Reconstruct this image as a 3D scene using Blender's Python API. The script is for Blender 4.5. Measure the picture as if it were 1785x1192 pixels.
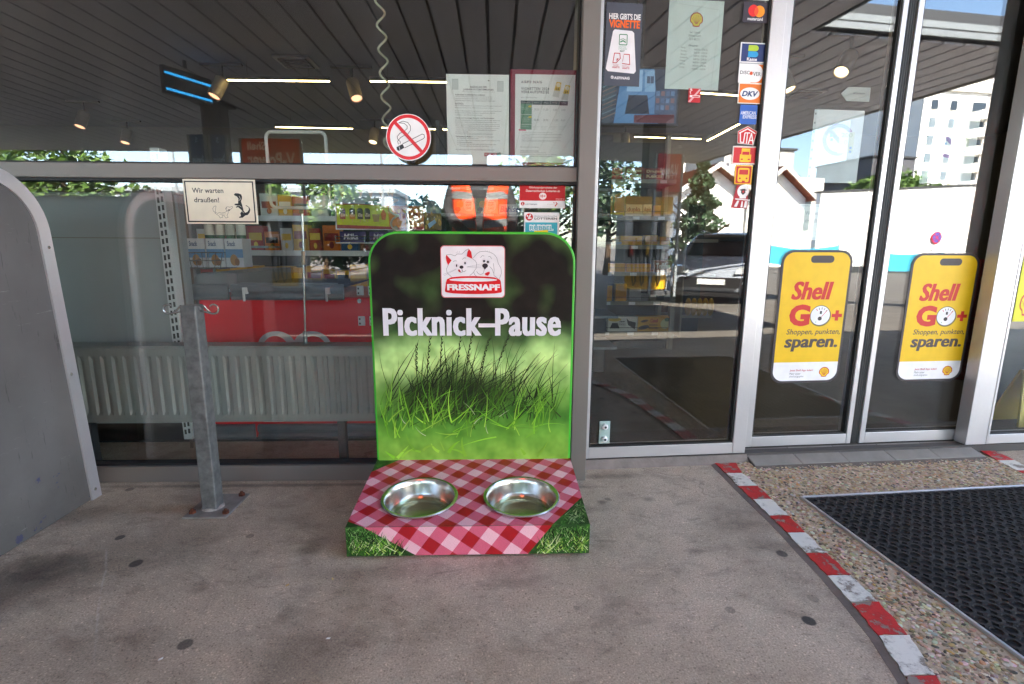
import bpy, bmesh, math, random
from mathutils import Matrix, Vector

random.seed(11)
for _o in list(bpy.data.objects):
    bpy.data.objects.remove(_o)
sc = bpy.context.scene
COL = sc.collection

# ------------------------------------------------------------------ camera
cd = bpy.data.cameras.new('camera')
cd.sensor_width = 36.0
cd.lens = 18.09
cd.clip_start = 0.02
cd.clip_end = 2000
cam = bpy.data.objects.new('camera', cd)
COL.objects.link(cam)
cam.matrix_world = Matrix(((0.99948, 0.00076, -0.03218, 0.20215), (-0.03176, 0.18557, -0.98212, -1.85063), (0.00523, 0.98263, 0.18550, 0.88715), (0, 0, 0, 1)))
sc.camera = cam

# ------------------------------------------------------------------ sky, sun, exposure
SUN = Vector((.15, 1.0, 1.0)).normalized()          # direction towards the sun
wd = bpy.data.worlds.new('World')
sc.world = wd
wd.use_nodes = True
wn = wd.node_tree
sky = wn.nodes.new('ShaderNodeTexSky')
sky.sky_type = 'NISHITA'
sky.sun_disc = False
sky.sun_elevation = math.asin(SUN.z)
sky.sun_rotation = math.atan2(SUN.x, SUN.y)
sky.air_density = 1.0
sky.dust_density = 1.0
sky.ozone_density = 1.6
wn.links.new(sky.outputs[0], wn.nodes['Background'].inputs[0])
wn.nodes['Background'].inputs[1].default_value = 0.105
ld = bpy.data.lights.new('sun', 'SUN')
ld.energy = 5.0
ld.angle = math.radians(0.53)
ld.color = (1.0, 0.91, 0.79)
sun = bpy.data.objects.new('sun', ld)
COL.objects.link(sun)
sun.location = (30, 14, 40)
sun.rotation_euler = SUN.to_track_quat('Z', 'Y').to_euler()
sc.view_settings.view_transform = 'Standard'
sc.view_settings.look = 'None'
sc.view_settings.gamma = 1.0
sc.view_settings.use_curve_mapping = False
sc.view_settings.exposure = 4.12
sc.cycles.max_bounces = 8
sc.cycles.diffuse_bounces = 4
sc.cycles.glossy_bounces = 4
sc.cycles.transparent_max_bounces = 24
sc.cycles.caustics_reflective = False
sc.cycles.caustics_refractive = False
sc.cycles.use_denoising = True
sc.cycles.sample_clamp_indirect = 6.0

# ------------------------------------------------------------------ helpers
def lin(h):
    if isinstance(h, str):
        h = h.lstrip('#')
        h = [int(h[i:i + 2], 16) / 255 for i in (0, 2, 4)]
        return tuple(c / 12.92 if c <= .04045 else ((c + .055) / 1.055) ** 2.4 for c in h)
    return tuple(h)


def new_mat(name):
    m = bpy.data.materials.new(name)
    m.use_nodes = True
    return m, m.node_tree, m.node_tree.nodes['Principled BSDF']


def N(nt, kind, **kw):
    n = nt.nodes.new(kind)
    for k, v in kw.items():
        if k.startswith('i_'):
            key = k[2:]
            key = int(key) if key.isdigit() else key.replace('_', ' ')
            n.inputs[key].default_value = v
        else:
            setattr(n, k, v)
    return n


def ramp(nt, stops, interp='LINEAR'):
    r = nt.nodes.new('ShaderNodeValToRGB')
    r.color_ramp.interpolation = interp
    el = r.color_ramp.elements
    while len(el) < len(stops):
        el.new(0.5)
    for e, (p, c) in zip(el, stops):
        e.position = p
        e.color = (*c, 1) if len(c) == 3 else c
    return r


def L(nt, a, b):
    nt.links.new(a, b)


MATS = {}


def pm(name, col, rough=.5, metal=0., var=.08, scale=6., bump=0., bscale=60., spec=.5, coat=0., alpha=None):
    """plain procedural material: colour broken up by two noises, optional fine bump"""
    if name in MATS:
        return MATS[name]
    m, nt, b = new_mat(name)
    col = lin(col)
    tc = N(nt, 'ShaderNodeTexCoord')
    n1 = N(nt, 'ShaderNodeTexNoise', i_Scale=scale, i_Detail=5.0, i_Roughness=.62)
    L(nt, tc.outputs['Object'], n1.inputs['Vector'])
    r = ramp(nt, [(.3, tuple(max(0, c * (1 - var)) for c in col)), (.7, tuple(min(1, c * (1 + var)) for c in col))])
    L(nt, n1.outputs[0], r.inputs[0])
    L(nt, r.outputs[0], b.inputs['Base Color'])
    b.inputs['Roughness'].default_value = rough
    b.inputs['Metallic'].default_value = metal
    b.inputs['Specular IOR Level'].default_value = spec
    b.inputs['Coat Weight'].default_value = coat
    mr = N(nt, 'ShaderNodeMapRange', i_3=max(0, rough - .08), i_4=min(1, rough + .1))
    L(nt, n1.outputs[0], mr.inputs[0])
    L(nt, mr.outputs[0], b.inputs['Roughness'])
    if bump:
        n2 = N(nt, 'ShaderNodeTexNoise', i_Scale=bscale, i_Detail=4.0)
        L(nt, tc.outputs['Object'], n2.inputs['Vector'])
        bp = N(nt, 'ShaderNodeBump', i_Strength=bump, i_Distance=.01)
        L(nt, n2.outputs[0], bp.inputs['Height'])
        L(nt, bp.outputs[0], b.inputs['Normal'])
    MATS[name] = m
    return m


def emit(name, col, strength):
    if name in MATS:
        return MATS[name]
    m, nt, b = new_mat(name)
    b.inputs['Base Color'].default_value = (*lin(col), 1)
    b.inputs['Emission Color'].default_value = (*lin(col), 1)
    b.inputs['Emission Strength'].default_value = strength
    MATS[name] = m
    return m


def print_mat(name, rough=.5):
    """ink on paper, foil or enamel: colour comes from the faces"""
    m, nt, b = new_mat(name)
    a = N(nt, 'ShaderNodeVertexColor', layer_name='Col')
    tc = N(nt, 'ShaderNodeTexCoord')
    n1 = N(nt, 'ShaderNodeTexNoise', i_Scale=22., i_Detail=4.0)
    L(nt, tc.outputs['Object'], n1.inputs['Vector'])
    r = ramp(nt, [(.3, (.9, .9, .9)), (.7, (1, 1, 1))])
    L(nt, n1.outputs[0], r.inputs[0])
    mx = N(nt, 'ShaderNodeMix', data_type='RGBA', blend_type='MULTIPLY')
    mx.inputs[0].default_value = 1
    L(nt, a.outputs[0], mx.inputs[6])
    L(nt, r.outputs[0], mx.inputs[7])
    L(nt, mx.outputs[2], b.inputs['Base Color'])
    b.inputs['Roughness'].default_value = rough
    b.inputs['Specular IOR Level'].default_value = .35
    MATS[name] = m
    return m


M_PRINT = print_mat('printed_ink', .5)
M_GLOSSPRINT = print_mat('printed_foil', .28)


def glass_mat(name, tint, f0, dirt=.0):
    m, nt, b = new_mat(name)
    nt.nodes.remove(b)
    out = nt.nodes['Material Output']
    g = N(nt, 'ShaderNodeNewGeometry')
    dt = N(nt, 'ShaderNodeVectorMath', operation='DOT_PRODUCT')
    L(nt, g.outputs['Normal'], dt.inputs[0])
    L(nt, g.outputs['Incoming'], dt.inputs[1])
    ab = N(nt, 'ShaderNodeMath', operation='ABSOLUTE')
    L(nt, dt.outputs['Value'], ab.inputs[0])
    iv = N(nt, 'ShaderNodeMath', operation='SUBTRACT', i_0=1.0)
    L(nt, ab.outputs[0], iv.inputs[1])
    pw = N(nt, 'ShaderNodeMath', operation='POWER', i_1=5.0)
    L(nt, iv.outputs[0], pw.inputs[0])
    ml = N(nt, 'ShaderNodeMath', operation='MULTIPLY_ADD', i_1=1 - f0, i_2=f0)
    L(nt, pw.outputs[0], ml.inputs[0])
    tr = N(nt, 'ShaderNodeBsdfTransparent')
    tr.inputs[0].default_value = (*tint, 1)
    gl = N(nt, 'ShaderNodeBsdfGlossy')
    gl.inputs['Roughness'].default_value = 0.0
    mx = N(nt, 'ShaderNodeMixShader')
    L(nt, ml.outputs[0], mx.inputs[0])
    L(nt, tr.outputs[0], mx.inputs[1])
    L(nt, gl.outputs[0], mx.inputs[2])
    last = mx
    if dirt:                                   # wiped dust: faint streaks and specks on the pane
        tc = N(nt, 'ShaderNodeTexCoord')
        mp = N(nt, 'ShaderNodeMapping')
        mp.inputs['Scale'].default_value = (9, 9, 1.3)
        L(nt, tc.outputs['Object'], mp.inputs[0])
        n1 = N(nt, 'ShaderNodeTexNoise', i_Scale=1.2, i_Detail=6.0, i_Roughness=.7)
        L(nt, mp.outputs[0], n1.inputs['Vector'])
        r = ramp(nt, [(.45, (0, 0, 0)), (.85, (dirt, dirt, dirt))])
        L(nt, n1.outputs[0], r.inputs[0])
        df = N(nt, 'ShaderNodeBsdfDiffuse')
        df.inputs[0].default_value = (.6, .58, .55, 1)
        m2 = N(nt, 'ShaderNodeMixShader')
        L(nt, r.outputs[0], m2.inputs[0])
        L(nt, mx.outputs[0], m2.inputs[1])
        L(nt, df.outputs[0], m2.inputs[2])
        last = m2
    L(nt, last.outputs[0], out.inputs[0])
    MATS[name] = m
    return m


class MB:
    """collects shapes; build() links them as one mesh object. off: origin taken away from all coordinates"""

    def __init__(s, off=(0, 0, 0)):
        s.v, s.f, s.c, s.off = [], [], [], Vector(off)
        s.col = None

    def add(s, vs, fs):
        b = len(s.v)
        s.v += [tuple(Vector(p) - s.off) for p in vs]
        s.f += [tuple(b + i for i in f) for f in fs]
        s.c += [s.col] * len(fs)
        return s

    def box(s, x0, x1, y0, y1, z0, z1):
        p = [(x, y, z) for z in (z0, z1) for y in (y0, y1) for x in (x0, x1)]
        return s.add(p, [(0, 2, 3, 1), (4, 5, 7, 6), (0, 1, 5, 4), (2, 6, 7, 3), (0, 4, 6, 2), (1, 3, 7, 5)])

    def hexa(s, b4, t4):
        """box from four bottom and four top corners, both counter-clockwise from above"""
        return s.add(list(b4) + list(t4), [(3, 2, 1, 0), (4, 5, 6, 7), (0, 1, 5, 4), (1, 2, 6, 5), (2, 3, 7, 6), (3, 0, 4, 7)])

    def prism(s, pts, a, b, axis='y'):
        """polygon in the two other axes, extruded from a to b"""
        def mk(p, t):
            return {'x': (t, p[0], p[1]), 'y': (p[0], t, p[1]), 'z': (p[0], p[1], t)}[axis]
        n = len(pts)
        vs = [mk(p, a) for p in pts] + [mk(p, b) for p in pts]
        fs = [tuple(range(n))[::-1], tuple(range(n, 2 * n))] + [(i, (i + 1) % n, n + (i + 1) % n, n + i) for i in range(n)]
        return s.add(vs, fs)

    def tube(s, path, r, n=8, closed=False, r2=None):
        path = [Vector(p) for p in path]
        m = len(path)
        rings = []
        up = None
        for i, p in enumerate(path):
            a = path[(i - 1) % m] if (closed or i) else p
            b = path[(i + 1) % m] if (closed or i < m - 1) else p
            t = (b - a).normalized()
            if up is None:
                up = Vector((0, 0, 1)) if abs(t.z) < .9 else Vector((0, 1, 0))
            sd = t.cross(up)
            if sd.length < 1e-6:
                sd = t.orthogonal()
            sd.normalize()
            up = sd.cross(t).normalized()
            rr = r if r2 is None else r + (r2 - r) * i / max(1, m - 1)
            rings.append([p + (sd * math.cos(q) + up * math.sin(q)) * rr for q in (2 * math.pi * k / n for k in range(n))])
        vs = [q for ring in rings for q in ring]
        fs = []
        for i in range(m if closed else m - 1):
            j = (i + 1) % m
            fs += [(i * n + k, i * n + (k + 1) % n, j * n + (k + 1) % n, j * n + k) for k in range(n)]
        if not closed:
            fs += [tuple(range(n))[::-1], tuple((m - 1) * n + k for k in range(n))]
        return s.add(vs, fs)

    def cyl(s, p0, p1, r, n=16, r2=None):
        return s.tube([p0, p1], r, n, r2=r2)

    def lathe(s, prof, c=(0, 0, 0), n=32, axis='z', tilt=None):
        vs, fs = [], []
        for r, z in prof:
            for k in range(n):
                a = 2 * math.pi * k / n
                q = Vector((r * math.cos(a), r * math.sin(a), z))
                if axis == 'y':
                    q = Vector((q.x, -q.z, q.y))
                elif axis == 'x':
                    q = Vector((q.z, q.x, q.y))
                if tilt is not None:
                    q = tilt @ q
                vs.append(Vector(c) + q)
        for i in range(len(prof) - 1):
            fs += [(i * n + k, i * n + (k + 1) % n, (i + 1) * n + (k + 1) % n, (i + 1) * n + k) for k in range(n)]
        return s.add(vs, fs)

    def ball(s, c, rx, ry, rz, n=12):
        prof = [(math.sin(math.pi * i / n), -math.cos(math.pi * i / n)) for i in range(n + 1)]
        vs, fs = [], []
        for r, z in prof:
            for k in range(n):
                a = 2 * math.pi * k / n
                vs.append((c[0] + r * math.cos(a) * rx, c[1] + r * math.sin(a) * ry, c[2] + z * rz))
        for i in range(n):
            fs += [(i * n + k, i * n + (k + 1) % n, (i + 1) * n + (k + 1) % n, (i + 1) * n + k) for k in range(n)]
        return s.add(vs, fs)

    def build(s, name, mat, parent=None, loc=None, rz=0., smooth=False, bevel=0., seg=2, mats=None, weld=False):
        me = bpy.data.meshes.new(name)
        me.from_pydata(s.v, [], s.f)
        if any(c is not None for c in s.c):
            at = me.color_attributes.new('Col', 'FLOAT_COLOR', 'CORNER')
            buf = []
            for f, c in zip(s.f, s.c):
                buf += [*(c or (.8, .8, .8)), 1.0] * len(f)
            at.data.foreach_set('color', buf)
        if bevel or weld:
            bm = bmesh.new()
            bm.from_mesh(me)
            if weld:
                bmesh.ops.remove_doubles(bm, verts=bm.verts, dist=1e-5)
            if bevel:
                bmesh.ops.bevel(bm, geom=[e for e in bm.edges if len(e.link_faces) == 2 and e.calc_face_angle(0) > .5],
                                offset=bevel, segments=seg, affect='EDGES', profile=.5)
            bm.to_mesh(me)
            bm.free()
        me.validate()
        if mat is not None:
            me.materials.append(mat)
        if smooth:
            me.polygons.foreach_set('use_smooth', [True] * len(me.polygons))
            try:
                me.set_sharp_from_angle(angle=math.radians(38))
            except Exception:
                pass
        o = bpy.data.objects.new(name, me)
        COL.objects.link(o)
        if parent is not None:
            o.parent = parent
        if loc is not None:
            o.location = loc
        o.rotation_euler.z = rz
        return o


def tag(o, label=None, cat=None, group=None, kind=None):
    for k, v in (('label', label), ('category', cat), ('group', group), ('kind', kind)):
        if v:
            o[k] = v
    return o


def thing(name, label, cat, loc=(0, 0, 0), rz=0., group=None):
    o = bpy.data.objects.new(name, None)
    o.empty_display_size = .1
    COL.objects.link(o)
    o.location = loc
    o.rotation_euler.z = rz
    return tag(o, label, cat, group)


def dup(root, loc, rz=None, label=None, name=None, scale=None):
    r = root.copy()
    COL.objects.link(r)
    r.location = loc
    if rz is not None:
        r.rotation_euler.z = rz
    if label:
        r['label'] = label
    if scale:
        r.scale = (scale,) * 3 if not isinstance(scale, tuple) else scale
    for ch in root.children:
        c = ch.copy()
        COL.objects.link(c)
        c.parent = r
        for g in ch.children:
            d = g.copy()
            COL.objects.link(d)
            d.parent = c
    return r


# the entrance (doors, mat) stands at a slight angle to the window wall: its own frame (s along, t inwards, z up)
DA = 0.06934
DP = Vector((0.555, 0.0952, 0.0))
DX = Vector((math.cos(DA), math.sin(DA), 0))
DN = Vector((-math.sin(DA), math.cos(DA), 0))


def dpt(s, t=0., z=0.):
    return DP + DX * s + DN * t + Vector((0, 0, z))


# ------------------------------------------------------------------ flat print (lettering, pictograms)
_TXT = {}


def glyphs(body, bold=0., shear=0., space=1.0):
    key = (body, bold, shear, space)
    if key not in _TXT:
        cu = bpy.data.curves.new('lettering', 'FONT')
        cu.body = body
        cu.offset = bold
        cu.shear = shear
        cu.space_character = space
        cu.resolution_u = 3
        cu.fill_mode = 'BOTH'
        ob = bpy.data.objects.new('lettering', cu)
        COL.objects.link(ob)
        bpy.context.view_layer.update()
        me = bpy.data.meshes.new_from_object(ob.evaluated_get(bpy.context.evaluated_depsgraph_get()))
        _TXT[key] = ([(v.co.x, v.co.y) for v in me.vertices], [tuple(p.vertices) for p in me.polygons])
        bpy.data.objects.remove(ob)
        bpy.data.curves.remove(cu)
        bpy.data.meshes.remove(me)
    return _TXT[key]


class Ink(MB):
    """drawing on a sheet of size w x h metres; drawing units: u right, v down, box (u0,v0)-(u1,v1)"""

    def __init__(s, w, h, u0, v0, u1, v1, base=.0002):
        super().__init__()
        s.w, s.h, s.u0, s.v0, s.u1, s.v1 = w, h, u0, v0, u1, v1
        s.n, s.base, s.step = 0, base, .00002

    def p(s, u, v):
        return ((u - s.u0) / (s.u1 - s.u0) * s.w, -(s.base + s.step * s.n), s.h - (v - s.v0) / (s.v1 - s.v0) * s.h)

    def poly(s, pts, col):
        s.n += 1
        s.col = lin(col)
        ar = sum(a[0] * b[1] - b[0] * a[1] for a, b in zip(pts, pts[1:] + pts[:1]))
        if ar > 0:
            pts = pts[::-1]
        return s.add([s.p(*q) for q in pts], [tuple(range(len(pts)))])

    def rect(s, u0, v0, u1, v1, col, r=0):
        return s.poly(rrect(u0, v0, u1, v1, r) if r else [(u0, v0), (u1, v0), (u1, v1), (u0, v1)], col)

    def disc(s, u, v, a, col, b=None, n=28, rot=0., a0=0., a1=360.):
        b = b or a
        full = a1 - a0 >= 360
        ks = [math.radians(a0 + (a1 - a0) * k / (n if full else n - 1)) for k in range(n)]
        c, d = math.cos(rot), math.sin(rot)
        return s.poly([(u + a * math.cos(t) * c - b * math.sin(t) * d, v + a * math.cos(t) * d + b * math.sin(t) * c) for t in ks], col)

    def ring(s, u, v, ro, ri, col, n=48, a0=0., a1=360.):
        s.n += 1
        s.col = lin(col)
        vs, fs = [], []
        m = n if a1 - a0 >= 360 else n + 1
        for k in range(m):
            t = math.radians(a0 + (a1 - a0) * k / n)
            vs += [s.p(u + ro * math.cos(t), v + ro * math.sin(t)), s.p(u + ri * math.cos(t), v + ri * math.sin(t))]
        for k in range(n):
            a, b = 2 * k, 2 * ((k + 1) % m)
            fs.append((a, a + 1, b + 1, b))
        return s.add(vs, fs)

    def line(s, pts, wd, col, closed=False):
        if closed:
            pts = pts + [pts[0]]
        for (a, b), (c, d) in zip(pts, pts[1:]):
            ln = math.hypot(c - a, d - b) or 1
            nx, ny = -(d - b) / ln * wd / 2, (c - a) / ln * wd / 2
            ex, ey = (c - a) / ln * wd * .3, (d - b) / ln * wd * .3
            s.poly([(a - ex + nx, b - ey + ny), (c + ex + nx, d + ey + ny), (c + ex - nx, d + ey - ny), (a - ex - nx, b - ey - ny)], col)
        return s

    def text(s, body, u0, v0, u1, v1, col, bold=.0, shear=0., space=1.0):
        """letters stretched to fill the box"""
        vs, fs = glyphs(body, bold, shear, space)
        if not vs:
            return s
        xs, ys = [a for a, b in vs], [b for a, b in vs]
        x0, x1, y0, y1 = min(xs), max(xs), min(ys), max(ys)
        s.n += 1
        s.col = lin(col)
        return s.add([s.p(u0 + (a - x0) / (x1 - x0) * (u1 - u0), v1 - (b - y0) / max(1e-6, y1 - y0) * (v1 - v0)) for a, b in vs], fs)

    def row(s, body, u0, vb, size, col, bold=.0, sx=1., right=None, center=None):
        """a line of text of natural width: vb baseline, size = letter height"""
        vs, fs = glyphs(body, bold)
        if not vs:
            return s
        k = size / .73
        x1 = max(a for a, b in vs)
        if right is not None:
            u0 = right - x1 * k * sx
        if center is not None:
            u0 = center - x1 * k * sx / 2
        s.n += 1
        s.col = lin(col)
        return s.add([s.p(u0 + a * k * sx, vb - b * k) for a, b in vs], fs)


def rrect(u0, v0, u1, v1, r, n=6):
    out = []
    for cx, cy, a in ((u1 - r, v0 + r, -90), (u1 - r, v1 - r, 0), (u0 + r, v1 - r, 90), (u0 + r, v0 + r, 180)):
        out += [(cx + r * math.cos(math.radians(a + 90 * k / n)), cy + r * math.sin(math.radians(a + 90 * k / n))) for k in range(n + 1)]
    return out


def sheet(name, label, cat, box, t, units, draw, frame='W', thick=.0015, col='#f2f2f0', outline=None, mat=None, group=None, tilt=0., part='print', ink=None):
    """a flat sign: backing sheet (the thing) with its print as a child. box: x0,x1,z0,z1 on the wall or door plane, t depth of its face"""
    x0, x1, z0, z1 = box
    w, h = x1 - x0, z1 - z0
    u0, v0, u1, v1 = units
    m = MB()
    pts = outline or [(u0, v0), (u1, v0), (u1, v1), (u0, v1)]
    pl = [((u - u0) / (u1 - u0) * w, h - (v - v0) / (v1 - v0) * h) for u, v in pts]
    ar = sum(a[0] * b[1] - b[0] * a[1] for a, b in zip(pl, pl[1:] + pl[:1]))
    if ar < 0:
        pl = pl[::-1]
    m.col = lin(col)
    m.prism(pl, thick, 0., 'y')
    loc = (x0, t, z0) if frame == 'W' else dpt(x0, t, z0)
    o = m.build(name, mat or M_PRINT, None, loc, 0. if frame == 'W' else DA)
    if tilt:
        o.rotation_euler.y = tilt
    tag(o, label, cat, group)
    if draw:
        k = Ink(w, h, u0, v0, u1, v1)
        draw(k)
        k.build(part, ink or M_PRINT, o)
    return o


def pecten(k, cx, cy, r, ring='#b8352c', fill='#f3d31c'):
    """the ribbed scallop emblem"""
    def shell(sc_):
        pts = []
        for i in range(25):
            a = math.radians(205 - 230 * i / 24)
            rr = r * sc_ * (1 + .035 * abs(math.sin(i * math.pi / 24 * 7)))
            pts.append((cx + rr * math.cos(a), cy - rr * math.sin(a) * .98))
        b = r * sc_
        pts += [(cx + .62 * b, cy + .62 * b), (cx + .5 * b, cy + .98 * b), (cx, cy + 1.04 * b), (cx - .5 * b, cy + .98 * b), (cx - .62 * b, cy + .62 * b)]
        return pts
    k.poly(shell(1.0), ring)
    k.poly(shell(.84), fill)
    for i in range(7):
        a = math.radians(165 - 150 * i / 6)
        k.line([(cx + .12 * r * math.cos(a), cy + .6 * r), (cx + .74 * r * math.cos(a), cy - .74 * r * math.sin(a))], r * .055, ring)

# ================================================================== THE SETTING
# ---------------- concrete walkway with stains, gum spots and a chalk streak
def concrete():
    m, nt, b = new_mat('walkway_concrete')
    tc = N(nt, 'ShaderNodeTexCoord')
    ob = tc.outputs['Object']
    big = N(nt, 'ShaderNodeTexNoise', i_Scale=1.7, i_Detail=8.0, i_Roughness=.62)
    L(nt, ob, big.inputs['Vector'])
    r1 = ramp(nt, [(.25, (.30, .232, .165)), (.45, (.435, .358, .275)), (.62, (.52, .438, .345)), (.8, (.60, .505, .395))])
    L(nt, big.outputs[0], r1.inputs[0])
    mid = N(nt, 'ShaderNodeTexNoise', i_Scale=9.0, i_Detail=10.0, i_Roughness=.74)
    L(nt, ob, mid.inputs['Vector'])
    r2 = ramp(nt, [(.28, (.66, .64, .63)), (.45, (.97, .97, .97)), (.72, (1.14, 1.13, 1.12))])
    L(nt, mid.outputs[0], r2.inputs[0])
    fine = N(nt, 'ShaderNodeTexNoise', i_Scale=230.0, i_Detail=3.0, i_Roughness=.7)
    L(nt, ob, fine.inputs['Vector'])
    r3 = ramp(nt, [(.3, (.5, .5, .5)), (.48, (.98, .98, .98)), (.58, (1.05, 1.05, 1.05)), (.72, (1.7, 1.66, 1.6))])
    L(nt, fine.outputs[0], r3.inputs[0])

    def mul(a, c, f=1.):
        x = N(nt, 'ShaderNodeMix', data_type='RGBA', blend_type='MULTIPLY')
        x.inputs[0].default_value = f
        L(nt, a, x.inputs[6])
        L(nt, c, x.inputs[7])
        return x.outputs[2]
    colr = mul(mul(r1.outputs[0], r2.outputs[0]), r3.outputs[0])
    vs_ = N(nt, 'ShaderNodeTexVoronoi', i_Scale=150.0)
    L(nt, ob, vs_.inputs['Vector'])
    sx_ = N(nt, 'ShaderNodeSeparateColor')
    L(nt, vs_.outputs['Color'], sx_.inputs[0])
    rs_ = ramp(nt, [(.0, (.62, .6, .58)), (.10, (.7, .68, .66)), (.14, (1, 1, 1)), (.88, (1, 1, 1)), (.93, (1.3, 1.28, 1.25)), (1, (1.5, 1.47, 1.42))])
    L(nt, sx_.outputs[0], rs_.inputs[0])
    near_ = N(nt, 'ShaderNodeMapRange', i_1=.28, i_2=.45, i_3=1.0, i_4=0.0)
    L(nt, vs_.outputs['Distance'], near_.inputs[0])
    ms_ = N(nt, 'ShaderNodeMix', data_type='RGBA', blend_type='MULTIPLY')
    L(nt, near_.outputs[0], ms_.inputs[0])
    L(nt, colr, ms_.inputs[6])
    L(nt, rs_.outputs[0], ms_.inputs[7])
    colr = ms_.outputs[2]
    # brushed-in short light scratches
    mp = N(nt, 'ShaderNodeMapping')
    mp.inputs['Rotation'].default_value = (0, 0, .7)
    mp.inputs['Scale'].default_value = (14, 90, 1)
    L(nt, ob, mp.inputs[0])
    sn = N(nt, 'ShaderNodeTexNoise', i_Scale=1.5, i_Detail=5.0, i_Roughness=.8)
    L(nt, mp.outputs[0], sn.inputs['Vector'])
    r4 = ramp(nt, [(.58, (0, 0, 0)), (.72, (.5, .5, .5))])
    L(nt, sn.outputs[0], r4.inputs[0])
    mx = N(nt, 'ShaderNodeMix', data_type='RGBA')
    L(nt, r4.outputs[0], mx.inputs[0])
    L(nt, colr, mx.inputs[6])
    mx.inputs[7].default_value = (.45, .41, .37, 1)
    colr = mx.outputs[2]

    def spot(cx, cy, rx, ry, wob=.25, soft=.15):
        mp = N(nt, 'ShaderNodeMapping')
        mp.inputs['Location'].default_value = (-cx / rx, -cy / ry, 0)
        mp.inputs['Scale'].default_value = (1 / rx, 1 / ry, 0)
        L(nt, ob, mp.inputs[0])
        ln = N(nt, 'ShaderNodeVectorMath', operation='LENGTH')
        L(nt, mp.outputs[0], ln.inputs[0])
        ad = N(nt, 'ShaderNodeMath', operation='MULTIPLY_ADD', i_1=wob * 2)
        L(nt, mid.outputs[0], ad.inputs[0])
        L(nt, ln.outputs['Value'], ad.inputs[2])
        rg = N(nt, 'ShaderNodeMapRange', i_1=1 + wob - soft, i_2=1 + wob + soft, i_3=1.0, i_4=0.0)
        L(nt, ad.outputs[0], rg.inputs[0])
        return rg.outputs[0]

    def lay(mask, c, amt):
        x = N(nt, 'ShaderNodeMix', data_type='RGBA')
        k = N(nt, 'ShaderNodeMath', operation='MULTIPLY', i_1=amt)
        L(nt, mask, k.inputs[0])
        L(nt, k.outputs[0], x.inputs[0])
        L(nt, colr, x.inputs[6])
        x.inputs[7].default_value = (*c, 1)
        return x.outputs[2]
    # trodden dirt: brown smudges with broken edges, pale scuffs
    for sc_, lo_, hi_, cc_, am_, rot_ in ((4.6, .52, .66, (.15, .115, .09), .42, .6), (13., .57, .67, (.13, .10, .08), .4, 1.1), (7., .64, .74, (.62, .54, .46), .35, -.5)):
        mq = N(nt, 'ShaderNodeMapping')
        mq.inputs['Rotation'].default_value = (0, 0, rot_)
        mq.inputs['Scale'].default_value = (1.0, 1.9, 1)
        L(nt, ob, mq.inputs[0])
        nq = N(nt, 'ShaderNodeTexNoise', i_Scale=sc_, i_Detail=9.0, i_Roughness=.72, i_Distortion=.5)
        L(nt, mq.outputs[0], nq.inputs['Vector'])
        rq = N(nt, 'ShaderNodeMapRange', i_1=lo_, i_2=hi_, i_3=0.0, i_4=1.0)
        L(nt, nq.outputs[0], rq.inputs[0])
        colr = lay(rq.outputs[0], cc_, am_)
    # trodden-in gum
    for cx, cy, r, a in [(-0.8102, -0.5095, 0.0165, 0.8), (-0.9476, -0.3762, 0.013, 0.75), (-0.4959, -0.8163, 0.0155, 0.7), (-0.5553, -0.3759, 0.012, 0.45), (-1.1367, -0.0562, 0.0145, 0.5), (1.0427, -0.5069, 0.0155, 0.75), (0.9572, -0.7794, 0.0155, 0.92), (1.0156, -0.7009, 0.014, 0.3), (0.784, -0.7373, 0.012, 0.4), (0.4033, -0.7216, 0.008, 0.3)]:
        colr = lay(spot(cx, cy, r, r * 1.05, .12, .12), (.028, .027, .028), a)
    # oily patch beside the grey cabinet, smaller dirt clouds
    for cx, cy, rx, ry, a in [(-1.0639, -0.5977, 0.15, 0.1, 0.6), (-1.0392, -0.5119, 0.12, 0.05, 0.45), (-1.1475, -0.2464, 0.12, 0.05, 0.3), (-0.8299, -0.4482, 0.25, 0.12, 0.25), (-0.3406, -0.4452, 0.03, 0.05, 0.4), (-0.4439, -0.2803, 0.05, 0.03, 0.2), (0.7455, -0.1708, 0.02, 0.015, 0.4), (0.5776, -0.1879, 0.015, 0.012, 0.45), (0.6023, -0.1677, 0.01, 0.01, 0.5), (0.7896, -0.4865, 0.02, 0.012, 0.35), (-0.1808, -0.5711, 0.2, 0.03, 0.25), (-0.6834, -0.0338, 0.6, 0.012, 0.5), (0.2793, -0.0728, 0.3, 0.01, 0.4), (0.6421, 0.0163, 0.1, 0.02, 0.4), (0.9874, -0.3987, 0.12, 0.3, 0.16), (-0.2507, -0.8667, 0.1, 0.08, 0.2), (-0.6468, -0.8564, 0.2, 0.1, 0.2)]:
        colr = lay(spot(cx, cy, rx, ry, .9, .55), (.030, .026, .024), a)
    # chalk streak
    dx = N(nt, 'ShaderNodeMapping')
    dx.inputs['Rotation'].default_value = (0, 0, -0.9802)
    dx.inputs['Location'].default_value = (-0.8013, -0.654, 0)
    dx.vector_type = 'TEXTURE'
    L(nt, ob, dx.inputs[0])
    sp = N(nt, 'ShaderNodeSeparateXYZ')
    L(nt, dx.outputs[0], sp.inputs[0])
    wv = N(nt, 'ShaderNodeMath', operation='MULTIPLY_ADD', i_1=.05)
    L(nt, big.outputs[0], wv.inputs[0])
    L(nt, sp.outputs[1], wv.inputs[2])
    aw = N(nt, 'ShaderNodeMath', operation='SUBTRACT', i_1=.025)
    L(nt, wv.outputs[0], aw.inputs[0])
    ab = N(nt, 'ShaderNodeMath', operation='ABSOLUTE')
    L(nt, aw.outputs[0], ab.inputs[0])
    m1 = N(nt, 'ShaderNodeMapRange', i_1=.0012, i_2=.004, i_3=1.0, i_4=0.0)
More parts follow.
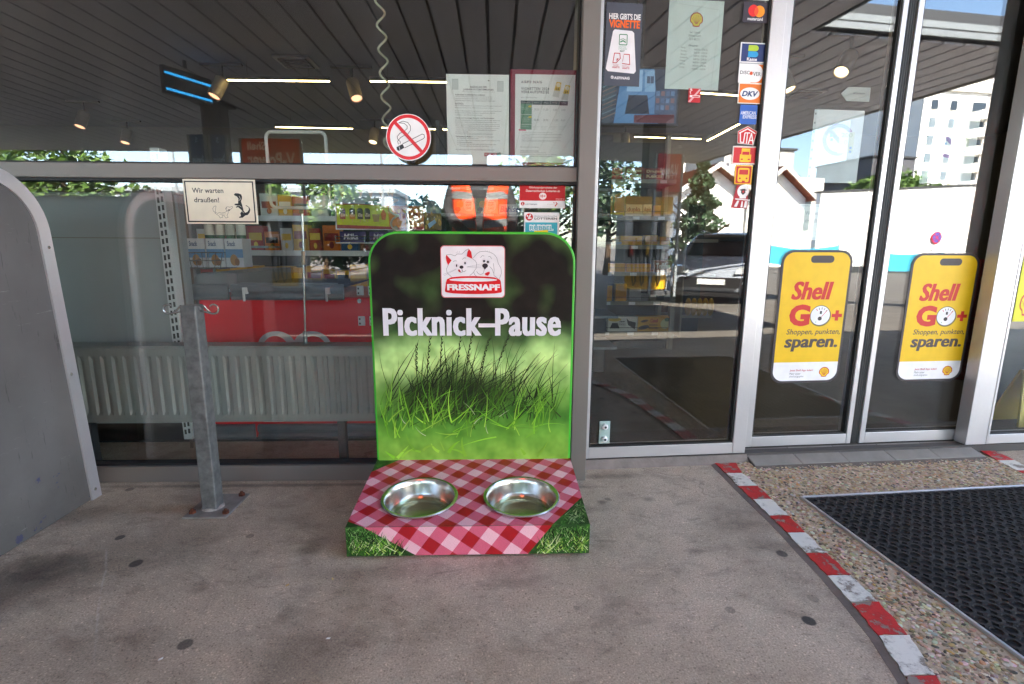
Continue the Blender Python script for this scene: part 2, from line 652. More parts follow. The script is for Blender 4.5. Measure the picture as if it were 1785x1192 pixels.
    L(nt, ab.outputs[0], m1.inputs[0])
    m2 = N(nt, 'ShaderNodeMath', operation='ABSOLUTE')
    L(nt, sp.outputs[0], m2.inputs[0])
    m3 = N(nt, 'ShaderNodeMapRange', i_1=0.2334, i_2=0.26841, i_3=1.0, i_4=0.0)
    L(nt, m2.outputs[0], m3.inputs[0])
    m4 = N(nt, 'ShaderNodeMath', operation='MULTIPLY')
    L(nt, m1.outputs[0], m4.inputs[0])
    L(nt, m3.outputs[0], m4.inputs[1])
    r5 = ramp(nt, [(.42, (0, 0, 0)), (.62, (1, 1, 1))])
    L(nt, mid.outputs[0], r5.inputs[0])
    m5 = N(nt, 'ShaderNodeMath', operation='MULTIPLY')
    L(nt, m4.outputs[0], m5.inputs[0])
    L(nt, r5.outputs[0], m5.inputs[1])
    colr = lay(m5.outputs[0], (.6, .58, .55), .4)
    # hairline cracks
    vo = N(nt, 'ShaderNodeTexVoronoi', feature='DISTANCE_TO_EDGE', i_Scale=1.1)
    wp = N(nt, 'ShaderNodeTexNoise', i_Scale=3.0, i_Detail=6.0)
    L(nt, ob, wp.inputs['Vector'])
    wa = N(nt, 'ShaderNodeVectorMath', operation='MULTIPLY_ADD')
    wa.inputs[1].default_value = (.7, .7, .7)
    L(nt, wp.outputs['Color'], wa.inputs[0])
    L(nt, ob, wa.inputs[2])
    L(nt, wa.outputs[0], vo.inputs['Vector'])
    cr = N(nt, 'ShaderNodeMapRange', i_1=.0, i_2=.008, i_3=1.0, i_4=0.0)
    L(nt, vo.outputs[0], cr.inputs[0])
    c2 = N(nt, 'ShaderNodeMath', operation='MULTIPLY')
    L(nt, cr.outputs[0], c2.inputs[0])
    r6 = ramp(nt, [(.46, (0, 0, 0)), (.58, (1, 1, 1))])
    L(nt, big.outputs[0], r6.inputs[0])
    L(nt, r6.outputs[0], c2.inputs[1])
    colr = lay(c2.outputs[0], (.09, .072, .06), .42)
    L(nt, colr, b.inputs['Base Color'])
    b.inputs['Roughness'].default_value = .78
    b.inputs['Specular IOR Level'].default_value = .35
    bp = N(nt, 'ShaderNodeBump', i_Strength=.35, i_Distance=.004)
    L(nt, fine.outputs[0], bp.inputs['Height'])
    bp2 = N(nt, 'ShaderNodeBump', i_Strength=.3, i_Distance=.01)
    L(nt, mid.outputs[0], bp2.inputs['Height'])
    L(nt, bp.outputs[0], bp2.inputs['Normal'])
    L(nt, bp2.outputs[0], b.inputs['Normal'])
    return m


M_CONC = concrete()
M_ALU = pm('brushed_aluminium', '#bdbbbe', .36, .55, .05, 3., .05, 90)
M_FRAME = pm('warm_grey_frame', '#77716d', .42, .15, .07, 2.2, .04, 120)
M_BLACK = pm('black_rubber', '#17171a', .6, 0, .2, 10, .1, 60)
M_STEEL = pm('bright_steel', '#c8c8c6', .22, .95, .05, 8)
M_GALV = pm('galvanised_steel', '#6f706f', .55, .5, .4, 34, .12, 40)
M_WHITE = pm('white_lacquer', '#dcdedf', .45, 0, .05, 4)
M_GREY = pm('grey_lacquer', '#83898d', .5, 0, .06, 4)
M_DGREY = pm('dark_grey', '#3a3b3e', .6, 0, .12, 5)
M_GLASS = glass_mat('window_glass', (.95, .975, .965), .095, .03)
M_DGLASS = glass_mat('door_glass', (.91, .94, .93), .085, .02)

# ground sheets
walk = tag(MB().box(-14, 12, -2.55, .42, -.14, 0).build('walkway', M_CONC, bevel=.012), 'grey stained concrete walkway along the shop front', kind='structure')
mb = MB()
prof = [(60, -.12), (-5.5, -.12), (-8, -.3), (-11, -.35), (-420, -.35)]
for (ya, za), (yb, zb) in zip(prof, prof[1:]):
    mb.add([(-420, yb, zb), (420, yb, zb), (420, ya, za), (-420, ya, za)], [(0, 1, 2, 3)])


def asphalt():
    m, nt, b = new_mat('forecourt_asphalt')
    tc = N(nt, 'ShaderNodeTexCoord')
    n1 = N(nt, 'ShaderNodeTexNoise', i_Scale=.5, i_Detail=7.0, i_Roughness=.6)
    n2 = N(nt, 'ShaderNodeTexNoise', i_Scale=60., i_Detail=3.0)
    for n in (n1, n2):
        L(nt, tc.outputs['Object'], n.inputs['Vector'])
    r1 = ramp(nt, [(.3, (.085, .075, .066)), (.7, (.15, .134, .118))])
    r2 = ramp(nt, [(.3, (.7, .7, .7)), (.7, (1.2, 1.2, 1.2))])
    L(nt, n1.outputs[0], r1.inputs[0])
    L(nt, n2.outputs[0], r2.inputs[0])
    mx = N(nt, 'ShaderNodeMix', data_type='RGBA', blend_type='MULTIPLY')
    mx.inputs[0].default_value = 1
    L(nt, r1.outputs[0], mx.inputs[6])
    L(nt, r2.outputs[0], mx.inputs[7])
    L(nt, mx.outputs[2], b.inputs['Base Color'])
    b.inputs['Roughness'].default_value = .85
    bp = N(nt, 'ShaderNodeBump', i_Strength=.4, i_Distance=.01)
    L(nt, n2.outputs[0], bp.inputs['Height'])
    L(nt, bp.outputs[0], b.inputs['Normal'])
    return m


tag(mb.build('forecourt', asphalt(), weld=True), 'dark asphalt forecourt and street behind the viewer', kind='structure')

# ---------------- exposed-aggregate entrance slab, red and white painted edge, pebbles
M_AGG = pm('aggregate_mortar', '#b8a68e', .85, 0, .25, 45, .5, 160)
STR = [(1.1086, 1.1947, 0.1175), (1.1103, 1.1752, 0.0223), (1.1086, 1.1798, -0.0891), (1.1109, 1.1792, -0.1899), (1.1144, 1.1779, -0.3021), (1.1134, 1.1738, -0.4057), (1.1086, 1.1682, -0.5145), (1.1068, 1.1713, -0.6179), (1.0976, 1.1678, -0.724), (1.0844, 1.1551, -0.8367), (1.0576, 1.1199, -0.9494)]          # joints of the painted blocks: (left x, right x, y)
slab_l = [(a + .004, y) for a, b_, y in STR]
slab_pts = slab_l + [(1.02, -1.9), (2.15, -1.9)] + [(2.30, -.2), (2.35, .16)] + [(2.20, .135), (1.70, .118), (1.26, .162)]
slab = tag(MB().prism(slab_pts[::-1], -.02, .004, 'z').build('entrance_slab', M_AGG), 'sandy exposed aggregate slab round the black entrance mat', kind='structure')


def in_poly(x, y, P):
    c = False
    for (ax, ay), (bx, by) in zip(P, P[1:] + P[:1]):
        if (ay > y) != (by > y) and x < (bx - ax) * (y - ay) / (by - ay) + ax:
            c = not c
    return c


MAT_O = Vector((1.292, -0.1827))
MAT_A = .078
mx_, my_ = Vector((math.cos(MAT_A), math.sin(MAT_A))), Vector((-math.sin(MAT_A), math.cos(MAT_A)))
MAT_W, MAT_D = .96, 1.62
ico = bmesh.new()
bmesh.ops.create_icosphere(ico, subdivisions=1, radius=1)
IV = [tuple(v.co) for v in ico.verts]
IF = [tuple(v.index for v in f.verts) for f in ico.faces]
ico.free()
peb = MB()
PC = ['#c9b496', '#b8a080', '#a28a6c', '#d3c2a8', '#8a7762', '#ddd2c0', '#5d564d', '#c29b68', '#aba195', '#d8c8b0', '#957f6b', '#bda589']
rp = random.Random(5)
cnt = 0
while cnt < 7200:
    x, y = rp.uniform(1.0, 2.4), rp.uniform(-1.35, .17)
    q = Vector((x, y)) - MAT_O
    if 0 - .012 < q.dot(mx_) < MAT_W + .012 and -MAT_D < q.dot(my_) < .012:
        continue
    if not in_poly(x, y, slab_pts):
        continue
    near = [s_ for s_ in STR]
    k = min(range(len(STR)), key=lambda i: abs(STR[i][2] - y))
    if x < STR[k][1] + .004:
        continue
    cnt += 1
    s_ = rp.uniform(.0022, .0058) * (1.25 if rp.random() < .12 else 1)
    a = rp.uniform(0, 6.28)
    el = rp.uniform(1, 1.7)
    peb.col = tuple(min(1, c * rp.uniform(.75, 1.1)) for c in lin(rp.choice(PC)))
    vs = []
    for vx, vy, vz in IV:
        px, py = vx * s_ * el, vy * s_
        vs.append((x + px * math.cos(a) - py * math.sin(a), y + px * math.sin(a) + py * math.cos(a), .0045 + vz * s_ * .45))
    peb.add(vs, IF)
tag(peb.build('pebbles', M_PRINT, slab, smooth=True), kind='stuff')


def worn_paint(name, col):
    m, nt, b = new_mat(name)
    tc = N(nt, 'ShaderNodeTexCoord')
    oi = N(nt, 'ShaderNodeObjectInfo')
    av = N(nt, 'ShaderNodeVectorMath', operation='MULTIPLY_ADD')
    av.inputs[1].default_value = (7, 7, 0)
    L(nt, oi.outputs['Location'], av.inputs[0])
    L(nt, tc.outputs['Object'], av.inputs[2])
    n1 = N(nt, 'ShaderNodeTexNoise', i_Scale=48., i_Detail=8.0, i_Roughness=.75)
    L(nt, av.outputs[0], n1.inputs['Vector'])
    n2 = N(nt, 'ShaderNodeTexNoise', i_Scale=11., i_Detail=3.0)
    L(nt, av.outputs[0], n2.inputs['Vector'])
    sm = N(nt, 'ShaderNodeMath', operation='MULTIPLY_ADD', i_1=.9)
    L(nt, n2.outputs[0], sm.inputs[0])
    L(nt, n1.outputs[0], sm.inputs[2])
    c = lin(col)
    r = ramp(nt, [(.83, (.24, .2, .17)), (.865, tuple(q * .75 for q in c)), (.98, c)])
    L(nt, sm.outputs[0], r.inputs[0])
    L(nt, r.outputs[0], b.inputs['Base Color'])
    b.inputs['Roughness'].default_value = .6
    bp = N(nt, 'ShaderNodeBump', i_Strength=.4, i_Distance=.003)
    L(nt, n1.outputs[0], bp.inputs['Height'])
    L(nt, bp.outputs[0], b.inputs['Normal'])
    return m


M_RED_P, M_WHITE_P = worn_paint('worn_red_paint', '#c01f22'), worn_paint('worn_white_paint', '#dcdad2')
rp = random.Random(3)


def painted_edge(rows, z=.0052):
    for i, ((l0, r0, y0), (l1, r1, y1)) in enumerate(zip(rows, rows[1:])):
        n = 7
        pts = []
        for k in range(n + 1):
            t = k / n
            pts.append((l0 + (l1 - l0) * t + rp.uniform(-.003, .0035), y0 + (y1 - y0) * t - (.0015 if k == 0 else 0)))
        for k in range(1, 4):
            t = k / 4
            pts.append((l1 + (r1 - l1) * t, y1 + .0025 + rp.uniform(-.002, .002)))
        for k in range(n, -1, -1):
            t = k / n
            pts.append((r0 + (r1 - r0) * t + rp.uniform(-.0025, .003), y0 + (y1 - y0) * t - (.0015 if k == 0 else 0)))
        m = MB((pts[0][0], pts[0][1], 0))
        m.prism(pts[::-1] if False else pts, z, z + .0018, 'z')
        o = m.build('painted_block', M_RED_P if i % 2 == 0 else M_WHITE_P, slab, (pts[0][0], pts[0][1], 0))


ext = [(STR[-1][0] - .012 * i * i * .35 - .03 * i, STR[-1][1] - .012 * i * i * .35 - .03 * i, STR[-1][2] - .105 * i) for i in range(1, 6)]
painted_edge(STR + ext)
R2 = [(2.335 - .018 * i, 2.405 - .018 * i, .222 - .1 * i) for i in range(0, 12)]
painted_edge(R2)
# mortar joint between walkway and painted edge
jb = MB()
for (l0, r0, y0), (l1, r1, y1) in zip(STR + ext[:2], (STR + ext[:2])[1:]):
    jb.hexa([(l0 - .022, y0, -.01), (l1 - .022, y1, -.01), (l1 - .001, y1, -.01), (l0 - .001, y0, -.01)],
            [(l0 - .020, y0, .0008), (l1 - .020, y1, .0008), (l1 - .001, y1, .0045), (l0 - .001, y0, .0045)])
jb.build('mortar_joint', pm('smooth_mortar', '#79706a', .8, 0, .22, 14, .2, 90), slab)

# ---------------- threshold tiles in front of the sliding doors
M_TILE = pm('threshold_tile', '#7d7873', .65, 0, .25, 7, .1, 50)
M_GROUT = pm('dark_grout', '#4b4745', .9)
th = tag(MB().box(-.0, 3.2, .004, .3, -.02, .034).build('threshold', M_GROUT, None, dpt(0, 0, 0), DA), 'raised threshold with worn grey tiles below the sliding doors', kind='structure')
MB().hexa([(-.02, -.03, -.01), (.70, -.03, -.01), (.70, .0038, -.01), (-.02, .0038, -.01)], [(-.02, -.02, .003), (.70, -.02, .003), (.70, .0038, .031), (-.02, .0038, .031)]).build('cement_fillet', pm('smooth_mortar', '#79706a', .8, 0, .22, 14, .2, 90), th, smooth=False)
MB().hexa([(.69, -.13, -.01), (1.75, -.13, -.01), (1.745, -.061, -.01), (.695, -.061, -.01)], [(.71, -.115, .0025), (1.73, -.115, .0025), (1.745, -.061, .0075), (.695, -.061, .0075)]).build('cement_fillet', pm('dirty_mortar', '#6a615a', .85, 0, .3, 14, .2, 90), th)
MB().hexa([(.70, -.0605, -.02), (1.742, -.0605, -.02), (1.742, .0035, -.02), (.70, .0035, -.02)], [(.70, -.0605, .0065), (1.742, -.0605, .0065), (1.742, .0035, .021), (.70, .0035, .021)]).build('tile_bed', M_GROUT, th)
for i in range(5):
    s0 = .702 + .208 * i
    e_ = .0005 * (i % 2)
    MB((s0, 0, 0)).hexa([(s0 + .0015, -.06, .0), (s0 + .2065, -.06, .0), (s0 + .2065, .052, .03), (s0 + .0015, .052, .03)], [(s0 + .0015, -.06, .009 + e_), (s0 + .2065, -.06, .009 + e_), (s0 + .2065, .052, .0355 + e_), (s0 + .0015, .052, .0355 + e_)]).build('tile', M_TILE, th, (s0, 0, 0), bevel=.001, seg=1)

# ---------------- black rubber entrance mat (ring mat with real holes) in an aluminium rim
mat_o = thing('entrance_mat', 'black perforated rubber entrance mat in a thin metal rim', 'mat', (MAT_O.x, MAT_O.y, 0), MAT_A)
cell = .037
nx_, ny_ = int((MAT_W - .012) / cell), int((MAT_D - .012) / cell)
tm = MB()
cb, ch = cell / 2, cell * .24


def sq16():
    P = [(cb, -cb + ch), (cb, cb - ch), (cb - ch, cb), (-cb + ch, cb), (-cb, cb - ch), (-cb, -cb + ch), (-cb + ch, -cb), (cb - ch, -cb)]
    out = []
    for i, (a, b_) in enumerate(P):
        c, d = P[(i + 1) % 8]
        out += [(a, b_), ((a + c) / 2, (b_ + d) / 2)]
    return out


SQ = sq16()
hr = cell * .33
for i in range(nx_):
    for j in range(ny_):
        cx, cy = .008 + cell * (i + .5), -.008 - cell * (j + .5)
        vs = [(cx + a, cy + b_, .0) for a, b_ in SQ]                       # bottom of the outer (corner-hole) walls
        vs += [(cx + a, cy + b_, .0088) for a, b_ in SQ]     # upper outer edge
        st = math.atan2(SQ[0][1], SQ[0][0])
        for rr, zz in ((hr * 1.09, .0098), (hr, .0085), (hr * .96, .0)):
            vs += [(cx + rr * math.cos(st + 2 * math.pi * k / 16), cy + rr * math.sin(st + 2 * math.pi * k / 16), zz) for k in range(16)]
        fs = []
        for lay_ in range(4):
            for k in range(16):
                k2 = (k + 1) % 16
                if lay_ == 0 and k % 4 < 2:
                    continue
                fs.append((lay_ * 16 + k, lay_ * 16 + k2, (lay_ + 1) * 16 + k2, (lay_ + 1) * 16 + k))
        tm.add(vs, fs)
M_RUB = pm('mat_rubber', '#333130', .85, 0, .35, 7, .3, 160, .25)
tm.build('rubber_grid', M_RUB, mat_o, smooth=True)
MB().box(.004, MAT_W - .004, -MAT_D + .004, -.004, .0045, .0056).build('tray_floor', pm('mat_dirt', '#161413', .95, 0, .4, 40), mat_o)
rim = MB()
for a in ((-.004, .004, -MAT_D, .004), (MAT_W - .004, MAT_W + .004, -MAT_D, .004), (.0041, MAT_W - .0041, -.004, .0039), (.0041, MAT_W - .0041, -MAT_D, -MAT_D + .008)):
    rim.box(*a, .0, .0118)
rim.build('rim', M_ALU, mat_o, bevel=.001, seg=1)

# ---------------- shop shell: floor, ceiling, walls behind the glass
M_FLOOR = pm('shop_floor_tile', '#2c2c2d', .45, 0, .14, 3)
M_CEIL = pm('shop_ceiling_panel', '#62657a', .85, 0, .06, 2)
M_SWALL = pm('shop_wall_paint', '#6b645d', .8, 0, .06, 2)
tag(MB().box(-8, 8, .43, 6.6, -.1, -.001).build('shop_floor', M_FLOOR), 'dark tiled floor inside the shop', kind='structure')
tag(MB().box(-8, 8, .33, 6.6, 2.62, 2.75).build('shop_ceiling', M_CEIL), 'dark panelled ceiling inside the shop', kind='structure')
tag(MB().box(-8, 8, 6.6, 6.75, -.1, 2.75).build('shop_wall_back', M_SWALL), 'back wall inside the shop', kind='structure')
tag(MB().box(-8.15, -8, .1, 6.75, -.1, 2.75).build('shop_wall_left', M_SWALL), 'left wall inside the shop', kind='structure')
tag(MB().box(8, 8.15, .1, 6.75, -.1, 2.75).build('shop_wall_right', M_SWALL), 'right wall inside the shop', kind='structure')

bld = thing('shop_building', 'grey flat-roofed filling station shop above the glazing', 'building', (0, .3, 0))
m = MB((0, .3, 0))
m.box(-8.15, 8.15, .0, .32, 2.305, 3.05)
m.box(-8.15, -3.56, .0, .32, 0, 2.30)
m.build('facade', M_FRAME, bld)
MB((0, .3, 0)).box(-8.15, .1, .001, .319, 3.1205, 3.66).build('sun_gap_filler', M_FRAME, bld)  # added filler: blocks sun leaking between shop roof and canopy
MB((0, .3, 0)).box(3.75, 8.15, .32, .46, 0, 2.30).build('side_wall', M_FRAME, bld)
MB((0, .3, 0)).box(-8.3, 8.3, .02, 6.9, 3.051, 3.12).build('roof', M_DGREY, bld)
MB((0, .3, 0)).box(.57, 3.75, .325, .62, 2.32, 2.61).build('door_header', M_FRAME, bld)

# ---------------- the big shop window: sill, transom, post, two panes
win = thing('shop_window', 'grey framed two-pane shop window behind the picnic display', 'window', (-1.5, 0, 0))
o_ = (-1.5, 0, 0)
MB(o_).box(-3.55, .486, .0, .07, .0, .058).build('sill', M_FRAME, win, bevel=.003)
MB(o_).box(-3.55, .486, -.004, .012, .0585, .064).build('sill_cap', M_FRAME, win, bevel=.001, seg=1)
MB(o_).box(-3.55, .486, .0, .07, 1.1022, 1.1515).build('transom', M_FRAME, win, bevel=.003)
MB(o_).box(-3.55, .486, .0, .07, 2.22, 2.30).build('head', M_FRAME, win, bevel=.003)
MB(o_).box(.487, .546, -.022, .175, .0, 2.30).build('post', M_FRAME, win, bevel=.003)
MB(o_).box(-3.62, -3.555, -.02, .1, .0, 2.30).build('post', M_FRAME, win, bevel=.003)
g_ = MB(o_)
for z0, z1 in ((.0645, .072), (1.1022 - .009, 1.1022 - .0005), (1.1515 + .0005, 1.1515 + .005)):
    g_.box(-3.55, .4865, .006, .045, z0, z1)
for z0, z1 in ((.073, 1.1022 - .01), (1.1515 + .006, 2.219)):
    g_.box(.480, .4865, .006, .045, z0, z1)
g_.build('gasket', M_BLACK, win)
MB(o_).box(-3.55, .484, .028, .036, .068, 1.1022 - .004).build('glass_pane', M_GLASS, win)
MB(o_).box(-3.55, .484, .028, .036, 1.1515 + .003, 2.225).build('glass_pane', M_GLASS, win)

# ---------------- fixed side pane, two sliding leaves, right jamb and pane
def pane_frame(name, label, cat, s0, s1, t, zt, lw, rw, bw, glass_t, topw=.06):
    r = thing(name, label, cat, dpt(s0, t, 0), DA)
    o = (s0, t, 0)
    MB(o).box(s0, s0 + lw, t, t + .055, .038, zt).build('stile', M_ALU, r, bevel=.002)
    MB(o).box(s1 - rw, s1, t, t + .055, .038, zt).build('stile', M_ALU, r, bevel=.002)
    MB(o).box(s0 + lw + .0003, s1 - rw - .0003, t + .001, t + .054, .038, bw).build('bottom_rail', M_ALU, r, bevel=.002)
    MB(o).box(s0 + lw + .0003, s1 - rw - .0003, t + .001, t + .054, zt - topw, zt).build('top_rail', M_ALU, r, bevel=.002)
    g = MB(o)
    g.box(s0 + lw, s0 + lw + .006, t + .006, t + .03, bw, zt - topw)
    g.box(s1 - rw - .007, s1 - rw, t + .006, t + .03, bw, zt - topw)
    g.box(s0 + lw + .006, s1 - rw - .006, t + .006, t + .03, bw, bw + .005)
    g.build('gasket', M_BLACK, r)
    MB(o).box(s0 + lw + .002, s1 - rw - .002, t + glass_t, t + glass_t + .008, bw + .001, zt - topw + .004).build('glass_pane', M_DGLASS, r)
    return r


pane_frame('side_pane', 'fixed glass side pane covered with payment stickers beside the sliding doors', 'window', .003, 0.689, 0., 2.3, .020, .055, .084, .014)
pane_frame('sliding_door', 'left sliding glass door leaf with yellow phone-shaped sign', 'door', 0.7202, 1.2105, .06, 2.3, .032, .022, .082, .014)
pane_frame('sliding_door', 'right sliding glass door leaf next to the wide aluminium jamb', 'door', 1.2518, 1.8028, .06, 2.3, .024, .03, .085, .014)
sg = MB((1.2105, .06, 0))
for i in range(4):
    s0 = 1.2105 + .001 + i * (1.2518 - 1.2105 - .002) / 4
    sg.box(s0, s0 + .0075, .066, .112, .038, 2.3)
tag(sg.build('door_seal', M_BLACK, None, dpt(1.2105, .06, 0), DA), 'black brush seal in the gap between the two sliding doors', 'seal')
pane_frame('side_pane', 'glass side pane at the right edge beyond the door jamb', 'window', 1.8038, 3.1, 0., 2.3, .012, .05, .08, .014)
jm = thing('door_jamb', 'wide silver aluminium jamb right of the sliding doors', 'jamb', dpt(1.7062, 0, .036), DA)
MB((1.7062, 0, .036)).box(1.7062, 1.8038 - .001, .001, .056, .037, 2.3).build('profile', M_ALU, jm, bevel=.002)
MB((1.7062, 0, .036)).box(1.8028 + .002, 1.8038 - .002, .0565, .14, .037, 2.3).build('inner_profile', M_ALU, jm, bevel=.002)
MB((.6, 0, 0)).box(0.69, 0.7182, .06, .12, .037, 2.3).build('slide_post', M_ALU, bld, dpt(.6, 0, 0) - Vector((0, .3, 0)), DA)
for a, b_, lab in ((.03, .06, None),):
    cl = thing('glass_clamp', 'small clear glass plate with two round bolts low in the side pane', 'clamp', dpt(0.0883 - .008, .007, 0.145 - .012), DA)
    MB().box(-.015, .03, 0, .006, -.035, .06).build('plate', pm('greenish_glass', '#9fb4b0', .15, 0, .04, 4), cl, bevel=.002)
    for z in (-.014, .038):
        k_ = MB().lathe([(0, .012), (.006, .012), (.011, .009), (.012, .004), (.012, 0)], (.0075, -.0, z), 20, 'y').build('bolt', M_WHITE, cl, smooth=True)
        MB().lathe([(0, .0135), (.005, .0135), (.005, .011)], (.0075, -.0, z), 14, 'y').build('cap', M_DGREY, k_)

# ---------------- canopy over the forecourt with its boards, skylight opening, columns
M_SLAT = pm('canopy_board', '#d0d0dc', .6, .0, .05, 1.2)
M_FASC = pm('canopy_fascia', '#c9c6c2', .6, 0, .05, 1)
HC = 3.67
can = thing('forecourt_canopy', 'wide flat canopy of grey boards over the forecourt', 'canopy', (0, -7.5, HC))
o_ = (0, -7.5, HC)
pitch = .352
srcs = {}
for i in range(72):
    x = 9.28 - pitch * (i + 1)
    end = 2.95 if 5.08 < x + pitch / 2 < 8.75 else (7.15 if x + pitch > .2 else 7.45)   # inner edge shaped for light: sky slit over the doors, closed further left
    if end not in srcs:
        o = srcs[end] = MB().box(0, pitch - .042, -7.5, end, 0, .03).build('board', M_SLAT, can)
    else:
        o = srcs[end].copy()
        COL.objects.link(o)
    o.parent = can
    o.location = (x, 0, 0)
d_ = MB(o_)
d_.box(-16.1, 9.3, -15.0, -4.52, HC + .05, HC + .4)
d_.box(-16.1, .1, -4.5199, -.06, HC + .05, HC + .4)
d_.box(.1001, 5.06, -4.5199, -.35, HC + .05, HC + .4)
d_.box(8.8, 9.3, -4.5199, -.35, HC + .05, HC + .4)
d_.build('deck', M_DGREY, can)
d_ = MB(o_)
d_.box(-16.15, 9.35, -15.06, -15.0, HC - .02, HC + .55)
d_.box(.16, 5.06, -.349, -.30, 3.2, HC + .45)  # added drop board: keeps the sun off the photographer's head
d_.box(.102, .159, -.349, -.06, HC - .02, HC + .45)
d_.box(9.301, 9.36, -15.0, -.35, HC - .02, HC + .55)
d_.box(-16.16, -16.101, -15.0, -1.5, HC - .02, HC + .55)
d_.build('fascia', M_FASC, can)
d_ = MB(o_)
for yb in (-4.51, -4.28):
    d_.box(5.1, 8.79, yb, yb + .035, HC + .06, HC + .14)
for xb in (5.07, 8.76):
    d_.box(xb, xb + .03, -4.46, -1.5, HC + .0, HC + .3)
d_.build('skylight_frame', M_GREY, can)
M_COL = pm('column_paint', '#5a5a60', .5, .1, .06, 2)
for x, lab in ((-5.49, 'square grey canopy column between two blue banners'), (5.1, 'square grey canopy column behind the red price board'), (-15.2, 'square grey canopy column at the far left corner')):
    c_ = thing('canopy_column', lab, 'column', (x, -9.4, -.35), group='columns carrying the canopy')
    MB().box(-.19, .19, -.19, .19, 0, HC + .345).build('shaft', M_COL, c_, bevel=.02)
    MB().box(-.3, .3, -.3, .3, HC + .3, HC + .348).build('collar', M_DGREY, c_)

# ================================================================== THINGS IN FRONT OF THE WINDOW
# ---------------- picnic display: printed back panel, base with tablecloth print, two bowls
BX0, BX1, BYB, BYF = -0.2253, 0.4747, -0.0898, -0.4964
HF, HB = 0.0951, 0.1205
PZ = 0.9301
disp = thing('picnic_display', 'dog drinking station with grass picture board and red checked base', 'display', ((BX0 + BX1) / 2, (BYB + BYF) / 2, 0))
o_ = tuple(disp.location)
PWD = BX1 - BX0


def meadow():
    """out-of-focus meadow photograph printed on the board (blades are laid on top as print)"""
    m, nt, b = new_mat('meadow_print')
    uv = N(nt, 'ShaderNodeUVMap', uv_map='UVMap')
    n0 = N(nt, 'ShaderNodeTexNoise', i_Scale=3.2, i_Detail=2.0, i_Roughness=.4)
    L(nt, uv.outputs[0], n0.inputs['Vector'])
    sp = N(nt, 'ShaderNodeSeparateXYZ')
    L(nt, uv.outputs[0], sp.inputs[0])
    ad = N(nt, 'ShaderNodeMath', operation='MULTIPLY_ADD', i_1=.22)
    L(nt, n0.outputs[0], ad.inputs[0])
    L(nt, sp.outputs[1], ad.inputs[2])
    r = ramp(nt, [(.08, lin('#8fbd4c')), (.22, lin('#6ba43c')), (.31, lin('#4a8230')), (.42, lin('#74a54a')), (.54, lin('#bfe28e')),
                  (.61, lin('#a5cf80')), (.68, lin('#48633a')), (.75, lin('#201b18')), (1, lin('#1a1614'))])
    L(nt, ad.outputs[0], r.inputs[0])
    n1 = N(nt, 'ShaderNodeTexNoise', i_Scale=5.5, i_Detail=1.0, i_Roughness=.3)
    L(nt, uv.outputs[0], n1.inputs['Vector'])
    up = N(nt, 'ShaderNodeMapRange', i_1=.55, i_2=.75, i_3=0.0, i_4=.62)
    L(nt, sp.outputs[1], up.inputs[0])
    r2 = ramp(nt, [(.5, (0, 0, 0)), (.68, (1, 1, 1))])
    L(nt, n1.outputs[0], r2.inputs[0])
    ml = N(nt, 'ShaderNodeMath', operation='MULTIPLY')
    L(nt, up.outputs[0], ml.inputs[0])
    L(nt, r2.outputs[0], ml.inputs[1])
    mx = N(nt, 'ShaderNodeMix', data_type='RGBA')
    L(nt, ml.outputs[0], mx.inputs[0])
    L(nt, r.outputs[0], mx.inputs[6])
    mx.inputs[7].default_value = (*lin('#4a6838'), 1)
    # the dark mass of the tuft
    tm_ = N(nt, 'ShaderNodeMapping')
    tm_.inputs['Scale'].default_value = (2.3, 7.5, 0)
    tm_.inputs['Location'].default_value = (-.40 * 2.3, -.31 * 7.5, 0)
    L(nt, uv.outputs[0], tm_.inputs[0])
    tl_ = N(nt, 'ShaderNodeVectorMath', operation='LENGTH')
    L(nt, tm_.outputs[0], tl_.inputs[0])
    ta_ = N(nt, 'ShaderNodeMath', operation='MULTIPLY_ADD', i_1=.9)
    L(nt, n1.outputs[0], ta_.inputs[0])
    L(nt, tl_.outputs['Value'], ta_.inputs[2])
    tr_ = N(nt, 'ShaderNodeMapRange', i_1=.75, i_2=1.5, i_3=.88, i_4=0.0)
    L(nt, ta_.outputs[0], tr_.inputs[0])
    mt_ = N(nt, 'ShaderNodeMix', data_type='RGBA')
    L(nt, tr_.outputs[0], mt_.inputs[0])
    L(nt, mx.outputs[2], mt_.inputs[6])
    mt_.inputs[7].default_value = (*lin('#1d2f12'), 1)
    mx = mt_
    n2 = N(nt, 'ShaderNodeTexNoise', i_Scale=11., i_Detail=2.0)
    L(nt, uv.outputs[0], n2.inputs['Vector'])
    r3 = ramp(nt, [(.3, (.66, .74, .62)), (.7, (1.35, 1.28, 1.3))])
    L(nt, n2.outputs[0], r3.inputs[0])
    m3 = N(nt, 'ShaderNodeMix', data_type='RGBA', blend_type='MULTIPLY')
    m3.inputs[0].default_value = 1
    L(nt, mx.outputs[2], m3.inputs[6])
    L(nt, r3.outputs[0], m3.inputs[7])
    L(nt, m3.outputs[2], b.inputs['Base Color'])
    b.inputs['Roughness'].default_value = .5
    b.inputs['Specular IOR Level'].default_value = .15
    return m


M_GREEN = pm('green_edge', '#3fb52a', .4, 0, .1, 6)
PH = PZ - HB + .0
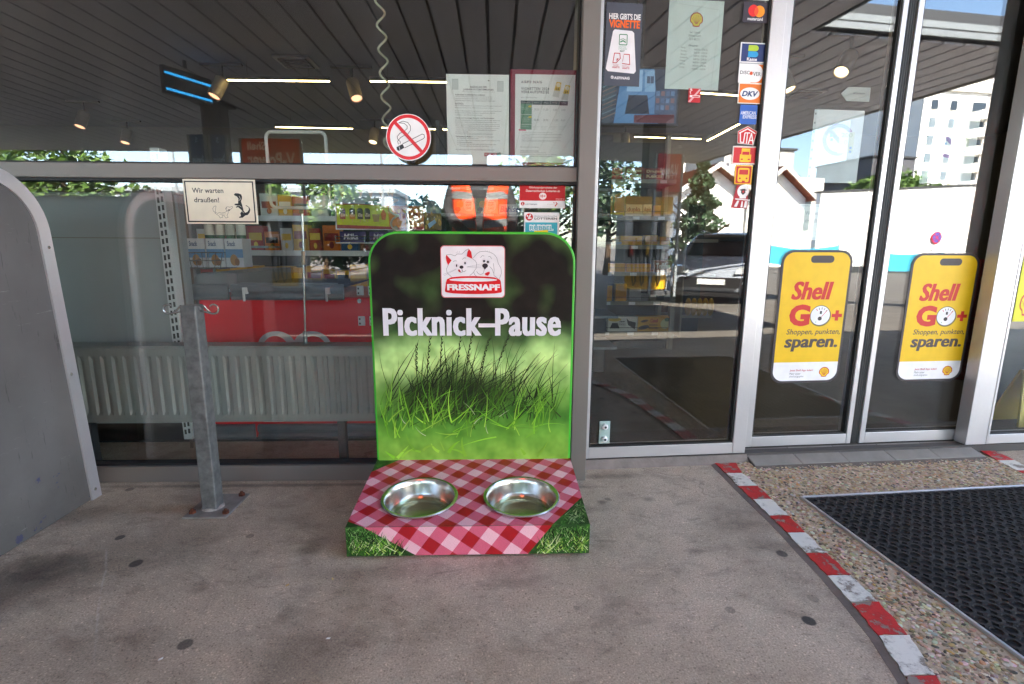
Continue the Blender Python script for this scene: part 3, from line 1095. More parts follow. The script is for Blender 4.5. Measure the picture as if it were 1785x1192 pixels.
# board outline: rounded top corners, units metres, v down from the top
ro = .105
outl = [(0, PH)] + [(ro - ro * math.cos(math.radians(9 * k)), ro - ro * math.sin(math.radians(9 * k))) for k in range(11)]
outl += [(PWD - ro + ro * math.sin(math.radians(9 * k)), ro - ro * math.cos(math.radians(9 * k))) for k in range(11)] + [(PWD, PH)]
oz = [(BX0 + u, PZ - v) for u, v in outl]
m = MB(o_)
m.prism(oz[::-1], BYB + .024, BYB, 'y')
m.build('back_panel', M_GREEN, disp, bevel=.0035)
ins = .008
fo = [(ins, PH)] + [(ro - (ro - ins) * math.cos(math.radians(9 * k)), ro - (ro - ins) * math.sin(math.radians(9 * k))) for k in range(11)]
fo += [(PWD - ro + (ro - ins) * math.sin(math.radians(9 * k)), ro - (ro - ins) * math.cos(math.radians(9 * k))) for k in range(11)] + [(PWD - ins, PH)]
m = MB(o_)
m.add([(BX0 + u, BYB - .0012, PZ - v) for u, v in fo], [tuple(range(len(fo)))])
pic = m.build('meadow_picture', meadow(), disp)
uvl = pic.data.uv_layers.new(name='UVMap')
for lp in pic.data.loops:
    v = pic.data.vertices[lp.vertex_index].co
    uvl.data[lp.index].uv = ((v.x + PWD / 2) / PWD, (v.z + o_[2] - HB) / PH)

# printed blades, seed stalks (part of the photograph on the board)
def blade(k, u, v, ln, ang, bend, wd, col, segs=6):
    a = ang
    px, py = u, v
    Lft, Rgt = [], []
    for i in range(segs + 1):
        w_ = wd * (1 - (i / segs) ** 1.6) * .5 + .0002
        dx, dy = math.sin(a), -math.cos(a)
        Lft.append((px + dy * w_, py - dx * w_))
        Rgt.append((px - dy * w_, py + dx * w_))
        px += dx * ln / segs
        py += dy * ln / segs
        a += bend / segs
    k.n += 1
    k.col = lin(col) if isinstance(col, str) else col
    vs = [k.p(*q) for q in Lft] + [k.p(*q) for q in Rgt]
    n = segs + 1
    k.add(vs, [(i, n + i, n + i + 1, i + 1) for i in range(segs)])


rb = random.Random(21)
kb = Ink(PWD, PH, 0, 0, PWD, PH)
kb.step = .000003


def inside(u, v):
    return ins < u < PWD - ins and v < PH


def shade(c, f):
    return tuple(min(1, q * f) for q in lin(c))


class Clip(Ink):
    pass


def field(n, vr, lr, angr, bendr, wr, cols, dens=None):
    for _ in range(n):
        u = rb.uniform(.0, 1)
        if dens and rb.random() > dens(u):
            continue
        u = .02 + u * (PWD - .04)
        v = rb.uniform(*vr) * PH
        ln = rb.uniform(*lr)
        ang = rb.gauss(*angr)
        bend = rb.gauss(*bendr)
        # keep the tip on the board
        a, px, py = ang, u, v
        for i in range(6):
            px += math.sin(a) * ln / 6
            py -= math.cos(a) * ln / 6
            a += bend / 6
        if not (ins + .002 < px < PWD - ins - .002) or v > PH - .002:
            continue
        blade(kb, u, v, ln, ang, bend, rb.uniform(*wr), shade(rb.choice(cols), rb.uniform(.7, 1.15)))


tuft = lambda u: .06 + 1.0 * math.exp(-((u - .34) / .2) ** 2) + .42 * math.exp(-((u - .72) / .16) ** 2)
field(560, (.68, .82), (.06, .24), (.3, .42), (.4, .35), (.0014, .004), ['#26381a', '#1d2b14', '#33481d', '#202616', '#3d5a22'], tuft)
field(120, (.74, .86), (.06, .15), (.2, .5), (.3, .35), (.002, .0045), ['#4a7a1e', '#5d9427', '#3b6a1a', '#74ad35'], None)
for u, v, ln, a, bn in ((.27, .78, .30, -.03, .18), (.33, .78, .34, .0, .12), (.40, .79, .36, .06, .1), (.44, .77, .30, .08, .14), (.56, .74, .30, .28, .1), (.50, .77, .27, .12, .2), (.24, .74, .22, -.2, .3)):
    blade(kb, u * PWD, v * PH, ln, a, bn, .0028, shade('#26301a', 1), 8)
    for i in range(12):                                   # seed husks along the stalk
        t = .55 + .45 * i / 12
        aa = a + bn * t * .5
        blade(kb, u * PWD + math.sin(aa) * ln * t, v * PH - math.cos(aa) * ln * t, .012, aa + (.4 if i % 2 else -.4), 0, .0035, shade('#2b301c', 1.1), 2)
field(55, (.82, .90), (.05, .14), (.15, .6), (.25, .35), (.002, .005), ['#7cc22f', '#8fd03a', '#6ab028', '#a5dc4d'], None)
field(14, (.95, .995), (.03, .08), (.0, .7), (.1, .6), (.005, .012), ['#8fcc35', '#a0d846', '#86c833', '#93d03a'], None)
for _ in range(6):
    blade(kb, rb.uniform(.15, .85) * PWD, rb.uniform(.78, .9) * PH, rb.uniform(.02, .06), rb.uniform(-1.5, 1.5), rb.uniform(-1, 1), .0016, shade('#dfe8c0', rb.uniform(.6, 1)), 4)
bo = kb.build('grass_print', M_GLOSSPRINT, pic, (BX0 - o_[0], BYB - .0014 - o_[1], HB - o_[2]))

# heading and logo (units: zoomed photo pixels; board spans 160..1605 x 400..1990)
kt = Ink(PWD, PH, 160, 400, 1605, 1985)
for du in (-6, 0, 6):                                    # heavy condensed face: stems thickened sideways
    kt.text('Picknick–Pause', 254 + du, 903, 1506 + du, 1092, '#e9e8ef', .018, 0, 1.07)
kt.build('lettering', M_GLOSSPRINT, disp, (BX0 - o_[0], BYB - .0048 - o_[1], HB - o_[2]))


def pet_logo(k):
    k.rect(662, 490, 1110, 833, '#d9747a', 26)
    k.rect(667, 495, 1105, 828, '#f4f2f6', 23)
    S = 448 / 1345.                                       # local logo drawing (zoom pixels 75..1420) into board units

    def q(pts):
        return [(662 + (a - 75) * S, 490 + (b_ - 95) * S * .99) for a, b_ in pts]
    g = '#5d5a66'
    cat = q([(232, 480), (195, 560), (210, 640), (300, 715)])
    k.line(cat, 2, g)
    k.line(q([(200, 280), (290, 270), (375, 300), (420, 262), (525, 262), (600, 190), (660, 158)]), 2, g)
    k.line(q([(735, 352), (800, 395), (828, 450), (815, 540), (760, 620), (680, 690)]), 2, g)
    k.line(q([(750, 345), (830, 255), (890, 215), (1000, 205), (1110, 225), (1190, 265), (1245, 330), (1275, 440), (1335, 545), (1345, 640), (1300, 750)]), 2, g)
    k.line(q([(765, 625), (785, 670), (820, 700)]), 2, g)
    k.line(q([(1175, 445), (1190, 560), (1185, 680), (1270, 745)]), 2, g)
    k.line(q([(1100, 505), (1150, 560), (1180, 640)]), 2, g)
    k.line(q([(825, 605), (860, 650), (910, 668), (960, 645), (988, 565)]), 2, g)
    k.line(q([(515, 545), (530, 600), (570, 612), (605, 580)]), 2, g)
    k.line(q([(515, 545), (525, 620), (490, 632)]), 2, g)
    for a, b_ in (((335, 412), (415, 400)), ((530, 368), (610, 340)), ((905, 330), (985, 298)), ((1070, 310), (1140, 355))):
        k.line(q([a, ((a[0] + b_[0]) / 2, min(a[1], b_[1]) - 6), b_]), 2, g)
    for a, b_ in (((400, 225), (412, 245)), ((435, 205), (440, 248)), ((480, 205), (460, 248)), ((1010, 185), (1025, 212)), ((1050, 190), (1060, 214)), ((1100, 195), (1090, 218)),
                  ((400, 555), (125, 670)), ((400, 565), (140, 695)), ((620, 515), (900, 460)), ((620, 515), (915, 495)), ((620, 520), (915, 530))):
        k.line(q([a, b_]), 1.2, '#8d8b98')
    k.poly(q([(200, 278), (305, 388), (232, 482), (198, 400), (188, 320)]), '#d8131f')
    k.poly(q([(665, 158), (715, 215), (738, 355), (622, 305), (640, 220)]), '#d8131f')
    for cx, cy, rx, ry, rot in ((405, 488, 40, 32, .1), (588, 440, 34, 45, .5), (978, 390, 36, 42, 0), (1066, 412, 38, 40, 0)):
        p = q([(cx, cy)])[0]
        k.disc(p[0], p[1], rx * S, '#d3d1da', ry * S, 16, rot)
        k.disc(p[0], p[1], (rx - 5) * S, '#f4f2f6', (ry - 5) * S, 16, rot)
    for cx, cy, rx, ry in ((408, 490, 14, 28), (585, 440, 18, 25), (980, 398, 24, 24), (1062, 415, 25, 24), (510, 520, 42, 32), (1002, 490, 60, 46)):
        p = q([(cx, cy)])[0]
        k.disc(p[0], p[1], rx * S, '#26222a', ry * S, 18)
    k.poly(q([(950, 500), (1055, 500), (1010, 555), (990, 563)]), '#26222a')
    k.poly(q([(430, 575), (465, 562), (485, 590), (500, 628), (455, 615)]), '#c3151f')
    k.poly(q([(990, 650), (1040, 620), (1095, 608), (1100, 645), (1060, 690), (1015, 680)]), '#d8131f')
    bowl = [(205, 760), (300, 722), (500, 702), (750, 697), (1000, 705), (1200, 722), (1310, 765), (1330, 800), (1355, 1000), (1340, 1025), (1200, 1045), (900, 1058), (600, 1058), (320, 1045), (175, 1022), (155, 1000), (180, 830)]
    k.poly(q(bowl), '#e01420')
    c = q([(755, 772)])[0]
    k.disc(c[0], c[1], 500 * S, '#f4f2f6', 36 * S, 36)
    a, b_ = q([(203, 858)])[0], q([(1312, 985)])[0]
    for du in (-2.2, 0, 2.2):
        k.text('FRESSNAPF', a[0] + 2 + du, a[1], b_[0] - 2 + du, b_[1], '#f6f3f5', .035, 0, 1.05)


kl = Ink(PWD, PH, 160, 400, 1605, 1985)
pet_logo(kl)
kl.build('logo', M_GLOSSPRINT, disp, (BX0 - o_[0], BYB - .0046 - o_[1], HB - o_[2]))

# base box with two round holes in its sloping top
def gingham():
    m, nt, b = new_mat('checked_cloth_print')
    uv = N(nt, 'ShaderNodeUVMap', uv_map='UVMap')
    mp = N(nt, 'ShaderNodeMapping')
    mp.inputs['Rotation'].default_value = (0, 0, math.radians(36))
    sz = 1 / 0.081
    mp.inputs['Scale'].default_value = (sz, sz, 1)
    mp.inputs['Location'].default_value = (-1.102, -0.397, 0)
    L(nt, uv.outputs[0], mp.inputs[0])
    sp = N(nt, 'ShaderNodeSeparateXYZ')
    L(nt, mp.outputs[0], sp.inputs[0])
    st = []
    for i in (0, 1):
        fr = N(nt, 'ShaderNodeMath', operation='FRACT')
        L(nt, sp.outputs[i], fr.inputs[0])
        gt = N(nt, 'ShaderNodeMath', operation='GREATER_THAN', i_1=.5)
        L(nt, fr.outputs[0], gt.inputs[0])
        st.append(gt.outputs[0])
    both = N(nt, 'ShaderNodeMath', operation='ADD')
    L(nt, st[0], both.inputs[0])
    L(nt, st[1], both.inputs[1])
    hf = N(nt, 'ShaderNodeMath', operation='MULTIPLY', i_1=.5)
    L(nt, both.outputs[0], hf.inputs[0])
    r = ramp(nt, [(0, lin('#ecb6c2')), (.4, lin('#d4607a')), (.9, lin('#a80f1a'))], 'CONSTANT')
    L(nt, hf.outputs[0], r.inputs[0])
    # weave
    mp2 = N(nt, 'ShaderNodeMapping')
    mp2.inputs['Scale'].default_value = (260, 900, 1)
    L(nt, uv.outputs[0], mp2.inputs[0])
    n1 = N(nt, 'ShaderNodeTexNoise', i_Scale=1.0, i_Detail=4.0, i_Roughness=.7)
    L(nt, mp2.outputs[0], n1.inputs['Vector'])
    r2 = ramp(nt, [(.3, (.72, .6, .62)), (.5, (1, 1, 1)), (.72, (1.12, 1.35, 1.35))])
    L(nt, n1.outputs[0], r2.inputs[0])
    mx = N(nt, 'ShaderNodeMix', data_type='RGBA', blend_type='MULTIPLY')
    mx.inputs[0].default_value = .8
    L(nt, r.outputs[0], mx.inputs[6])
    L(nt, r2.outputs[0], mx.inputs[7])
    L(nt, mx.outputs[2], b.inputs['Base Color'])
    b.inputs['Roughness'].default_value = .42
    return m


def lawn():
    m, nt, b = new_mat('lawn_print')
    uv = N(nt, 'ShaderNodeUVMap', uv_map='UVMap')
    n1 = N(nt, 'ShaderNodeTexNoise', i_Scale=38., i_Detail=5.0, i_Roughness=.7)
    L(nt, uv.outputs[0], n1.inputs['Vector'])
    r = ramp(nt, [(.3, lin('#16280f')), (.5, lin('#27501c')), (.62, lin('#3f7428')), (.75, lin('#6f9f3f'))])
    L(nt, n1.outputs[0], r.inputs[0])
    L(nt, r.outputs[0], b.inputs['Base Color'])
    b.inputs['Roughness'].default_value = .4
    return m


M_GING, M_LAWN = gingham(), lawn()
BOWLS = [(-0.0356, -0.3471), (0.2839, -0.3471)]
BR = 0.1198
dd_ = BYB - BYF
slope = math.atan2(HB - HF, dd_)


def ztop(y):
    return HF + (HB - HF) * (y - BYF) / dd_


bm = bmesh.new()
uvb = bm.loops.layers.uv.new('UVMap')
ox, oy, oz_ = o_
edges = []
outer = [bm.verts.new((x - ox, y - oy, ztop(y))) for x, y in ((BX0, BYF), (BX1, BYF), (BX1, BYB), (BX0, BYB))]
for a, b_ in zip(outer, outer[1:] + outer[:1]):
    edges.append(bm.edges.new((a, b_)))
for bx, by in BOWLS:
    ring = [bm.verts.new((bx + BR * .9 * math.cos(2 * math.pi * k / 40) - ox, by + BR * .9 * math.sin(2 * math.pi * k / 40) * math.cos(slope) - oy, ztop(by + BR * .9 * math.sin(2 * math.pi * k / 40) * math.cos(slope)))) for k in range(40)]
    for a, b_ in zip(ring, ring[1:] + ring[:1]):
        edges.append(bm.edges.new((a, b_)))
bmesh.ops.triangle_fill(bm, edges=edges, use_beauty=True)
low = [bm.verts.new((x - ox, y - oy, .004)) for x, y in ((BX0, BYF), (BX1, BYF), (BX1, BYB), (BX0, BYB))]
for i in range(4):
    j = (i + 1) % 4
    bm.faces.new((low[i], low[j], outer[j], outer[i]))
bmesh.ops.recalc_face_normals(bm, faces=bm.faces)
topl = math.hypot(dd_, HB - HF)
for f in bm.faces:
    front = abs(f.normal.y) > .7 and f.calc_center_median().y < 0
    for lp in f.loops:
        c = lp.vert.co
        u = c.x + PWD / 2
        v = (c.z - HF) if front else (c.y + oy - BYF) / dd_ * topl
        lp[uvb].uv = (u, v)
me = bpy.data.meshes.new('base')
bm.to_mesh(me)
bm.free()
me.materials.append(M_LAWN)
base = bpy.data.objects.new('base', me)
COL.objects.link(base)
base.parent = disp
if me.polygons and sum(p.normal.z for p in me.polygons if abs(p.normal.z) > .7) < 0:
    me.flip_normals()
# the printed cloth: folded over the front edge, cut back at the corners (units: u across, v up the slope, negative down the front)
CL = [[(0.050700000000000016, 0), (0.5907000000000001, 0), (0.7000000000000001, 0.146), (0.7000000000000001, 0.4075), (0.08100000000000002, 0.4075), (0.0, 0.32), (0.0, 0.0277)], [(0.050700000000000016, 0), (0.5907000000000001, 0), (0.5217000000000002, -0.0901), (0.19800000000000006, -0.0901)]]


def cloth_piece(poly, name, front):
    bm = bmesh.new()
    uvb = bm.loops.layers.uv.new('UVMap')
    es = []
    vs = []
    for u, v in poly:
        if front:
            vs.append(bm.verts.new((u - PWD / 2, BYF - .0009 - oy, HF + v)))
        else:
            y = BYF + v / topl * dd_
            vs.append(bm.verts.new((u - PWD / 2, y - oy, ztop(y) + .0009)))
    for a, b_ in zip(vs, vs[1:] + vs[:1]):
        es.append(bm.edges.new((a, b_)))
    if not front:
        for bx, by in BOWLS:
            ring = []
            for k in range(40):
                y = by + BR * .9 * math.sin(2 * math.pi * k / 40) * math.cos(slope)
                ring.append(bm.verts.new((bx + BR * .9 * math.cos(2 * math.pi * k / 40) - ox, y - oy, ztop(y) + .0009)))
            for a, b_ in zip(ring, ring[1:] + ring[:1]):
                es.append(bm.edges.new((a, b_)))
    bmesh.ops.triangle_fill(bm, edges=es, use_beauty=True)
    want = Vector((0, -1, 0)) if front else Vector((0, 0, 1))
    for f in bm.faces:
        f.normal_update()
        if f.normal.dot(want) < 0:
            f.normal_flip()
        for lp in f.loops:
            c = lp.vert.co
            lp[uvb].uv = (c.x + PWD / 2, (c.z - HF) if front else (c.y + oy - BYF) / dd_ * topl)
    me = bpy.data.meshes.new(name)
    bm.to_mesh(me)
    bm.free()
    me.materials.append(M_GING)
    o = bpy.data.objects.new(name, me)
    COL.objects.link(o)
    o.parent = base
    return o


cloth_piece(CL[0], 'cloth_print', False)
cloth_piece(CL[1], 'cloth_print', True)
# printed grass tufts in the corner triangles (front face)
kgs = []
for _ in (0, 1):
    kg = Ink(PWD, HF - .004, 0, 0, PWD, HF - .004)
    kg.step = .000003
    kgs.append(kg)
fl, fr = CL[1][0][0], CL[1][1][0]
bl, br_ = CL[1][3][0], CL[1][2][0]
for _ in range(1500):
    left = rb.random() < .5
    v = rb.uniform(.03, 1.0)
    e = (fl + (bl - fl) * v) if left else (fr + (br_ - fr) * v)
    u = rb.uniform(.004, max(.006, e - .012)) if left else rb.uniform(min(PWD - .006, e + .012), PWD - .004)
    ln = rb.uniform(.014, .055) * (.4 + .6 * v)
    an = rb.uniform(-1.1, 1.1)
    tx = u + math.sin(an) * ln
    if not (.001 < tx < PWD - .001) or (left and tx > e - .012) or (not left and tx < e + .012) or v * (HF - .004) - math.cos(an) * ln < .001:
        continue
    c = rb.choice(['#3f7d23', '#5fa032', '#1d4210', '#86bd45', '#c3e070', '#16300c', '#e4f0b8', '#2d6019', '#1d4210'] if v > .55 else ['#2d5f22', '#3f7d2c', '#173510', '#5b9440', '#9cc47c', '#122a0c'])
    blade(kgs[0 if left else 1], u, v * (HF - .004), ln, an, rb.uniform(-.8, .8), rb.uniform(.001, .0032), shade(c, rb.uniform(.6, 1.1)), 4)
for kg in kgs:
    kg.build('grass_print', M_GLOSSPRINT, base, (-PWD / 2, BYF - .0005 - oy, .004))
# printed grass on the sloping top, right corner
class TopInk(Ink):
    def p(s, u, v):
        y = BYF + v / topl * dd_
        return (u, y - BYF, ztop(y) - HF + .0004 + s.step * s.n)


kt2 = TopInk(PWD, topl, 0, 0, PWD, topl)
kt2.step = .000003
e0, e1 = CL[0][1], CL[0][2]
for _ in range(420):
    t = rb.random()
    v = t * e1[1]
    lim = e0[0] + (e1[0] - e0[0]) * t
    u = rb.uniform(lim + .006, PWD)
    ln, an = rb.uniform(.01, .03), rb.uniform(-1.2, 1.2)
    tu, tv = u + math.sin(an) * ln, v + math.cos(an) * ln
    if not (tu < PWD - .001 and tv < e1[1] and tu > e0[0] + (e1[0] - e0[0]) * tv / e1[1] + .006):
        continue
    blade(kt2, u, v, ln, math.pi - an, 0, rb.uniform(.001, .0026), shade(rb.choice(['#2d5f22', '#3f7d2c', '#173510', '#5b9440', '#9cc47c', '#122a0c', '#c8dca8']), rb.uniform(.6, 1.1)), 3)
kt2.build('grass_print', M_GLOSSPRINT, base, (-PWD / 2, BYF - oy, HF))
# bowls
M_BOWL = pm('polished_bowl_steel', '#cfccc4', .22, 1., .07, 14)
M_WATER = glass_mat('greenish_water', (.74, .78, .62), .03)
tl = Matrix.Rotation(slope, 3, 'X')
for i, (bx, by) in enumerate(BOWLS):
    R_ = BR
    prof = [(R_ * .905, -.004), (R_ * .965, .0), (R_, .002), (R_ * 1.0, .005), (R_ * .97, .0072), (R_ * .92, .006), (R_ * .885, .001), (R_ * .862, -.01), (R_ * .80, -.038), (R_ * .74, -.054), (R_ * .69, -.0595), (R_ * .655, -.0602), (R_ * .645, -.0588), (R_ * .635, -.0602), (R_ * .3, -.060), (.0001, -.0595)]
    zc = ztop(by) + .0015
    b_ = thing('feeding_bowl', ['left steel feeding bowl sunk in the checked base', 'right steel feeding bowl sunk in the checked base'][i], 'bowl', (bx, by, zc), group='steel bowls in the display base')
    MB().lathe(prof[::-1], (0, 0, 0), 56, 'z', tl).build('shell', M_BOWL, b_, smooth=True)
    MB().lathe([(R_ * .775, -.044), (.0001, -.044)], (0, 0, 0), 40).build('water', M_WATER, b_)

# ---------------- hitching post with two hooks
PX, PY = (-0.7583, -0.2024)
post = thing('hitching_post', 'galvanised steel dog leash post with two hooks, bolted to the concrete', 'post', (PX, PY, 0))
hp = MB()
hw, hz = .0245, 0.6963
tx_, ty_ = 0.0025, 0.0
for a in (0,):
    bq = [(-hw, -hw, .006), (hw, -hw, .006), (hw, hw, .006), (-hw, hw, .006)]
    tq = [(x + tx_, y + ty_, hz) for x, y, _ in bq]
    hp.hexa(bq, tq)
hp.build('tube', M_GALV, post, bevel=.004)
MB().box(*(-0.0637, 0.0787, -0.0711, 0.0939), .0005, .0065).build('base_plate', pm('plate_steel', '#86827e', .6, .3, .3, 18, .25, 60), post, bevel=.0015)
MB().lathe([(.036, .0066), (.033, .009), (.029, .011), (.0245, .013)], (0, 0, 0), 20).build('weld_seam', pm('weld_mortar', '#a09890', .8, .1, .3, 60, .5, 150), post, smooth=True)
M_RUST = pm('rust', '#5b2f1c', .85, .2, .35, 60, .5, 200)
for x, y in [(-0.0459, -0.0407), (0.0641, -0.0432), (0.0581, 0.0799), (-0.0573, 0.0782)]:
    n_ = MB().lathe([(.0115, .0065), (.011, .0145), (.0055, .015), (.0055, .021), (.0001, .0225)], (x, y, 0), 6).build('bolt', M_RUST, post)
for sx in (-1, 1):
    cx, cz = tx_ + sx * hw, hz - .012
    P = [(cx - sx * .004, 0, cz - .006), (cx + sx * .016, -.004, cz - .010), (cx + sx * .04, -.006, cz - .016)]
    for k in range(0, 13):
        a = math.radians(-95 + 19.5 * k)
        P.append((cx + sx * (.046 + .0145 * math.cos(a)), -.006, cz - .001 + .0145 * math.sin(a)))
    MB().tube(P, .0031, 8).build('hook', M_STEEL, post, smooth=True)
    MB().tube([(cx - sx * .004, 0, cz + .006), (cx + sx * .012, .002, cz + .008), (cx + sx * .022, 0, cz - .004), (cx + sx * .032, -.003, cz - .012)], .0029, 8).build('hook_brace', M_STEEL, post, smooth=True)
MB().box(tx_ - hw - .006, tx_ + hw + .006, -.01, .01, hz - .018, hz - .006).build('weld_bead', M_GALV, post, bevel=.004)

# ---------------- grey sheet-metal cabinet at the left edge (round-topped side, aluminium edge profile)
GX = -1.207
M_CAB = pm('scratched_grey_sheet', '#77787a', .48, .25, .10, 3., .05, 30)
def cabinet_paint():
    m, nt, b = new_mat('cabinet_side_paint')
    tc = N(nt, 'ShaderNodeTexCoord')
    n1 = N(nt, 'ShaderNodeTexNoise', i_Scale=2.5, i_Detail=6.0)
    L(nt, tc.outputs['Object'], n1.inputs['Vector'])
    r = ramp(nt, [(.3, lin('#5d5a58')), (.7, lin('#757270'))])
    L(nt, n1.outputs[0], r.inputs[0])
    n2 = N(nt, 'ShaderNodeTexNoise', i_Scale=17., i_Detail=6.0, i_Roughness=.7)
    L(nt, tc.outputs['Object'], n2.inputs['Vector'])
    sp = N(nt, 'ShaderNodeSeparateXYZ')
    L(nt, tc.outputs['Object'], sp.inputs[0])
    lo = N(nt, 'ShaderNodeMapRange', i_1=.35, i_2=.05, i_3=0.0, i_4=.16)
    L(nt, sp.outputs[2], lo.inputs[0])
    ad = N(nt, 'ShaderNodeMath', operation='ADD')
    L(nt, n2.outputs[0], ad.inputs[0])
    L(nt, lo.outputs[0], ad.inputs[1])
    r2 = ramp(nt, [(.765, (0, 0, 0)), (.785, (1, 1, 1))])
    L(nt, ad.outputs[0], r2.inputs[0])
    mx = N(nt, 'ShaderNodeMix', data_type='RGBA')
    L(nt, r2.outputs[0], mx.inputs[0])
    L(nt, r.outputs[0], mx.inputs[6])
    mx.inputs[7].default_value = (*lin('#454d74'), 1)
    mp = N(nt, 'ShaderNodeMapping')
    mp.inputs['Scale'].default_value = (4, 60, 5)
    mp.inputs['Rotation'].default_value = (.6, 0, 0)
    L(nt, tc.outputs['Object'], mp.inputs[0])
    n3 = N(nt, 'ShaderNodeTexNoise', i_Scale=1., i_Detail=4.0, i_Roughness=.8)
    L(nt, mp.outputs[0], n3.inputs['Vector'])
    r3 = ramp(nt, [(.62, (1, 1, 1)), (.655, (.66, .66, .66)), (.70, (.5, .5, .5))])
    L(nt, n3.outputs[0], r3.inputs[0])
    m3 = N(nt, 'ShaderNodeMix', data_type='RGBA', blend_type='MULTIPLY')
    m3.inputs[0].default_value = 1
    L(nt, mx.outputs[2], m3.inputs[6])
    L(nt, r3.outputs[0], m3.inputs[7])
    mp4 = N(nt, 'ShaderNodeMapping')
    mp4.inputs['Scale'].default_value = (3, 7, 70)
    mp4.inputs['Rotation'].default_value = (-.5, 0, 0)
    L(nt, tc.outputs['Object'], mp4.inputs[0])
    n4 = N(nt, 'ShaderNodeTexNoise', i_Scale=1., i_Detail=5.0, i_Roughness=.8)
    L(nt, mp4.outputs[0], n4.inputs['Vector'])
    r4_ = ramp(nt, [(.64, (0, 0, 0)), (.68, (.55, .55, .55))])
    L(nt, n4.outputs[0], r4_.inputs[0])
    m4_ = N(nt, 'ShaderNodeMix', data_type='RGBA')
    L(nt, r4_.outputs[0], m4_.inputs[0])
    L(nt, m3.outputs[2], m4_.inputs[6])
    m4_.inputs[7].default_value = (.34, .33, .32, 1)
    # grime rising from the ground
    gz = N(nt, 'ShaderNodeMapRange', i_1=.0, i_2=.4, i_3=.62, i_4=0.0)
    L(nt, sp.outputs[2], gz.inputs[0])
    gm = N(nt, 'ShaderNodeMath', operation='MULTIPLY')
    L(nt, gz.outputs[0], gm.inputs[0])
    L(nt, n2.outputs[0], gm.inputs[1])
    m5_ = N(nt, 'ShaderNodeMix', data_type='RGBA')
    L(nt, gm.outputs[0], m5_.inputs[0])
    L(nt, m4_.outputs[2], m5_.inputs[6])
    m5_.inputs[7].default_value = (.05, .045, .04, 1)
    m3 = m5_
    L(nt, m3.outputs[2], b.inputs['Base Color'])
    b.inputs['Metallic'].default_value = .2
    b.inputs['Roughness'].default_value = .5
    return m


cab = thing('metal_cabinet', 'scratched grey metal cabinet with rounded aluminium edge at the left', 'cabinet', (GX, -.7, 0))
co = (GX, -.7, 0)
rc = .20
yb_, zt_ = -0.095, 1.105
yf_ = -1.45


def cab_prof(d, z0):
    P = [(yf_ + d, z0), (yb_ - d, z0)]
    for k in range(13):
        a = math.radians(7.5 * k)
        P.append((yb_ - rc + (rc - d) * math.cos(a) - .055 * math.sin(math.radians(90)) * 0, zt_ - rc + (rc - d) * math.sin(a)))
    for k in range(13):
        a = math.radians(90 + 7.5 * k)
        P.append((yf_ + rc + (rc - d) * math.cos(a), zt_ - rc + (rc - d) * math.sin(a)))
    return P


def lean(P):                                                # the back edge leans a little away from the glass
    return [(y - .042 * min(1, z / .85) if y > -.7 else y, z) for y, z in P]


MB(co).prism(lean(cab_prof(.03, .004)), GX - .8, GX - .006, 'x').build('body', cabinet_paint(), cab)
P1, P2 = lean(cab_prof(.0, .0)), lean(cab_prof(.042, .0))
n_ = len(P1)
for xo, xi in ((GX, GX - .014), (GX - .79, GX - .806)):
    tr_ = MB(co)
    vs = [(xo, *p) for p in P1] + [(xo, *p) for p in P2] + [(xi - .012, *p) for p in P1] + [(xi + .006, *p) for p in P2]
    fs = []
    for i in range(1, n_ - 1):
        j = i + 1
        fs += [(i, j, n_ + j, n_ + i), (2 * n_ + i, 2 * n_ + j, j, i), (n_ + i, n_ + j, 3 * n_ + j, 3 * n_ + i)]
    tr_.add(vs, fs)
    tr_.build('edge_profile', M_ALU, cab, smooth=True)
for y, z in [(-0.1534, 0.8718), (-0.1448, 0.4575), (-0.1202, 0.0351)]:
    MB((GX, -.7, 0)).lathe([(.0055, 0), (.005, .002), (.0001, .003)], (GX, y, z), 12, 'x').build('rivet', M_STEEL, cab, smooth=True)

# small litter on the concrete
M_DRY = pm('dry_leaf', '#8a5a34', .9, 0, .3, 60)
for x, y, a, c, lab in [(1.3074, -0.2121, 0.4, '#b08a5c', 'dry leaf scrap on the near corner of the black mat'), (-0.347, -0.6177, 1.0, '#c9a66a', 'tan crumb on the concrete left of the display'), (-0.2358, -0.5943, 2.0, '#d0b878', 'pale yellow crumb on the concrete near the display front'), (-0.1803, -0.809, 0.2, '#e4e2de', 'small white paper scrap on the concrete below the display'), (-0.5232, -0.8596, 0.8, '#dcdad6', 'thin white scrap on the concrete at the lower left'), (0.6358, -0.2488, 0.3, '#b9a894', 'tiny pale leaf scrap right of the display')]:
    l_ = MB()
    l_.add([(-.012, 0, .001), (-.004, -.006, .004), (.008, -.004, .0015), (.013, .001, .005), (.003, .006, .002), (-.006, .005, .0045)], [(0, 1, 2, 3, 4, 5)])
    l_.add([(-.012, 0, .0005), (-.004, -.006, .0035), (.008, -.004, .001), (.013, .001, .0045), (.003, .006, .0015), (-.006, .005, .004)], [(5, 4, 3, 2, 1, 0)])
    l_.v = [(a_ * .45, b2 * .45, c2 * .6) for a_, b2, c2 in l_.v]
    o = l_.build('litter_scrap', pm('scrap_' + c.strip('#'), c, .8, 0, .2, 50), None, (x, y, .0005), a)
    tag(o, lab, 'litter', 'scraps on the concrete')

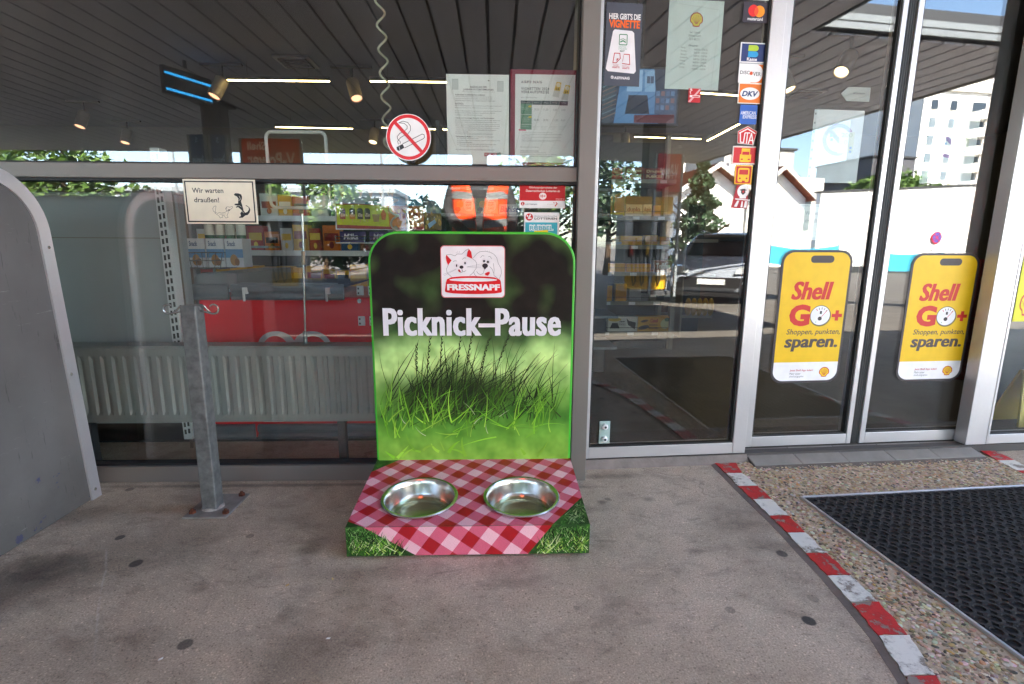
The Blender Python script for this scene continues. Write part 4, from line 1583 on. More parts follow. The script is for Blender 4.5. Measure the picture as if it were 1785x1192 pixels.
# ================================================================== SIGNS, NOTICES, STICKERS
# ---- "Wir warten draussen" dog sign (units: zoom pixels)
def dogs(k, ink='#26262a', paper=None):
    def d(pts):
        return pts
    # sitting-up dark dog
    k.poly([(515, 222), (530, 213), (555, 214), (578, 222), (585, 240), (582, 262), (572, 280), (578, 305), (583, 330), (588, 360), (600, 378), (622, 370), (636, 350), (634, 330), (608, 318), (616, 314), (640, 330), (648, 352), (640, 376), (622, 396), (598, 402), (575, 420), (545, 422), (543, 414), (560, 406), (556, 384), (574, 362), (560, 345), (542, 330), (528, 335), (520, 330), (540, 318), (512, 312), (516, 302), (545, 300), (548, 275), (552, 258), (540, 240), (520, 232)], ink)
    k.line([(560, 236), (570, 262), (552, 276)], 3, paper or '#efe7d3')
    k.line([(528, 320), (556, 318), (572, 330)], 2.5, paper or '#efe7d3')
    k.line([(566, 352), (586, 380)], 2.5, paper or '#efe7d3')
    # outlined standing dachshund
    o = [(350, 322), (330, 325), (318, 345), (322, 368), (340, 378), (360, 385), (368, 378), (395, 382), (425, 375), (440, 365), (432, 345), (440, 330), (455, 328), (470, 332), (492, 325), (494, 336), (475, 350), (462, 362), (455, 358), (452, 375), (445, 392), (438, 402), (448, 418), (425, 424), (415, 405), (395, 402), (398, 418), (375, 424), (368, 408), (352, 395), (335, 385)]
    k.line(o, 2.4, ink, True)
    k.line([(440, 334), (434, 352), (446, 366), (455, 350)], 2.4, ink)
    k.poly([(455, 352), (470, 350), (462, 364)], ink)
    k.line([(375, 395), (400, 392), (430, 388)], 1.6, ink)


def wir(k):
    bk = '#26262a'
    k.rect(90, 112, 692, 462, bk)
    k.rect(101, 123, 681, 450, '#efe7d3')
    k.text('Wir warten', 152, 170, 425, 213, bk, .012)
    k.text('draußen!', 162, 250, 380, 292, bk, .012)
    dogs(k)


M_SIGN = pm('sign_enamel', '#efe7d3', .35, 0, .04, 6)
sheet('dog_sign', 'cream sign with two dogs reading Wir warten draußen on the lower pane', 'sign', (-0.8514, -0.6126, 0.9528, 1.0992), -.012, (78, 98, 705, 474), wir, thick=.004, col='#efe7d3', ink=M_GLOSSPRINT)

# ---- round no-smoking sign on a small black foot
def nosmoke(k):
    k.disc(596, 612, 437, '#f3f1f2', n=64)
    k.ring(596, 612, 425, 362, '#dc0f1e', 64)
    w_ = '#242327'
    k.line([(480, 735), (868, 548), (905, 560), (912, 610), (880, 640), (515, 812)], 11, w_)
    k.poly([(355, 800), (475, 738), (512, 808), (400, 872), (362, 850)], w_)
    k.line([(405, 790), (425, 862)], 9, '#f3f1f2')
    k.line([(395, 745), (380, 690), (405, 660), (440, 620), (510, 580), (590, 545), (640, 480), (640, 400), (590, 335), (500, 312), (412, 345), (520, 352), (578, 400), (575, 450), (520, 495), (430, 540), (375, 600), (385, 650), (435, 700), (425, 735)], 10, w_)
    a = math.radians(47)
    ca, sa = math.cos(a), math.sin(a)
    k.poly([(596 + x * ca - y * sa, 612 + x * sa + y * ca) for x, y in ((-372, -33), (372, -33), (372, 33), (-372, 33))], '#dc0f1e')


ns = sheet('no_smoking_sign', 'round red and white no smoking sign standing on the transom', 'sign', (-0.1629, -0.0139, 1.1644, 1.3136), -.02, (156, 172, 1036, 1055), nosmoke, thick=.004, col='#f3f1f2',
           outline=[(596 + 440 * math.cos(2 * math.pi * k / 64), 613 + 441 * math.sin(2 * math.pi * k / 64)) for k in range(64)], ink=M_GLOSSPRINT)
MB().box(.076, .092, .001, .016, -.008, .012).build('foot', M_BLACK, ns, bevel=.001)

# ---- youth protection notice (A4) behind the pane
def jugend(k):
    b_ = '#5b6166'
    k.text('AUSZUG AUS DEN', 425, 192, 632, 218, b_, .02)
    k.text('JUGENDSCHUTZBESTIMMUNGEN', 342, 226, 716, 252, b_, .02)
    k.text('(Wiener Jugendschutzgesetz 2002, Fassung vom 01.01.2019)', 330, 258, 728, 272, '#8b9094')
    def para(v, lines, head=False):
        for u1, t in lines:
            k.text(t, 240, v, u1, v + (17 if not head else 20), '#6d7277' if not head else '#54595e', .015 if head else 0)
            v += 24
        return v
    para(290, [(612, 'Aufenthalt in öffentlichen Lokalen:')], True)
    para(318, [(700, '- bis zum vollendeten 14. Lebensjahr von 5 Uhr bis 23 Uhr'), (700, '- bis zum vollendeten 16. Lebensjahr von 5 Uhr bis 01 Uhr'), (735, '  außerhalb dieser Zeiten, nur in Begleitung eines Volljährigen')])
    para(400, [(345, 'ALKOHOL:')], True)
    para(428, [(810, 'Bis zur Vollendung des 16. Lebensjahres ist der Konsum, Erwerb und'), (718, 'Besitz von Alkohol in der Öffentlichkeit generell verboten.')])
    para(492, [(810, 'Bis zur Vollendung des 18. Lebensjahres ist der Konsum, Erwerb und'), (730, 'Besitz von alkoholischen Getränken, die gebrannten Alkohol'), (575, 'enthalten, in der Öffentlichkeit verboten.')])
    para(578, [(722, 'Tabak und sonstige Rausch- und Suchtmittel:')], True)
    para(606, [(792, 'Bis zur Vollendung des 18. Lebensjahres ist der Erwerb, Besitz und'), (750, 'Konsum von Tabakwaren und verwandten Erzeugnissen in der'), (790, 'Öffentlichkeit verboten. Das gilt auch z.B. elektronische Shishas,'), (790, 'Wasserpfeifen, E-Zigaretten sowie deren Nachfüllbehälter und'), (785, 'verwandte neuartige Erzeugnisse, die verbrannt werden können.)')])
    para(728, [(750, 'Verboten ist auch jede Art der Weitergabe, zB. weitergeben,'), (400, 'überlassen, verkaufen.'), (705, 'Das Verbot umfasst auch sonstige Rausch- und Suchtmittel.')])
    para(806, [(428, 'Verbotene Lokale')], True)
    k.text('bis zum vollendeten 18. Lebensjahr:', 440, 812, 720, 828, '#7d8287')
    for v, u1, t in ((832, 522, 'Peepshows und Swinger-Klubs'), (858, 792, 'Lokale, in denen die Prostitution ausgeübt oder angebahnt wird'), (882, 448, 'Branntweinschenken'), (906, 748, 'Wettlokale und sonstige Lokale, die die Entwicklung junger'), (930, 658, 'Menschen gefährden können (z.B. Spielhallen)')):
        k.text(t, 288, v, u1, v + 17, '#777c81')
        if v != 930:
            k.disc(268, v + 9, 5, '#777c81', n=8)
    k.text('Im Zweifel ist das Alter durch einen Lichtbildausweis nachzuweisen.', 240, 972, 732, 990, '#777c81')
    for i, t in enumerate('WKO'):
        k.rect(598 + 53 * i, 1018, 649 + 53 * i, 1064, '#c04a58')
        k.text(t, 607 + 53 * i, 1026, 640 + 53 * i, 1056, '#f0e6e6', .04)
    k.rect(757, 1018, 806, 1064, '#6f8078')
    k.disc(790, 1030, 18, '#86958d')
    for u in (205, 760):
        k.rect(u, 110 + (u > 300) * 18, u + 78, 240 + (u > 300) * 18, '#c7d0cf')
        k.rect(u + 6, 122 + (u > 300) * 18, u + 70, 232 + (u > 300) * 18, '#d3dbda')
    k.line([(648, 125), (662, 128)], 10, '#4a4038')


sheet('paper_notice', 'white printed youth protection notice taped inside the upper pane', 'notice', (0.0351, 0.2492, 1.1652, 1.4576), .045, (135, 52, 905, 1165), jugend, thick=.0008, col='#f6faf9')

# ---- toll sticker price list on a red backing
def toll(k):
    t = '#3b4a52'
    k.rect(968, 56, 1696, 1140, '#f0f4f5')
    for i, c in enumerate('ASFiNAG'):
        k.text(c, 1040 + 37.5 * i, 134, 1040 + 37.5 * i + (26 if c != 'i' else 8), 163, t, .02)
        if i:
            k.line([(1035 + 37.5 * i, 132), (1033 + 37.5 * i, 166)], 3, '#b86a6a')
    k.text('VIGNETTEN 2024', 1040, 212, 1380, 246, t, .02, 0, 1.25)
    k.text('VERKAUFSPREISE', 1040, 252, 1378, 286, t, .02, 0, 1.25)
    k.text('ab 01.12.2023, Preise in Euro', 1040, 328, 1236, 346, '#7b858a')
    for u, v in ((1428, 142), (1536, 178)):
        k.poly([(u + 42, v), (u + 100, v + 8), (u + 72, v + 190), (u - 8, v + 176)], '#cfd6d4')
        k.poly([(u + 42, v), (u + 100, v + 8), (u + 86, v + 110), (u + 14, v + 104)], '#e9c53c')
        k.disc(u + 64, v + 38, 26, '#f0ead2')
        k.text('24', u + 30, v + 72, u + 76, v + 102, '#7d6a1e', .03)
    k.rect(1036, 374, 1612, 424, '#4c585c')
    k.rect(1510, 386, 1612, 428, '#5d3c50')
    for u in (1180, 1285, 1400, 1506):
        k.line([(u, 374), (u, 430)], 3, '#c9d0d0')
    for u0, u1, tt in ((1044, 1150, 'Fahrzeugkategorie'), (1200, 1262, 'Jahr'), (1310, 1372, '2-Monat'), (1424, 1482, '10-Tage'), (1530, 1588, '1-Tag')):
        k.text(tt, u0, 390, u1, 404, '#d5dada')
    for v0, v1 in ((412, 542), (546, 664), (668, 730)):
        k.rect(1036, v0, 1172, v1, '#6f9c86')
    for u, v in ((1126, 430), (1130, 560)):
        k.poly([(u, v + 24), (u + 8, v + 6), (u + 36, v), (u + 44, v + 20), (u + 30, v + 28)], '#e3c83a')
    for v, tt in ((438, ('A', 'Motorräder', 'einspurig')), (560, ('B', 'Pkw und Kfz', 'bis 3,5 t hzG', 'zweispurig')), (684, ('Gültigkeit',))):
        for i, q in enumerate(tt):
            k.text(q, 1044, v + 20 * i, 1044 + 8 * len(q) + 6, v + 13 + 20 * i, '#c3d8cd')
    for v, row in ((470, ('38,50', '11,50', '4,60', '3,40')), (598, ('96,40', '28,90', '11,50', '8,60'))):
        for u, q in zip((1200, 1310, 1432, 1534), row):
            k.text(q, u, v, u + (64 if len(q) > 4 else 50), v + 28, '#a3abad')
    for u in (1186, 1290, 1402, 1512):
        for i in range(3):
            k.text('Kalenderjahr bis', u, 684 + 17 * i, u + 84 - 12 * i, 696 + 17 * i, '#b2babb')
    for u in (1176, 1286, 1398, 1506):
        k.line([(u, 430), (u, 735)], 1.6, '#c2cac9')
    k.poly([(1012, 728), (1106, 732), (1104, 748), (1016, 744)], '#e46a8c')
    for v, u1, tt in ((758, 1430, '* Motorräder und Pkw bis inkl. 3,5 t technisch zulässiger Gesamtmasse'), (782, 1552, 'Die digitale Vignette ist ab dem 18. Tag nach dem Online-Kauf gültig'), (800, 1170, 'oder sofort.'), (820, 1535, 'Die Klebevignette muss an der Windschutzscheibe angebracht sein'), (838, 1180, 'und lesbar.'), (856, 1530, 'Weitere Auskünfte zu den Tarifen erhalten Sie bei unserem Service'), (872, 1450, 'Center oder im Internet unter der genannten Adresse'), (940, 1265, 'DIE ASFINAG IST FÜR SIE DA'), (990, 1262, 'ASFINAG MAUT SERVICE GMBH'), (1012, 1350, 'A-5020 Salzburg, Alpenstraße 99'), (1036, 1490, 'Tel. Servicecenter täglich von 0 bis 24 Uhr'), (1058, 1435, 'E-Mail und Internet siehe Aushang')):
        k.text(tt, 1034 if v > 900 else 1050, v, u1, v + (14 if v < 900 else 16), '#9aa2a6' if v < 900 else '#7d868c')


sheet('price_list', 'white toll sticker price list on a dark red backing inside the upper pane', 'notice', (0.2543, 0.4896, 1.1634, 1.477), .05, (910, 0, 1738, 1180), toll, thick=.001, col='#8a3148')

# ---- lottery stickers on the lower pane
def gluck(k):
    k.rect(66, 138, 1028, 488, '#c81f28')
    k.rect(62, 488, 1026, 646, '#f0eff2')
    w_ = '#f4e9ea'
    k.text('Glücksspielprodukte der', 262, 170, 858, 222, w_, .02)
    k.text('Österreichischen Lotterien ab', 194, 232, 916, 290, w_, .02)
    k.disc(555, 383, 78, w_)
    k.text('18+', 494, 350, 616, 414, '#c81f28', .02)
    k.text('Weitere Infos auf', 832, 430, 1012, 450, w_)
    k.text('lotterien.at', 832, 458, 1012, 478, w_)
    k.disc(132, 556, 40, '#c81f28')
    k.text('L', 118, 532, 148, 580, w_, .05, .3)
    k.text('österreichische', 192, 538, 434, 552, '#9a9aa6')
    k.text('LOTTERIEN', 190, 560, 436, 584, '#5a5a72', .02)
    k.text('spiele mit verantwortung', 648, 558, 826, 572, '#a3584f')
    k.line([(790, 520), (800, 540)], 14, '#c81f28')
    k.line([(838, 526), (862, 545), (850, 572), (826, 588)], 18, '#c81f28')
    k.poly([(808, 590), (842, 590), (824, 622)], '#c81f28')


sheet('lottery_sticker', 'red and white lottery age limit sticker with 18+ in the lower pane corner', 'sticker', (0.287, 0.4492, 1.0157, 1.0948), .0272, (60, 134, 1030, 654), gluck, thick=.0004, col='#f0eff2')


def rubbel(k):
    k.disc(273, 810, 76, '#cf1d26')
    k.line([(228, 782), (240, 792)], 30, '#f3f1f4')
    k.line([(295, 765), (255, 838), (308, 832)], 28, '#f3f1f4')
    k.text('österreichische', 378, 768, 846, 806, '#8d8f9e')
    k.text('LOTTERIEN', 380, 818, 848, 862, '#3a3a46', .03)
    k.rect(190, 920, 858, 1600, '#39aec4')
    k.text('RUBBEL', 276, 968, 776, 1098, '#eef4f5', .09)
    k.text('RUBBEL', 290, 992, 764, 1084, '#39aec4', .02)
    k.poly([(375, 1130), (380, 1100), (640, 1078), (665, 1085), (664, 1130)], '#f0d21c')
    k.text('LOS', 330, 1180, 720, 1320, '#f3e13a', .06)


sheet('scratch_card_sticker', 'white and turquoise scratch ticket sticker behind the board edge', 'sticker', (0.3044, 0.4306, 0.8607, 1.0009), .0272, (165, 712, 897, 1560), rubbel, thick=.0004, col='#f3f1f4')


# ---- side pane: toll sticker panel, opening hours, payment stickers (units: zoom pixels)
def vignette(k):
    k.text("HIER GIBT'S DIE", 206, 150, 676, 232, '#f2f0f4', .02, 0, .95)
    k.text('VIGNETTE', 208, 236, 670, 345, '#f26a1f', .04, 0, .95)
    k.poly([(270, 395), (295, 368), (555, 380), (588, 405), (640, 925), (612, 962), (215, 940), (182, 905)], '#eceaf0')
    g, r = '#3b8a63', '#bf2b3a'
    k.line(rrect(370, 432, 486, 572, 12, 3), 12, g, True)
    k.line([(385, 505), (428, 490), (468, 508)], 8, g)
    k.poly([(384, 525), (428, 508), (468, 528), (468, 548), (428, 526), (384, 545)], g)
    k.text('DIGITALE', 365, 585, 475, 610, '#8fb7a4')
    k.text('STRECKEN', 360, 614, 486, 640, '#8fb7a4')
    k.text('MAUT', 386, 646, 455, 670, '#3f7a60', .03)
    k.line([(305, 690), (385, 690), (395, 760), (335, 822), (285, 822)], 11, r, True)
    k.poly([(340, 762), (372, 760), (338, 805)], r)
    k.line([(448, 700), (530, 700), (542, 838), (428, 828)], 11, r)
    k.line([(446, 712), (430, 800)], 5, r)
    for u, t in ((296, 'KLEBE'), (428, 'DIGITALE')):
        k.text(t, u, 842 + (u > 300) * 8, u + (76 if u < 300 else 110), 866 + (u > 300) * 8, '#c98a92')
    for u in (276, 428):
        k.text('VIGNETTE', u, 872 + (u > 300) * 8, u + 112, 896 + (u > 300) * 8, r, .03)
    k.ring(284, 1022, 22, 13, '#eceaf0', 20)
    k.poly([(270, 1008), (286, 1012), (296, 1040), (284, 1030)], '#eceaf0')
    k.text('ASFiNAG', 310, 1008, 548, 1048, '#eceaf0', .04, 0, 1.1)


sheet('toll_sticker', 'dark grey toll sticker panel with white trapezium at the top of the side pane', 'sticker', (0.0349, 0.1642, 1.4472, 1.7166), .0125, (162, 10, 700, 1140), vignette, 'D', .0004, '#4c505e')


def hours(k):
    k.line([(105, 32), (672, 85), (625, 985)], 3, '#b3c2c2')
    pecten(k, 378, 205, 82, '#b7483c', '#e3d034')
    t = '#7c8788'
    k.text('Shell - Tankstelle', 302, 338, 438, 364, t)
    k.text('Mühlbauer GmbH', 290, 376, 444, 402, t)
    k.text('Tel. 01 688 53 51', 296, 414, 434, 442, t)
    k.text('Öffnungszeiten:', 296, 488, 422, 518, '#5e6869', .01)
    for i, (d_, h_) in enumerate((('Montag', '06:00 Uhr – 22:00 Uhr'), ('Dienstag', '06:00 Uhr – 22:00 Uhr'), ('Mittwoch', '06:00 Uhr – 22:00 Uhr'), ('Donnerstag', '06:00 Uhr – 22:00 Uhr'), ('Freitag', '06:00 Uhr – 23:45 Uhr'), ('Samstag', '06:00 Uhr – 23:45 Uhr'), ('Sonntag', '06:00 Uhr – 22:00 Uhr'))):
        v = 520 + 37.5 * i
        k.text(d_, 203 - 1.5 * i, v, 203 - 1.5 * i + 9.3 * len(d_), v + 24, t)
        k.text(h_, 374 - 2 * i, v + 15, 550 - 2 * i, v + 37, t, .01 if i in (4, 5) else 0)


sheet('opening_hours_notice', 'pale framed opening hours sheet with yellow shell emblem', 'notice', (0.2665, 0.4697, 1.4494, 1.7461), .03, (22, -15, 720, 1015), hours, 'D', .001, '#d9e6e5')


def redsmoke(k):
    k.poly([(302, 1115), (430, 970), (452, 975), (330, 1120)], '#dfa8ae')
    k.rect(320, 1040, 442, 1064, '#f0e4e4')
    k.rect(350, 1046, 430, 1058, '#c01c2a')
    k.line([(330, 1025), (320, 1000), (345, 985), (318, 975), (340, 968)], 7, '#f0e4e4')


sheet('no_smoking_sticker', 'small square red no smoking sticker under the opening hours sheet', 'sticker', (0.35, 0.3963, 1.4006, 1.4486), .0125, (302, 965, 450, 1122), redsmoke, 'D', .0004, '#c01c2a')

PAY = []


def st_master(k):
    k.disc(1018, 118, 62, '#e8262a', 70)
    k.disc(1092, 124, 62, '#f79a1d', 70)
    k.poly([(1055, 65), (1075, 95), (1080, 125), (1072, 155), (1055, 180), (1035, 150), (1030, 118), (1038, 88)], '#f0572a')
    k.text('mastercard', 955, 196, 1138, 234, '#eceaf0', .02)


def st_kasse(k):
    k.rect(872, 462, 1172, 688, '#e9e8ef')
    k.rect(882, 472, 1162, 680, '#22356f')
    for v, c in ((488, '#b8d43a'), (560, '#2aa0dc')):
        k.poly([(965, v), (1050, v)] + [(1052 + 34 * math.cos(math.radians(a)), v + 34 + 34 * math.sin(math.radians(a))) for a in range(-80, 91, 17)] + [(962, v + 68)], c)
    k.text('Kasse', 954, 632, 1076, 672, '#eceaf0', .03)


def st_disc(k):
    k.rect(1000, 692, 1158, 912, '#f07c20')
    k.poly([(852, 690), (1050, 690)] + [(1050 + 90 * math.cos(math.radians(a)), 798 + 108 * math.sin(math.radians(a))) for a in range(-90, 91, 15)] + [(852, 905)], '#f2f1f5')
    k.text('DISC', 868, 770, 982, 812, '#26252b', .01)
    k.disc(1000, 798, 19, '#e2572b', 22)
    k.text('VER', 1022, 780, 1114, 828, '#26252b', .01)


def st_dkv(k):
    k.rect(850, 900, 1128, 1140, '#f2eee9', 8)
    k.rect(858, 908, 1120, 1132, '#ee7a22', 8)
    k.disc(986, 1022, 114, '#f4f4f6', 74)
    k.text('DKV', 890, 990, 1086, 1056, '#1d3a72', .04, .25)


def st_amex(k):
    k.text('AMERICAN', 862, 575, 948, 596, '#dfe6f2', .02)
    k.text('EXPRESS', 876, 598, 954, 618, '#dfe6f2', .02)


def st_uta(k):
    k.poly([(902, 654), (956, 680), (938, 752), (852, 744), (848, 682)], '#d01f2a')
    k.line([(856, 690), (902, 665), (946, 690)], 6, '#f3eef0')
    for p in ([(862, 690), (866, 740), (884, 742), (888, 690)], [(890, 688), (916, 688)], [(903, 690), (901, 745)], [(912, 748), (926, 690), (940, 750)], [(916, 728), (938, 730)]):
        k.line(p, 6, '#f3eef0')


def st_truck(k):
    k.rect(820, 755, 962, 855, '#e8d9d2')
    k.rect(825, 760, 957, 850, '#cf1f28')
    y = '#f2c01e'
    k.rect(870, 765, 918, 845, y)
    k.rect(862, 800, 926, 842, y)
    k.rect(874, 784, 914, 802, '#cf1f28')
    k.rect(868, 824, 880, 832, '#cf1f28')
    k.rect(908, 824, 920, 832, '#cf1f28')


def st_bus(k):
    r = '#c5201f'
    k.rect(842, 862, 922, 952, r, 6)
    y = '#f2c01e'
    k.rect(852, 870, 912, 946, y, 10)
    k.rect(858, 880, 906, 906, r, 3)
    k.disc(864, 926, 5, r)
    k.disc(900, 926, 5, r)
    k.rect(876, 938, 892, 950, r)


def st_road(k):
    k.disc(880, 992, 34, '#efe9ea')
    k.poly([(868, 980), (892, 978), (894, 1000), (880, 1012), (868, 1000)], '#3a3236')
    k.line([(862, 985), (898, 985)], 5, '#3a3236')
    k.disc(881, 994, 6, '#c01c2a')
    k.rect(862, 1018, 900, 1030, '#efe9ea')
    k.poly([(836, 1030), (924, 1036), (922, 1042), (838, 1036)], '#efe9ea')
    k.poly([(850, 1042), (862, 1042), (850, 1076), (832, 1074)], '#efe9ea')
    k.poly([(896, 1044), (908, 1044), (908, 1080), (890, 1080)], '#efe9ea')
    k.poly([(876, 1046), (884, 1046), (884, 1078), (872, 1078)], '#efe9ea')


for nm, lab, bx, un, fn, col, ol in (
        ('payment_sticker', 'dark purple card sticker with overlapping red and orange discs', (0.5339, 0.6324, 1.6746, 1.7421), (897, 15, 1212, 262), st_master, '#3a3442', None),
        ('payment_sticker', 'cropped white card sticker at the top edge above the red and orange discs', (0.5314, 0.6277, 1.7481, 1.8079), (0, 0, 100, 80), None, '#e9e9ec', None),
        ('payment_sticker', 'blue payment sticker with green and cyan letter B reading Kasse', (0.5342, 0.632, 1.5412, 1.6095), (866, 458, 1176, 698), st_kasse, '#e9e8ef', None),
        ('payment_sticker', 'white payment sticker with rounded right end on orange', (0.5349, 0.6348, 1.4735, 1.5393), (850, 684, 1160, 916), st_disc, '#f2f1f5', None),
        ('payment_sticker', 'orange payment sticker with a white oval', (0.539, 0.6316, 1.4031, 1.4733), (846, 898, 1130, 1142), st_dkv, '#f2eee9', None),
        ('payment_sticker', 'plain blue payment sticker with two small lines of writing', (0.552, 0.619, 1.3317, 1.3992), (857, 540, 956, 650), st_amex, '#2a62c0', None),
        ('payment_sticker', 'red five-cornered payment sticker with white letters', (0.5497, 0.6263, 1.259, 1.3255), (846, 650, 958, 755), st_uta, '#efe6e4', [(902, 650), (958, 679), (940, 755), (850, 748), (846, 680)]),
        ('vehicle_sticker', 'red sticker with a yellow truck seen from the front', (0.5357, 0.6368, 1.1893, 1.2545), (818, 752, 964, 858), st_truck, '#e8d9d2', None),
        ('vehicle_sticker', 'yellow sticker with a red and yellow bus front', (0.5522, 0.6208, 1.1172, 1.1863), (836, 856, 928, 958), st_bus, '#f0b81e', None),
        ('motorway_sticker', 'dark red trapezium motorway sticker with white road and eagle, lowest of its column', (0.5486, 0.6152, 1.0284, 1.1137), (818, 960, 916, 1084), st_road, '#b21c2c', [(840, 960), (906, 963), (914, 1084), (818, 1080)])):
    sheet(nm, lab, 'sticker', bx, .0125, un, fn, 'D', .0004, col, ol, group='stickers down the side pane')


# ---- yellow phone-shaped app signs on the two door leaves
def phone(k):
    blk = '#3b3338'
    k.poly(rrect(0, 0, 545, 1050, 95, 8), blk)
    k.poly(rrect(18, 18, 527, 1032, 80, 8), '#e9bd0a')
    low = [q for q in rrect(18, 18, 527, 1032, 80, 8) if q[1] > 900]
    low = [(527, 880)] + [q for q in low] + [(18, 880)]
    k.poly(low, '#efedf2')
    k.poly(rrect(222, 42, 400, 98, 26, 6), blk)
    r = '#c9241f'
    for du in (-5, 0, 5):
        k.text('Shell', 105 + du, 240, 415 + du, 382, r, .018, .22, 1.02)
    k.text('G', 100, 418, 262, 590, r, .05)
    k.disc(345, 512, 82, '#8b7a30', n=40)
    k.disc(342, 506, 80, '#4a4548', n=40)
    k.disc(342, 506, 75, '#ecebf0', n=40)
    for a in (-125, -105, -85, -65, -45):
        q, w_ = math.radians(a), 62
        k.line([(345 + 52 * math.cos(q), 510 + 52 * math.sin(q)), (345 + 66 * math.cos(q), 510 + 66 * math.sin(q))], 5, '#d63a34' if a == -125 else '#4a4548')
    k.line([(345, 525), (392, 466)], 4, '#d63a34')
    k.disc(340, 530, 16, '#3a3538')
    k.rect(336, 470, 352, 494, '#3a3538')
    k.disc(312, 558, 4, '#4fa35a', n=10)
    k.rect(432, 494, 512, 520, r)
    k.rect(459, 466, 485, 548, r)
    d_ = '#4a4040'
    k.text('Shoppen, punkten,', 92, 612, 512, 668, d_, .01, .2)
    for du in (-4, 0, 4):
        k.text('sparen.', 88 + du, 692, 500 + du, 792, d_, .016, .12, 1.02)
    k.text('Jetzt Shell App laden!', 150, 938, 335, 958, '#c8484a', .015, .1)
    k.text('Mehr unter', 150, 964, 238, 982, '#6a6468', .0, .1)
    k.text('shell.at/goplus', 150, 988, 264, 1008, '#6a6468', .0, .1)
    pecten(k, 425, 962, 40, '#c8352c', '#f2c81c')


for bx, lab in (((0.8143, 1.1245, 0.3152, 0.8734), 'yellow phone-shaped app sign on the left sliding door'), ((1.3903, 1.704, 0.31, 0.8628), 'yellow phone-shaped app sign on the right sliding door')):
    sheet('app_sign', lab, 'sign', bx, .0725, (0, 0, 545, 1050), phone, 'D', .0008, '#3b3338', rrect(0, 0, 545, 1050, 95, 8), group='phone-shaped signs on the doors')


# ---- banknote notices and inner dog sign behind the door glass
def note200(k):
    c = '#7d2f8c'
    k.ring(50, 60, 33, 25, c, 40)
    k.poly([(24, 42), (30, 36), (76, 78), (70, 84)], c)
    k.rect(52, 44, 84, 88, '#d9dccb')
    k.text('200', 56, 46, 80, 55, '#a8b890', .02)
    k.text('0', 64, 60, 70, 70, '#a8a8b8')
    for u, v in ((32, 50), (34, 58), (76, 74), (76, 82)):
        k.rect(u, v, u + 5, v + 5, '#7fa8d8')


for bx, lab in (((0.908, 1.1067, 1.1381, 1.4116), 'paper with a purple crossed banknote ring hung inside the left door'), ((1.3947, 1.6114, 1.143, 1.4036), 'paper with a faint red crossed banknote ring hung inside the right door')):
    n_ = sheet('banknote_notice', lab, 'notice', bx, .086, (0, 0, 100, 150), note200, 'D', .0006, '#dfe2e6', group='banknote notices on the doors')
    w_ = bx[1] - bx[0]
    s_ = MB()
    s_.col = lin('#c9d0d4')
    s_.box(-.012, 0, 0, .0006, 0, bx[3] - bx[2])
    so = s_.build('punched_margin', M_PRINT, n_)
    for i in range(8):
        h_ = MB()
        h_.col = lin('#4d5356')
        zz = (bx[3] - bx[2]) * (i + .6) / 8.2
        h_.box(-.0085, -.0035, -.0004, -.0002, zz, zz + .007)
        h_.build('hole', M_PRINT, so)


def wir2(k):
    k.rect(88, 110, 694, 464, '#b9c2c0')
    k.rect(101, 123, 681, 450, '#dde0da')
    k.text('Wir warten', 152, 170, 425, 213, '#a5aaa8', .012)
    k.text('draußen!', 162, 250, 380, 292, '#a5aaa8', .012)
    dogs(k, '#6d7572', '#dde0da')


sheet('dog_sign', 'pale dog sign reading Wir warten draußen behind the left sliding door', 'sign', (0.8753, 1.1016, 0.9137, 1.0544), .086, (78, 98, 705, 474), wir2, 'D', .001, '#dfe2df')


# ---- yellow picto sign at the right edge of the picture
def picto(k):
    k.rect(0, 0, 100, 120, '#d8d41c')
    for u, v in ((22, 18), (22, 44), (50, 18), (50, 44)):
        k.ring(u, v, 11, 8, '#b8402c', 24)
        k.disc(u, v, 8, '#e4dfc0', n=20)
        k.rect(u - 5, v - 2, u + 5, v + 2, '#5a4a32')
    pecten(k, 34, 88, 22, '#c4472c', '#ddd01e')


sheet('picto_sign', 'yellow sign with round prohibition pictograms and shell emblem at the right edge', 'sign', (1.8357, 2.0048, 0.5798, 0.8671), .0125, (0, 0, 100, 120), picto, 'D', .0006, '#d8d41c')

# ================================================================== INSIDE THE SHOP
# ---------------- radiator under the window
RX0, RX1, RZ0, RZ1 = -1.62, -.18, 0.202, 0.5
rad = thing('radiator', 'long grey ribbed radiator behind the lower pane', 'radiator', ((RX0 + RX1) / 2, .12, 0))
o_ = tuple(rad.location)
M_RAD = pm('radiator_enamel', '#8d8e8c', .42, 0, .05, 3)
m = MB(o_)
pit_ = .0415
n_ = int((RX1 - RX0 - .05) / pit_)
xs_ = [(RX0, 0)]
for i in range(n_):
    a = RX0 + .025 + pit_ * i
    xs_ += [(a + .010, 0), (a + .016, .009), (a + .027, .009), (a + .033, 0)]
xs_.append((RX1, 0))
zs = [(RZ0, 0), (RZ0 + .030, 0), (RZ0 + .044, 1), (RZ1 - .050, 1), (RZ1 - .036, 0), (RZ1 - .006, 0), (RZ1, -.6)]
vs = [(x, .10 + dpt_ * k_ + (.008 if k_ < 0 else 0), z) for z, k_ in zs for x, dpt_ in xs_]
w_ = len(xs_)
fs = [(r_ * w_ + c, r_ * w_ + c + 1, (r_ + 1) * w_ + c + 1, (r_ + 1) * w_ + c) for r_ in range(len(zs) - 1) for c in range(w_ - 1)]
m.add(vs, fs)
m.build('front_panel', M_RAD, rad, smooth=True)
MB(o_).box(RX0, RX0 + .004, .105, .185, RZ0, RZ1).box(RX1 - .004, RX1, .105, .185, RZ0, RZ1).box(RX0, RX1, .18, .186, RZ0, RZ1).build('casing', M_RAD, rad)
m = MB(o_)
